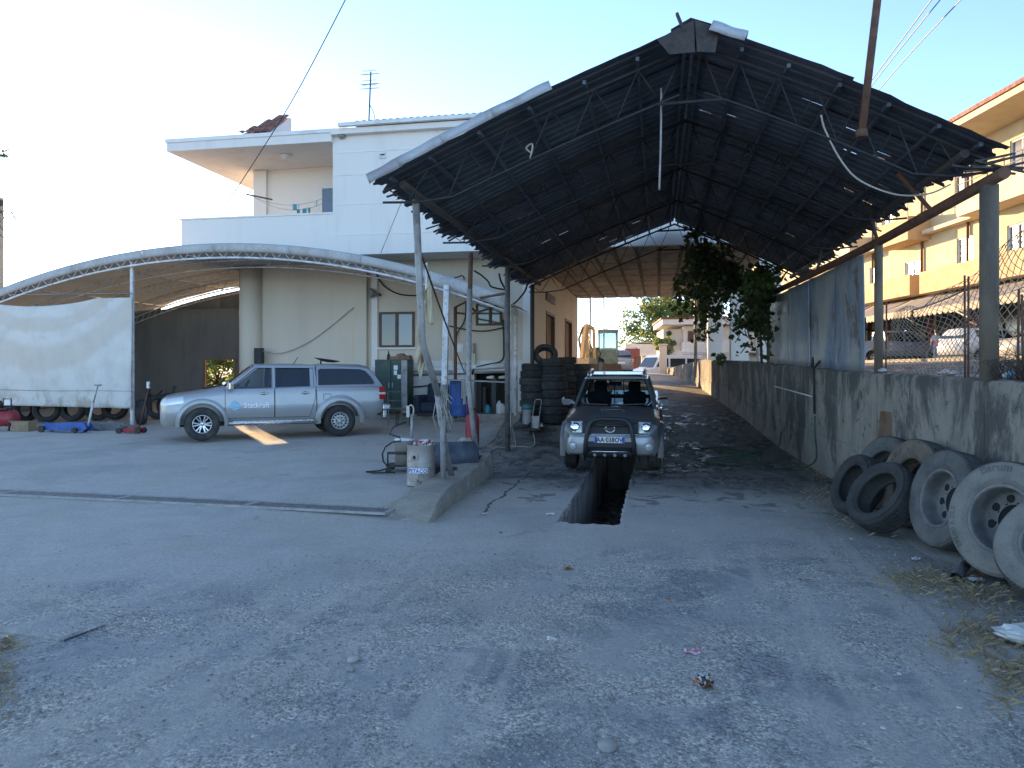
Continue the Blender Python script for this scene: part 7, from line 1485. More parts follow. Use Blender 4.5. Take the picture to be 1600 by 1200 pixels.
# potted plant on the balcony
def bush(nm, lab, c, rx, rz, n_, leaf, mats, cat='plant', seed=1, trunk=None, gap=.35, group=None):
    rs_ = random.Random(seed); t = thing(nm, lab, cat, (c.x, c.y, trunk if trunk is not None else c.z-rz), 0, group); o0 = t.location.copy(); b = MB()
    cl = []
    for k in range(max(6, int(rx*(13 if trunk is not None else 7)))):
        while True:
            q = Vector((rs_.uniform(-1, 1), rs_.uniform(-1, 1), rs_.uniform(-1, 1)))
            if .15 < q.length < 1: break
        cl.append((Vector((q.x*rx, q.y*rx, q.z*rz)), rs_.uniform(.18, .42)*min(rx, rz)))
    for _ in range(n_):
        cc, r_ = rs_.choice(cl); q = Vector((rs_.gauss(0, 1), rs_.gauss(0, 1), rs_.gauss(0, 1))); q = q.normalized()*r_*rs_.random()**.4
        p = c+cc+q-o0; a_ = Euler((rs_.uniform(-1.3, 1.3), rs_.uniform(-1.3, 1.3), rs_.uniform(0, 6.28))).to_matrix(); s_ = leaf*rs_.uniform(.6, 1.4)
        b.add([p+a_ @ Vector(v)*s_ for v in ((0, -.6, 0), (.35, 0, .06), (0, .6, 0), (-.35, 0, .06))], [(0, 1, 2, 3)], rs_.randrange(len(mats)))
    stuff(b.build('crown', [M[q] for q in mats], t))
    if trunk is not None:
        tb = MB(); h_ = c.z-trunk; tb.tube([(0, 0, 0), (.04*h_, .02*h_, h_*.5), (0, 0, h_)], [.05*rx+.05, .04*rx+.03, .02*rx+.02], 8)
        for cc, r_ in cl[:12]: tb.tube([(0.02*h_, 0, h_*.55), (c+cc*.5-o0), (c+cc-o0)], [.03*rx, .02*rx, .008*rx], 5)
        tb.build('trunk', M['bark'], t)
    return t
M['leaf_a'] = mat('leaf_olive', (.10, .13, .045), (.14, .17, .06), 2, rough=.6); M['leaf_b'] = mat('leaf_bright', (.15, .20, .055), (.2, .24, .08), 2, rough=.6); M['leaf_c'] = mat('leaf_deep', (.05, .075, .03), (.07, .10, .04), 2, rough=.6)
p = cf(22.3, 34.3, 10.75); t = bush('potted_plant', 'green plant in a pot on the upper balcony of the yellow house', p, .4, .3, 240, .14, ['leaf_a', 'leaf_b'], seed=3); b = MB(); b.lathe([(.14, -.35), (.2, -.1), (.21, -.1), (.19, -.12), (0, -.12)], 14); b.build('pot', M['rust'], t)
for _k in ('leaf_a', 'leaf_b', 'leaf_c', 'leaf_dark'):        # thin leaves let light through
    _t = M[_k].node_tree; _p = _t.nodes['Principled BSDF']; _tr = _t.nodes.new('ShaderNodeBsdfTranslucent'); _mx = _t.nodes.new('ShaderNodeMixShader'); _mx.inputs[0].default_value = .42
    _tr.inputs[0].default_value = {'leaf_a': (.17, .21, .06, 1), 'leaf_b': (.26, .32, .08, 1), 'leaf_c': (.09, .13, .04, 1), 'leaf_dark': (.08, .13, .03, 1)}[_k]
    _t.links.new(_p.outputs[0], _mx.inputs[1]); _t.links.new(_tr.outputs[0], _mx.inputs[2]); _t.links.new(_mx.outputs[0], _t.nodes['Material Output'].inputs[0])
# ---- cars in the street
def small_car(nm, lab, loc, rz, pn, L=3.9, W=.86, H=1.5, kind='hatch', cat='car'):
    hl_ = L/2; ax_f, ax_r = hl_-.80, -hl_+.72
    st = [(hl_, .42, .62, .55*W/.86, .64), (hl_-.06, .30, .70, .70*W/.86, .73), (hl_-.3, .24, .82, W*.94, .86), (hl_-.75, .22, .92, W, .98), (hl_-1.2, .22, .98, W, 1.0), (0, .22, 1.0, W, 1.0), (-hl_+.8, .24, 1.02, W, 1.02), (-hl_+.2, .28, 1.02, W*.97, 1.02), (-hl_+.03, .36, .98, W*.88, .98), (-hl_, .44, .9, W*.8, .9)]
    v = Veh(st); t = thing(nm, lab, cat, loc, rz); body = v.body(30).build('body', M[pn], t, fixn=True); body.parent = None; cs = []
    for a_ in (ax_f, ax_r):
        for s_ in (-1, 1): cb = MB(); cb.lathe([(.36, -.2), (.36, .25)], 24, Matrix.Translation((a_, s_*.8, .31)) @ Matrix.Rotation(R(90), 4, 'X')); cs.append(cb)
    bool_cut(body, cs); body.parent = t
    xr_ = -hl_+.42 if kind == 'hatch' else -hl_+.95; xe_ = -hl_+.06 if kind == 'hatch' else -hl_+.5
    rg_ = MB(); rings = []; prof = [(hl_-1.05, .99, W*.88, W*.86), (hl_-1.45, lerp(1, H, .6), W*.9, W*.78), (hl_-1.8, H-.06, W*.91, W*.73), (0, H, W*.92, W*.72), (xr_, H-.05, W*.91, W*.72), (lerp(xr_, xe_, .55), lerp(1.02, H, .55), W*.9, W*.78), (xe_, 1.0, W*.88, W*.84)]
    for x, zt_, wb_, wt_ in prof: half = [(0, .95), (wb_, .98), (wt_, max(.985, zt_-.05)), (wt_-.08, max(.99, zt_)), (0, max(1.0, zt_+.03))]; rings.append([Vector((x, y, z)) for y, z in half]+[Vector((x, -y, z)) for y, z in reversed(half[1:-1])])
    rg_.loft(rings); rf_ = rg_.build('roof', M[pn], t, angle=40, fixn=True)
    sy = lambda x, z: lerp(W*.905, W*.735, (z-.98)/(H-1.03))+.008
    for s_ in (-1, 1):
        for pol in ([(hl_-1.28, 1.04), (.02, 1.05), (.02, H-.12), (hl_-1.78, H-.13)], [(-.06, 1.05), (xe_+.55, 1.08), (xr_+.12, H-.14), (-.06, H-.12)]):
            b = MB(); b.prism(pol, lambda u, w_, q, s_=s_: Vector((u, s_*(sy(u, w_)+q), w_)), 0, .008); b.build('side_window', M['pane'], t, fixn=True)
        b = MB(); b.box((xe_+.0, s_*W*.84, .86), (.14, .12, .28)); b.build('tail_light', M['lens_red'], t, bevel=.03); b = MB(); b.box((hl_-.22, s_*W*.74, .70), (.22, .26, .13), (0, 0, -s_*.5)); b.build('headlight', M['lens_clear'], t, bevel=.03)
        b = MB(); b.box((hl_-1.3, s_*(W+.06), 1.05), (.1, .16, .12)); b.build('mirror', M[pn], t, bevel=.03)
        for a_ in (ax_f, ax_r): wheel(t, (a_, s_*(W-.12), .31), .31, .2, .2, 'alloy', s_, None, 26)
        for pts in ([(hl_-1.1, .98), (hl_-1.1, .3), (0, .3), (0, 1.0)], [(0, .3), (xe_+.9, .32), (xe_+.62, .7), (xe_+.6, 1.0)]): v.seam(pts, s_, .007, .004).build('seam', M['plastic'], t)
    b = MB(); b.grid(lambda u, w_: Vector((lerp(hl_-1.08, hl_-1.78, w_)+.02, lerp(-1, 1, u)*lerp(W*.84, W*.68, w_), lerp(1.02, H-.06, w_)+.012)), 4, 3); b.build('windscreen', M['pane'], t)
    b = MB(); b.grid(lambda u, w_: Vector((lerp(xe_, xr_, w_)-.02, lerp(-1, 1, u)*lerp(W*.80, W*.66, w_), lerp(1.05, H-.08, w_)+.01)), 4, 3); b.build('rear_window', M['pane'], t)
    b = MB(); b.box((-hl_-.01, 0, .75), (.02, .52, .11)); b.build('number_plate', M['plate_white'], t); b = MB(); b.bx(-hl_+.02, hl_-.05, -W*.8, W*.8, .2, .3); b.build('underbody', M['black'], t)
    return t
small_car('white_hatchback', 'white hatchback parked behind the thick concrete pole, tail light showing', cf(20.3, 32.2, 2.03)-Vector((0, 0, 0)), YAW+R(15), 'white_paint')
small_car('cream_car', 'cream car cut by the right picture edge beyond the fence', cf(20.9, 29.2, 2.03), YAW+R(186), 'cream_paint', 4.2, .87, 1.46)
STG = [(x, zb_, zs_, w_, zc_) for x, zb_, zs_, w_, zc_ in ST]
gp_, gv_, gs_ = pickup('street_pickup', 'grey blue pickup parked in the street beyond the blue screen', cf(20.0, 39.2, 2.02), (0, 0, YAW+R(-2)), STG, 1.5425, -1.5425, .378, 'greyblue', dict(GH), ('alloy', 'alloy'))
for s_ in (-1, 1):
    flare(gp_, 1.5425, .40, .47, .56, .885, .935, s_, 'greyblue', n=12); flare(gp_, -1.5425, .40, .47, .58, .885, .935, s_, 'greyblue', n=12)
    b = MB(); b.box((2.2, s_*.72, .88), (.25, .25, .14), (0, 0, -s_*.4)); b.build('headlight', M['lens_clear'], gp_, bevel=.03); b = MB(); b.box((-2.6, s_*.8, 1.0), (.1, .12, .3)); b.build('tail_light', M['lens_red'], gp_)
    b = MB(); b.tube([(.9, s_*.95, .4), (-.9, s_*.95, .4)], .045, 8); b.build('side_step', M['plastic'], gp_)
    for xh in (.2, -.72): b = MB(); b.beam((xh+.1, s_*(gv_.hw(xh, 1.06)+.03), 1.06), (xh-.1, s_*(gv_.hw(xh, 1.06)+.03), 1.06), .03); b.build('handle', M['chrome'], gp_)
    for pts in ([(1.05, 1.15), (1.05, .45), (-.02, .45), (-.02, 1.17)], [(-.02, .45), (-.85, .45), (-.97, 1.17)]): gv_.seam(pts, s_, .008, .004).build('seam', M['plastic'], gp_)
# ---- people
def person(nm, lab, loc, rz, shirt, pants, pose, h=1.72, bag=None, hairlen=0):
    k = h/1.72; J = dict(pel=(0, 0, .95), wst=(0, 0, 1.10), chs=(0, .0, 1.30), nek=(0, 0, 1.47), hd0=(0, .015, 1.56), hd1=(0, .02, 1.66), hd2=(0, .0, 1.715))
    for s_, n_ in ((-1, 'r'), (1, 'l')): J.update({n_+'sh': (s_*.18, 0, 1.40), n_+'el': (s_*.24, -.02, 1.12), n_+'wr': (s_*.24, .06, .88), n_+'hn': (s_*.235, .10, .79), n_+'hp': (s_*.095, 0, .90), n_+'kn': (s_*.11, .03, .50), n_+'an': (s_*.115, -.02, .09), n_+'to': (s_*.125, .13, .04)})
    J.update(pose)
    E = [('pel', 'wst'), ('wst', 'chs'), ('chs', 'nek'), ('nek', 'hd0'), ('hd0', 'hd1'), ('hd1', 'hd2')]
    for n_ in 'lr': E += [('chs', n_+'sh'), (n_+'sh', n_+'el'), (n_+'el', n_+'wr'), (n_+'wr', n_+'hn'), ('pel', n_+'hp'), (n_+'hp', n_+'kn'), (n_+'kn', n_+'an'), (n_+'an', n_+'to')]
    RD = dict(pel=(.15, .11), wst=(.135, .10), chs=(.155, .11), nek=(.055, .055), hd0=(.072, .085), hd1=(.078, .098), hd2=(.05, .06), sh=(.062, .062), el=(.045, .045), wr=(.032, .032), hn=(.04, .025), hp=(.088, .088), kn=(.06, .06), an=(.042, .042), to=(.045, .035))
    nm_ = list(J); me = bpy.data.meshes.new(nm); me.from_pydata([Vector(J[q])*k for q in nm_], [(nm_.index(a_), nm_.index(b_)) for a_, b_ in E], [])
    o = bpy.data.objects.new(nm, me); C.objects.link(o); md = o.modifiers.new('skin', 'SKIN'); sv = me.skin_vertices[0].data
    for i, q in enumerate(nm_): r_ = RD.get(q) or RD[q[1:]]; sv[i].radius = (r_[0]*k, r_[1]*k); sv[i].use_root = (q == 'pel')
    o.modifiers.new('sub', 'SUBSURF').render_levels = 2; o.modifiers['sub'].levels = 2
    dg = bpy.context.evaluated_depsgraph_get(); m2 = bpy.data.meshes.new_from_object(o.evaluated_get(dg)); o.modifiers.clear(); o.data = m2; bpy.data.meshes.remove(me)
    for q in ('skin', shirt, pants, 'black'): m2.materials.append(M[q])
    segs = [(Vector(J[a_])*k, Vector(J[b_])*k, a_, b_) for a_, b_ in E]
    for pl in m2.polygons:
        c = pl.center; best = None
        for p0, p1, a_, b_ in segs:
            d_ = p1-p0; tt = max(0, min(1, (c-p0).dot(d_)/max(1e-6, d_.length_squared))); dist = (c-(p0+d_*tt)).length
            if best is None or dist < best[0]: best = (dist, a_, b_, tt)
        a_, b_, tt = best[1], best[2], best[3]
        if a_ in ('nek', 'hd0', 'hd1'): mi = 0
        elif b_[1:] in ('wr', 'hn'): mi = 0
        elif b_[1:] == 'el': mi = 1 if tt < .75 else 0
        elif b_[1:] == 'to': mi = 3
        elif b_[1:] in ('kn', 'an'): mi = 2
        elif b_[1:] == 'hp' or (a_ == 'pel' and tt < .3): mi = 2
        else: mi = 1
        pl.material_index = mi; pl.use_smooth = True
    o.location = loc; o.rotation_euler = (0, 0, rz); tag(o, lab, 'person')
    hb = MB(); hc = Vector(J['hd1'])*k; 
    for iu in range(1): hb.grid(lambda u, v: hc+Vector((math.sin(v*math.pi*.56)*math.cos(u*6.283)*.088, math.sin(v*math.pi*.56)*math.sin(u*6.283)*.112-.018, math.cos(v*math.pi*.56)*.085+.025+(-.05 if math.sin(u*6.283) < -.2 else .01)*v-hairlen*v*(1 if math.sin(u*6.283) < .1 else 0)))*1, 16, 6)
    hb.build('hair', M['hair'], o)
    fb = MB(); fb.lathe([(0, .03), (.014, 0), (.012, -.012)], 8, Matrix.Translation(hc+Vector((0, .093, -.035)))); fb.build('nose', M['skin'], o)
    for s_ in (-1, 1): fb = MB(); fb.lathe([(0, .012), (.009, .004), (.01, 0)], 8, Matrix.Translation(hc+Vector((s_*.032, .085, -.008))) @ Matrix.Rotation(R(-90), 4, 'X')); fb.build('eye', M['black'], o); fb = MB(); fb.lathe([(0, -.012), (.022, -.008), (.026, .006), (0, .012)], 10, Matrix.Translation(hc+Vector((s_*.082, -.005, -.02))) @ Matrix.Rotation(R(90), 4, 'Y')); fb.build('ear', M['skin'], o)
    fb = MB(); fb.box(hc+Vector((0, .083, -.075)), (.045, .012, .01)); fb.build('mouth', M['lens_red'], o)
    if bag: b = MB(); b.box(Vector(bag), (.10, .26, .34)); b.build('bag', M['pink'], o, bevel=.04)
    return o
M['shirt_olive'] = mat('shirt_olive', (.13, .125, .10), (.10, .098, .08), 10, rough=.9); M['shirt_white'] = mat('shirt_blue_white', (.50, .52, .60), (.4, .43, .52), 12, rough=.9); M['pants_dark'] = mat('pants_dark', (.03, .03, .035), rough=.9); M['shorts'] = mat('shorts_pale', (.38, .40, .48), rough=.9); M['shirt_dark'] = mat('shirt_dark', (.05, .035, .03), rough=.9)
p = at(939, 600, 19.1); person('person', 'man in olive shirt standing behind the dark grey pickup', (p.x, p.y, G(p.x, p.y)), math.pi+R(20), 'shirt_olive', 'pants_dark', dict(rwr=(-.15, .18, 1.1), rhn=(-.05, .24, 1.14), rel=(-.27, .02, 1.14)), 1.70)
p = cf(20.35, 36.2, 2.05); person('person', 'woman in pale blue clothes with pink bag walking between the parked cars', (p.x, p.y, 2.03), YAW+R(-5), 'shirt_white', 'shorts', dict(lkn=(.10, .12, .52), lan=(.11, .05, .10), lto=(.115, .2, .05), rkn=(-.11, -.02, .5), ran=(-.115, -.16, .1), rto=(-.12, -.02, .03)), 1.66, (.26, .05, .95), .06)
p = cf(22.3, 41.5, 2.15); person('person', 'left of the two dark figures standing at the shop front behind the pickup', (p.x, p.y, 2.14), YAW+R(100), 'shirt_dark', 'pants_dark', dict(), 1.70)
p = cf(22.3, 40.7, 2.15); person('person', 'right of the two dark figures standing at the shop front behind the pickup', (p.x, p.y, 2.14), YAW+R(60), 'shirt_dark', 'shirt_dark', dict(), 1.62, None, .1)
# ---- chain link fence, bars and rubbish on the retaining wall
M['wire'] = mat('fence_wire', (.42, .36, .28), (.32, .26, .2), 8, rough=.7, metal=.4)
fn = thing('chain_link_fence', 'sagging rusty chain link fence standing on the retaining wall', 'fence', (xwall(9.5)+.2, 9.5, wtop(9.5)))
o0 = fn.location.copy(); b = MB(); fy0, fy1 = 7.6, 12.2; cell = .075; rows = 26; cols = int((fy1-fy0)/cell)
def fpt(i, j):                                  # column i, row j on a sagging sheet
    u = i/cols; y = fy0+i*cell; topz = interp(y, [(7.6, 3.36), (8.3, 3.27), (9.2, 3.03), (10.2, 2.72), (11, 2.58), (12.2, 2.62)])+.03*math.sin(y*5); z = lerp(wtop(y)-.02, topz, j/rows)
    return Vector((xwall(y)+.24+.05*math.sin(y*2.3+j*.2)+.03*math.sin(j*.5), y+.012*math.sin(j*1.3), z))-o0
for i in range(cols):
    for par in (0, 1):
        pts = [fpt(i+((j+i) % 2)*1.0, j) for j in range(rows+1)]
        if par == 0: b.tube(pts, .0055, 3, cap=False)
stuff(b.build('wire_mesh', M['wire'], fn))
b = MB(); b.tube([fpt(i, rows) for i in range(0, cols, 2)], .004, 4); b.build('top_wire', M['wire'], fn)
bars = [(1324, 480), (1331, 478), (1336, 495), (1370, 484), (1378, 478), (1384, 472), (1508, 430), (1513, 432), (1551, 428), (1557, 428), (1590, 452), (1599, 460), (1546, 470)]
for k, (px, py) in enumerate(bars):
    kk = (px-800)/F; y = 10
    for _ in range(12): d = (xwall(y)+.18)/(kk*CY-SY); y = at(px, 580, d).y
    z = at(px, py, d).z; x = xwall(y)+.18
    b = MB(); b.tube([(0, 0, -.05), (random.uniform(-.02, .02), random.uniform(-.02, .02), z-wtop(y))], .012, 6); o = b.build('rebar', M['rust'], loc=(x, y, wtop(y)))
    tag(o, ['first', 'second', 'third', 'fourth', 'fifth', 'sixth', 'seventh', 'eighth', 'ninth', 'tenth', 'eleventh', 'twelfth', 'thirteenth'][[q[0] for q in sorted(bars)].index(px)]+' rusty reinforcing bar from the left along the fenced wall top', 'rebar', 'reinforcing bars on the retaining wall')
b = MB(); q0_ = Vector((xwall(8.2)+.2, 8.2, 2.25)); b.beam(q0_, q0_+Vector((.1, -1.0, .12)), .04, .03); b.beam(Vector((xwall(8.3)+.2, 8.3, 1.6)), Vector((xwall(8.0)+.25, 8.0, 2.5)), .04, .04); b.beam(Vector((xwall(8.0)+.25, 8.0, 1.6)), Vector((xwall(7.7)+.3, 7.7, 2.3)), .03, .03); tag(set_base(b.build('broken_gate_frame', M['rust']), q0_), 'broken rusty gate frame at the right picture edge', 'gate frame')
def wp(px, off=.15):
    kk = (px-800)/F; y = 10
    for _ in range(12): d = (xwall(y)+off)/(kk*CY-SY); y = at(px, 580, d).y
    return Vector((xwall(y)+off, y, wtop(y)+.01))
crumple('rubbish_bag', 'red and white rag lying on the retaining wall left of the thick pole', 'rag', wp(1480), .08, .26, .07, ['paper', 'paper', 'red'], 21, amp=.4); crumple('plastic_bottle', 'pale plastic bag on the wall beside the slim pole', 'bag', wp(1378), .06, .16, .06, ['paper'], 22, amp=.3); crumple('blue_bag', 'small blue white bag on the wall right of the thick pole', 'bag', wp(1578), .06, .08, .09, ['paper', 'decal_blue'], 23, amp=.3)
rs_ = random.Random(8); b = MB()
for k in range(320):
    y = rs_.gauss(8.4, .5); q = Vector((xwall(y)+rs_.uniform(.05, .4), y, wtop(y)+.01)); a_ = rs_.uniform(0, 6.28); L_ = rs_.uniform(.1, .5); b.tube([q, q+Vector((math.cos(a_)*L_*.4, math.sin(a_)*L_*.5, L_*.5)), q+Vector((math.cos(a_)*L_*.7, math.sin(a_)*L_, L_*rs_.uniform(.2, .7)))], .003, 3)
stuff(tag(set_base(b.build('dry_brush', M['bark']), (xwall(8.4)+.2, 8.4, 1.6)), 'tangle of dry twigs on the wall around the thick pole', 'twigs'))
# concrete bank behind the fence
b = MB(); b.prism([(6.0, 1.2), (6.3, 1.62), (6.6, 1.65), (6.6, 1.2)], lambda u, v, q: cf(u+ .9, q, v), 10, 21); tag(set_base(b.build('garden_wall', M['concrete'], fixn=True), cf(7, 20, 1.5)), 'low concrete edge beyond the chain fence', 'wall')
# ================================================================== FAR END OF THE PASSAGE
# excavator
p = at(938, 575, 40); p.z = G(p.x, p.y); M['exc_yellow'] = mat('exc_yellow', (.36, .29, .19), (.27, .21, .13), 3, rough=.5); M['exc_teal'] = mat('exc_teal', (.10, .16, .16), (.07, .11, .12), 4, rough=.5)
t = thing('excavator', 'excavator with folded yellow arm and glazed cab on the ramp crest', 'excavator', p, R(-11+16))
for s_ in (-1, 1): b = MB(); b.prism([(-1.3, .25), (-1.1, .02), (1.1, .02), (1.3, .25), (1.1, .55), (-1.1, .55)], lambda u, v, q, s_=s_: Vector((s_*.85+q, u, v)), -.22, .22); b.build('track', M['steel_dark'], t, fixn=True)
b = MB(); b.bx(-.9, .9, -1.0, 1.3, .62, .95); b.build('turntable', M['exc_teal'], t, bevel=.05); b = MB(); b.bx(-.95, .95, .3, 1.5, .95, 1.5); b.build('engine_box', M['exc_teal'], t, bevel=.08)
b = MB()
for x in (-.08, .86):
    for y in (-.9, .25): b.beam((x, y, .95), (x, y, 2.3), .08)
b.bx(-.14, .92, -.96, .32, 2.3, 2.42); cab = b.build('cab', M['exc_teal'], t); b = MB(); b.bx(-.05, .84, -.9, -.88, 1.02, 2.28); b.bx(-.09, -.07, -.85, .2, 1.02, 2.28); b.bx(.87, .89, -.85, .2, 1.02, 2.28); b.build('cab_glass', M['glass'], cab); b = MB(); b.bx(.0, .8, -.93, -.9, .95, 1.4); b.build('cab_panel', M['exc_teal'], cab); b = MB(); b.box((.4, -.1, 1.25), (.45, .4, .5)); b.build('cab_seat', M['black'], cab)
b = MB(); b.beam((-.62, -.7, .9), (-.75, -1.6, 2.6), .26, .34); b.build('boom', M['exc_yellow'], t, bevel=.04); b = MB(); b.beam((-.75, -1.6, 2.6), (-.95, -1.95, .9), .22, .26); b.build('stick', M['exc_yellow'], t, bevel=.04); b = MB(); b.tube([(-.5, -1.0, 1.1), (-.62, -1.5, 2.2)], .07, 8); b.build('cylinder', M['chrome'], t)
b = MB(); b.beam((-.30, -.9, .9), (-.36, -1.2, 2.45), .16, .2); b.beam((-.36, -1.2, 2.45), (-.75, -1.6, 2.62), .14, .18); b.build('boom_link', M['exc_yellow'], t, bevel=.03); b = MB(); b.tube([(-.9, -1.7, 2.5), (-1.1, -1.8, 1.9), (-1.0, -1.9, 1.2)], .06, 8); b.tube([(-.2, -1.0, 1.5), (.0, -1.2, 1.2), (-.1, -1.1, .9)], .05, 6); b.build('hydraulic_line', M['steel_dark'], t)
b = MB(); b.prism([(-1.9, .2), (-2.4, .25), (-2.45, .7), (-1.95, .95)], lambda u, v, q: Vector((-.95+q, u, v)), -.35, .35); b.build('bucket', M['exc_yellow'], t, fixn=True); b = MB(); b.bx(-1.0, 1.0, -2.0, -1.85, .1, .62); b.build('blade', M['steel_dark'], t)
cable('hydraulic_hose', [p+Vector((-.6, -.7, 1.2)), p+Vector((-.45, -1.0, 1.7)), p+Vector((-.3, -.8, 1.2))], .03, 'black hydraulic hose loop beside the excavator arm')
# street light poles
for (px, d, z1, lab, r_) in ((943.5, 52, 461, 'tall thin lamp pole behind the excavator cab', .06), (922, 48, 478, 'shorter pole with bent arm behind the excavator arm', .07)):
    q = at(px, 575, d); h_ = at(px, z1-20, d).z; t = thing('lamp_pole', lab, 'pole', (q.x, q.y, .8)); b = MB(); b.tube([(0, 0, 0), (0, 0, h_-.8)], r_, 8); b.build('pole', M['galv'], t)
    if px == 922: b = MB(); b.tube([(0, 0, h_-.85), (.4, .1, h_-.75), (.95, .2, h_-.75)], .03, 6); b.tube([(0, 0, h_-.9), (-.3, 0, h_-1.3), (-.42, 0, h_-2.4)], .03, 6); b.build('arm', M['galv'], t)
cable('far_wire', [at(900, 520, 60), at(960, 512, 70), at(1040, 490, 70)], .03, 'upper far wire seen through the passage'); cable('far_wire', [at(900, 527, 60), at(960, 517, 70), at(1040, 497, 70)], .03, 'lower far wire seen through the passage')
# far houses
M['far_white'] = mat('far_white', (.70, .66, .60), (.62, .58, .52), 2, rough=.9, fine=.03); M['far_blue'] = mat('far_blue', (.35, .40, .45), rough=.8, fine=0)
bz = .5; p = at(1085, 575, 52); t = thing('far_house', 'white house with corner balcony beyond the ramp', 'house', (p.x, p.y, bz), YAW+R(-6)); s_ = 52/F
def fb_(nm, mt, x0, x1, y0, y1, z0, z1, par=None): b = MB(); b.bx(x0, x1, y0, y1, z0-bz, z1-bz); return b.build(nm, M[mt], par or t)
zz = lambda py, d=52: CH+(HOR-py)/F*d
fb_('wall', 'far_white', -.6, 6, .8, 7, bz, zz(508)); fb_('corner_wall', 'far_white', -1.95, -.6, 1.8, 7, bz, zz(512)); fb_('roof', 'far_white', -2.2, 6.2, -.3, 7.3, zz(507), zz(499)); fb_('roof_edge', 'tile', -2.3, 6.3, -.4, 7.4, zz(498.9), zz(496.5)); fb_('balcony', 'far_white', -.75, 6, -.3, -.1, zz(551), zz(534)); fb_('balcony_floor', 'soffit', -.75, 6, -.1, .79, zz(553), zz(550)); fb_('balcony_side', 'far_white', -.75, -.6, -.1, 1.7, zz(551), zz(534)); fb_('column', 'far_white', .9, 1.15, -.25, -.05, zz(534), zz(508)); w_ = fb_('window', 'wood', -.35, .5, .7, .79, zz(545), zz(516)); fb_('shutter', 'brown_frame', -.3, .05, .66, .69, zz(544), zz(518), w_)
for k in range(7): fb_('fence_board', 'far_white', -1.4+k*.0, 2.2, -2.0, -1.95, zz(567-k*2.6), zz(565.4-k*2.6))
p = at(1016, 577, 62); t = thing('far_shed', 'low pale building with deep porch and satellite dish at the ramp end', 'building', (p.x, p.y, bz), YAW)
zz2 = lambda py: CH+(HOR-py)/F*62
def fs(nm, mt, x0, x1, y0, y1, z0, z1, par=None): b = MB(); b.bx(x0, x1, y0, y1, z0-bz, z1-bz); return b.build(nm, M[mt], par or t)
fs('wall', 'far_white', -1.3, 2.6, 3.2, 7, bz, zz2(536)); fs('porch_roof', 'far_white', -.9, 2.7, 0, 3.19, zz2(556), zz2(551)); fs('upper_wall', 'far_white', -1.3, 2.6, .9, 3.19, zz2(551), zz2(537)); fs('back', 'dark_sheet', -.8, 2.5, 3.0, 3.15, bz, zz2(556)); fs('parapet_cap', 'soffit', -1.4, 2.7, .8, 7.1, zz2(535.8), zz2(534))
for x in (-.7, .9, 2.4): fs('column', 'far_white', x, x+.18, .1, .28, bz, zz2(556))
b = MB(); b.lathe([(0, 0), (.2, .03), (.36, .1), (.42, .16), (.36, .12), (.2, .05), (0, .02)], 20, Matrix.Translation((.9, .5, zz2(536)+.35-bz)) @ Matrix.Rotation(R(75), 4, 'X')); b.tube([(.9, .6, zz2(536)-bz-.1), (.9, .55, zz2(536)+.3-bz)], .03, 6); b.build('satellite_dish', M['far_blue'], t)
p = at(983, 577, 56); t = thing('far_kiosk', 'small red brown kiosk with white top left of the far shed', 'kiosk', (p.x, p.y, bz), YAW); b = MB(); b.bx(-.1, .6, 0, 1, 0, zz(545, 56)-bz+.1); b.build('wall', M['roof_red'], t); b = MB(); b.bx(-.35, .75, -.3, 1.2, zz(558, 56)-bz, zz(545, 56)-bz); b.build('eaves', M['roof_red'], t); b = MB(); b.bx(-.3, .5, -.2, 1, zz(545, 56)-bz+.002, zz(537, 56)-bz); b.build('sign_box', M['far_white'], t)
# white van and small blue car on the crest
p = at(1040, 577, 50); M['van_white'] = paint('van_white', (.7, .71, .73), 0); t = thing('white_van', 'white van parked beyond the ramp wall end', 'van', (p.x, p.y, .78), YAW+R(205)); pr = [(2.3, .35), (2.35, .8), (2.2, 1.0), (1.55, 1.15), (1.1, 1.85), (.8, 1.98), (-2.3, 1.98), (-2.4, 1.7), (-2.4, .35)]
b = MB(); b.prism(pr, lambda u, v, q: Vector((u, q, v)), -.9, .9); b.build('body', M['van_white'], t, fixn=True, bevel=.05)
for s_ in (-1, 1):
    for pol in ([(1.4, 1.2), (1.05, 1.75), (.45, 1.75), (.45, 1.2)], [(.3, 1.2), (.3, 1.75), (-.9, 1.75), (-.9, 1.2)], [(-1.05, 1.2), (-1.05, 1.75), (-2.2, 1.75), (-2.2, 1.2)]): b = MB(); b.prism(pol, lambda u, v, q, s_=s_: Vector((u, s_*(.905+q), v)), 0, .01); b.build('side_window', M['pane'], t, fixn=True)
    for x in (1.5, -1.5): wheel(t, (x, s_*.8, .33), .33, .2, .2, 'steel', s_, None, 20)
b = MB(); b.add([(1.62, -.75, 1.2), (1.62, .75, 1.2), (1.16, .7, 1.82), (1.16, -.7, 1.82)], [(0, 1, 2, 3)]); b.build('windscreen', M['pane'], t)
p = at(957, 577, 44); small_car('blue_car', 'small blue car half hidden behind the excavator cab', (p.x, p.y, G(p.x, p.y)-.15), YAW+R(95), 'greyblue', 4.0, .84, 1.5)
# gate pillar at the ramp wall end, pole beside it
q = at(1036, 579, 44); b = MB(); b.bx(-.22, .22, -.22, .22, 0, zz(540, 44)-1.4); b.bx(-.27, .27, -.27, .27, zz(540, 44)-1.4, zz(540, 44)-1.3); o = b.build('gate_pillar', M['plaster_cream'], loc=(q.x, q.y, 1.4), bevel=.02); tag(o, 'cream gate pillar at the far end of the retaining wall', 'pillar')
q = at(1087, 560, 33); b = MB(); b.tube([(0, 0, 0), (0, 0, 5)], .07, 8); o = b.build('service_pole', M['galv'], loc=(q.x, q.y, 2.0)); tag(o, 'thin pale pole rising beside the white columns', 'pole')
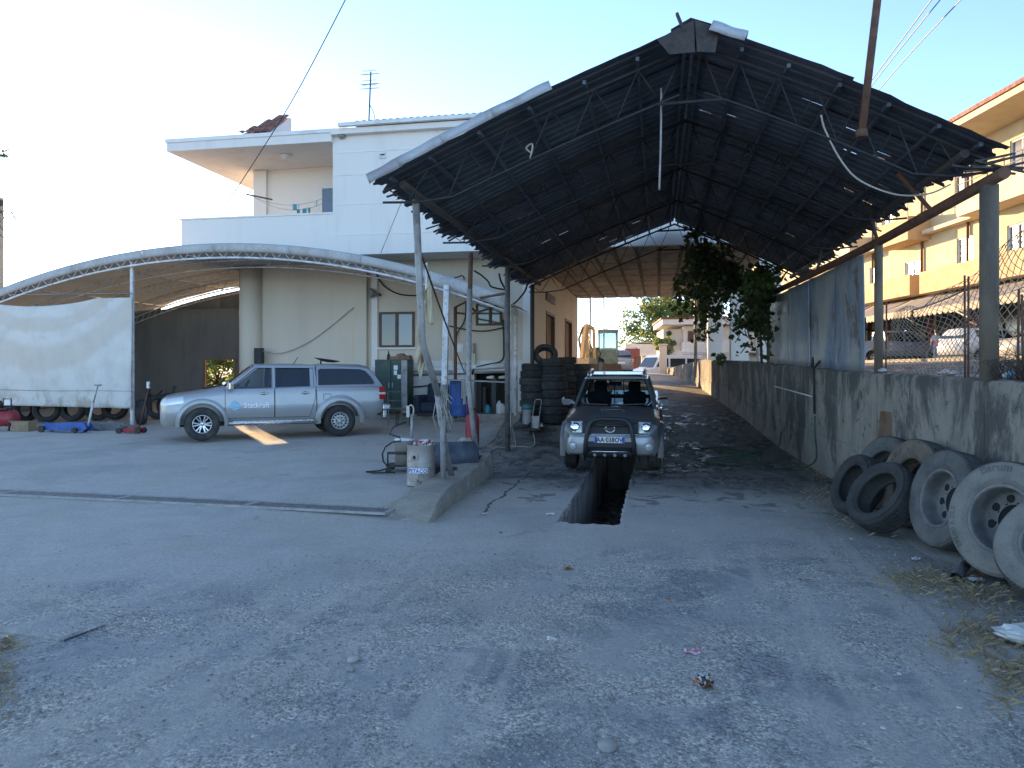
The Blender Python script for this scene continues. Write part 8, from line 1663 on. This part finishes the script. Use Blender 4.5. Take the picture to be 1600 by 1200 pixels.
# trees and bushes
bush('broadleaf_tree', 'tall sunlit green tree seen through the passage', at(1032, 506, 72), 4.0, 3.4, 8500, .27, ['leaf_a', 'leaf_b', 'leaf_b', 'leaf_a'], 'tree', 5, .5)
bush('broadleaf_tree', 'darker tree behind the far white house', at(1090, 492, 78), 2.8, 2.4, 2200, .34, ['leaf_a', 'leaf_c'], 'tree', 6, .5)
bush('garden_shrub', 'bright green shrub beside the gate pillar', at(1042, 540, 54), .95, .9, 1100, .16, ['leaf_b', 'leaf_b', 'leaf_a'], 'shrub', 7, .9)
bush('orange_tree', 'sunlit leafy tree seen through the square opening of the dark wall', at(340, 585, 36), 1.7, 1.7, 3600, .16, ['leaf_a', 'leaf_b', 'leaf_c'], 'tree', 8, .6)
bush('wall_shrub', 'small shrub growing on the retaining wall by the white columns', at(1127, 557, 24.3), .28, .25, 160, .12, ['leaf_c', 'leaf_a'], 'shrub', 9)
# far garden wall closing the view on the left behind the canopy
for k, (x, y, rx, lab) in enumerate(((-30, 62, 6, 'leftmost dark hedge tree beyond the yard'), (-44, 66, 6, 'farther hedge tree beyond the yard'))): bush('hedge_tree', lab, Vector((x, y, 3)), rx*.5, 1.6, 1500, .4, ['leaf_c', 'leaf_a'], 'tree', 20+k, .5)
# utility pole at the left picture edge
q = at(-2.5, 440, 27); t = thing('utility_pole', 'concrete utility pole with cable coils at the left picture edge', 'pole', (q.x, q.y, .6)); h_ = at(0, 309, 27).z-.6
b = MB(); b.beam((0, 0, 0), (0, 0, h_), .22, .22); b.build('pole', M['kerb'], t)
for k, (rr_, dz) in enumerate(((.42, -1.0), (.33, -.85))): b = MB(); b.tube([(.45+rr_*math.cos(a_), -.15+.05*math.sin(a_*2), h_+dz+rr_*1.1*math.sin(a_)) for a_ in np.linspace(0, 6.1, 24)], .014, 5); b.build('cable_coil', M['steel_dark'], t)
b = MB(); b.tube([(.1, -.15, h_-.2), (.45, -.2, h_-.8), (1.0, -.2, h_-1.5)], .012, 5); b.tube([(.1, -.15, h_-1.0), (.6, -.2, h_-.65), (1.1, -.2, h_-.95)], .012, 5); b.build('loose_cable', M['steel_dark'], t); b = MB(); b.bx(.1, .2, -.1, .0, h_-.3, h_-.1); b.build('insulator', M['steel_dark'], t)
q = at(-6, 244, 20); t = thing('overhanging_branch', 'thin leafy branch entering at the left picture edge', 'branch', (q.x, q.y, q.z)); b = MB(); b.tube([(-2, 0, .3), (-.3, 0, .05), (.15, 0, -.02), (.42, 0, .03)], .012, 5); b.build('twig', M['bark'], t); b = MB(); rs_ = random.Random(4)
for k in range(34): leaf_quads(b, Vector((rs_.uniform(-.8, .42), rs_.uniform(-.05, .05), rs_.uniform(-.03, .16))), rs_.uniform(.05, .11), rs_)
stuff(b.build('leaf', M['leaf_c'], t))
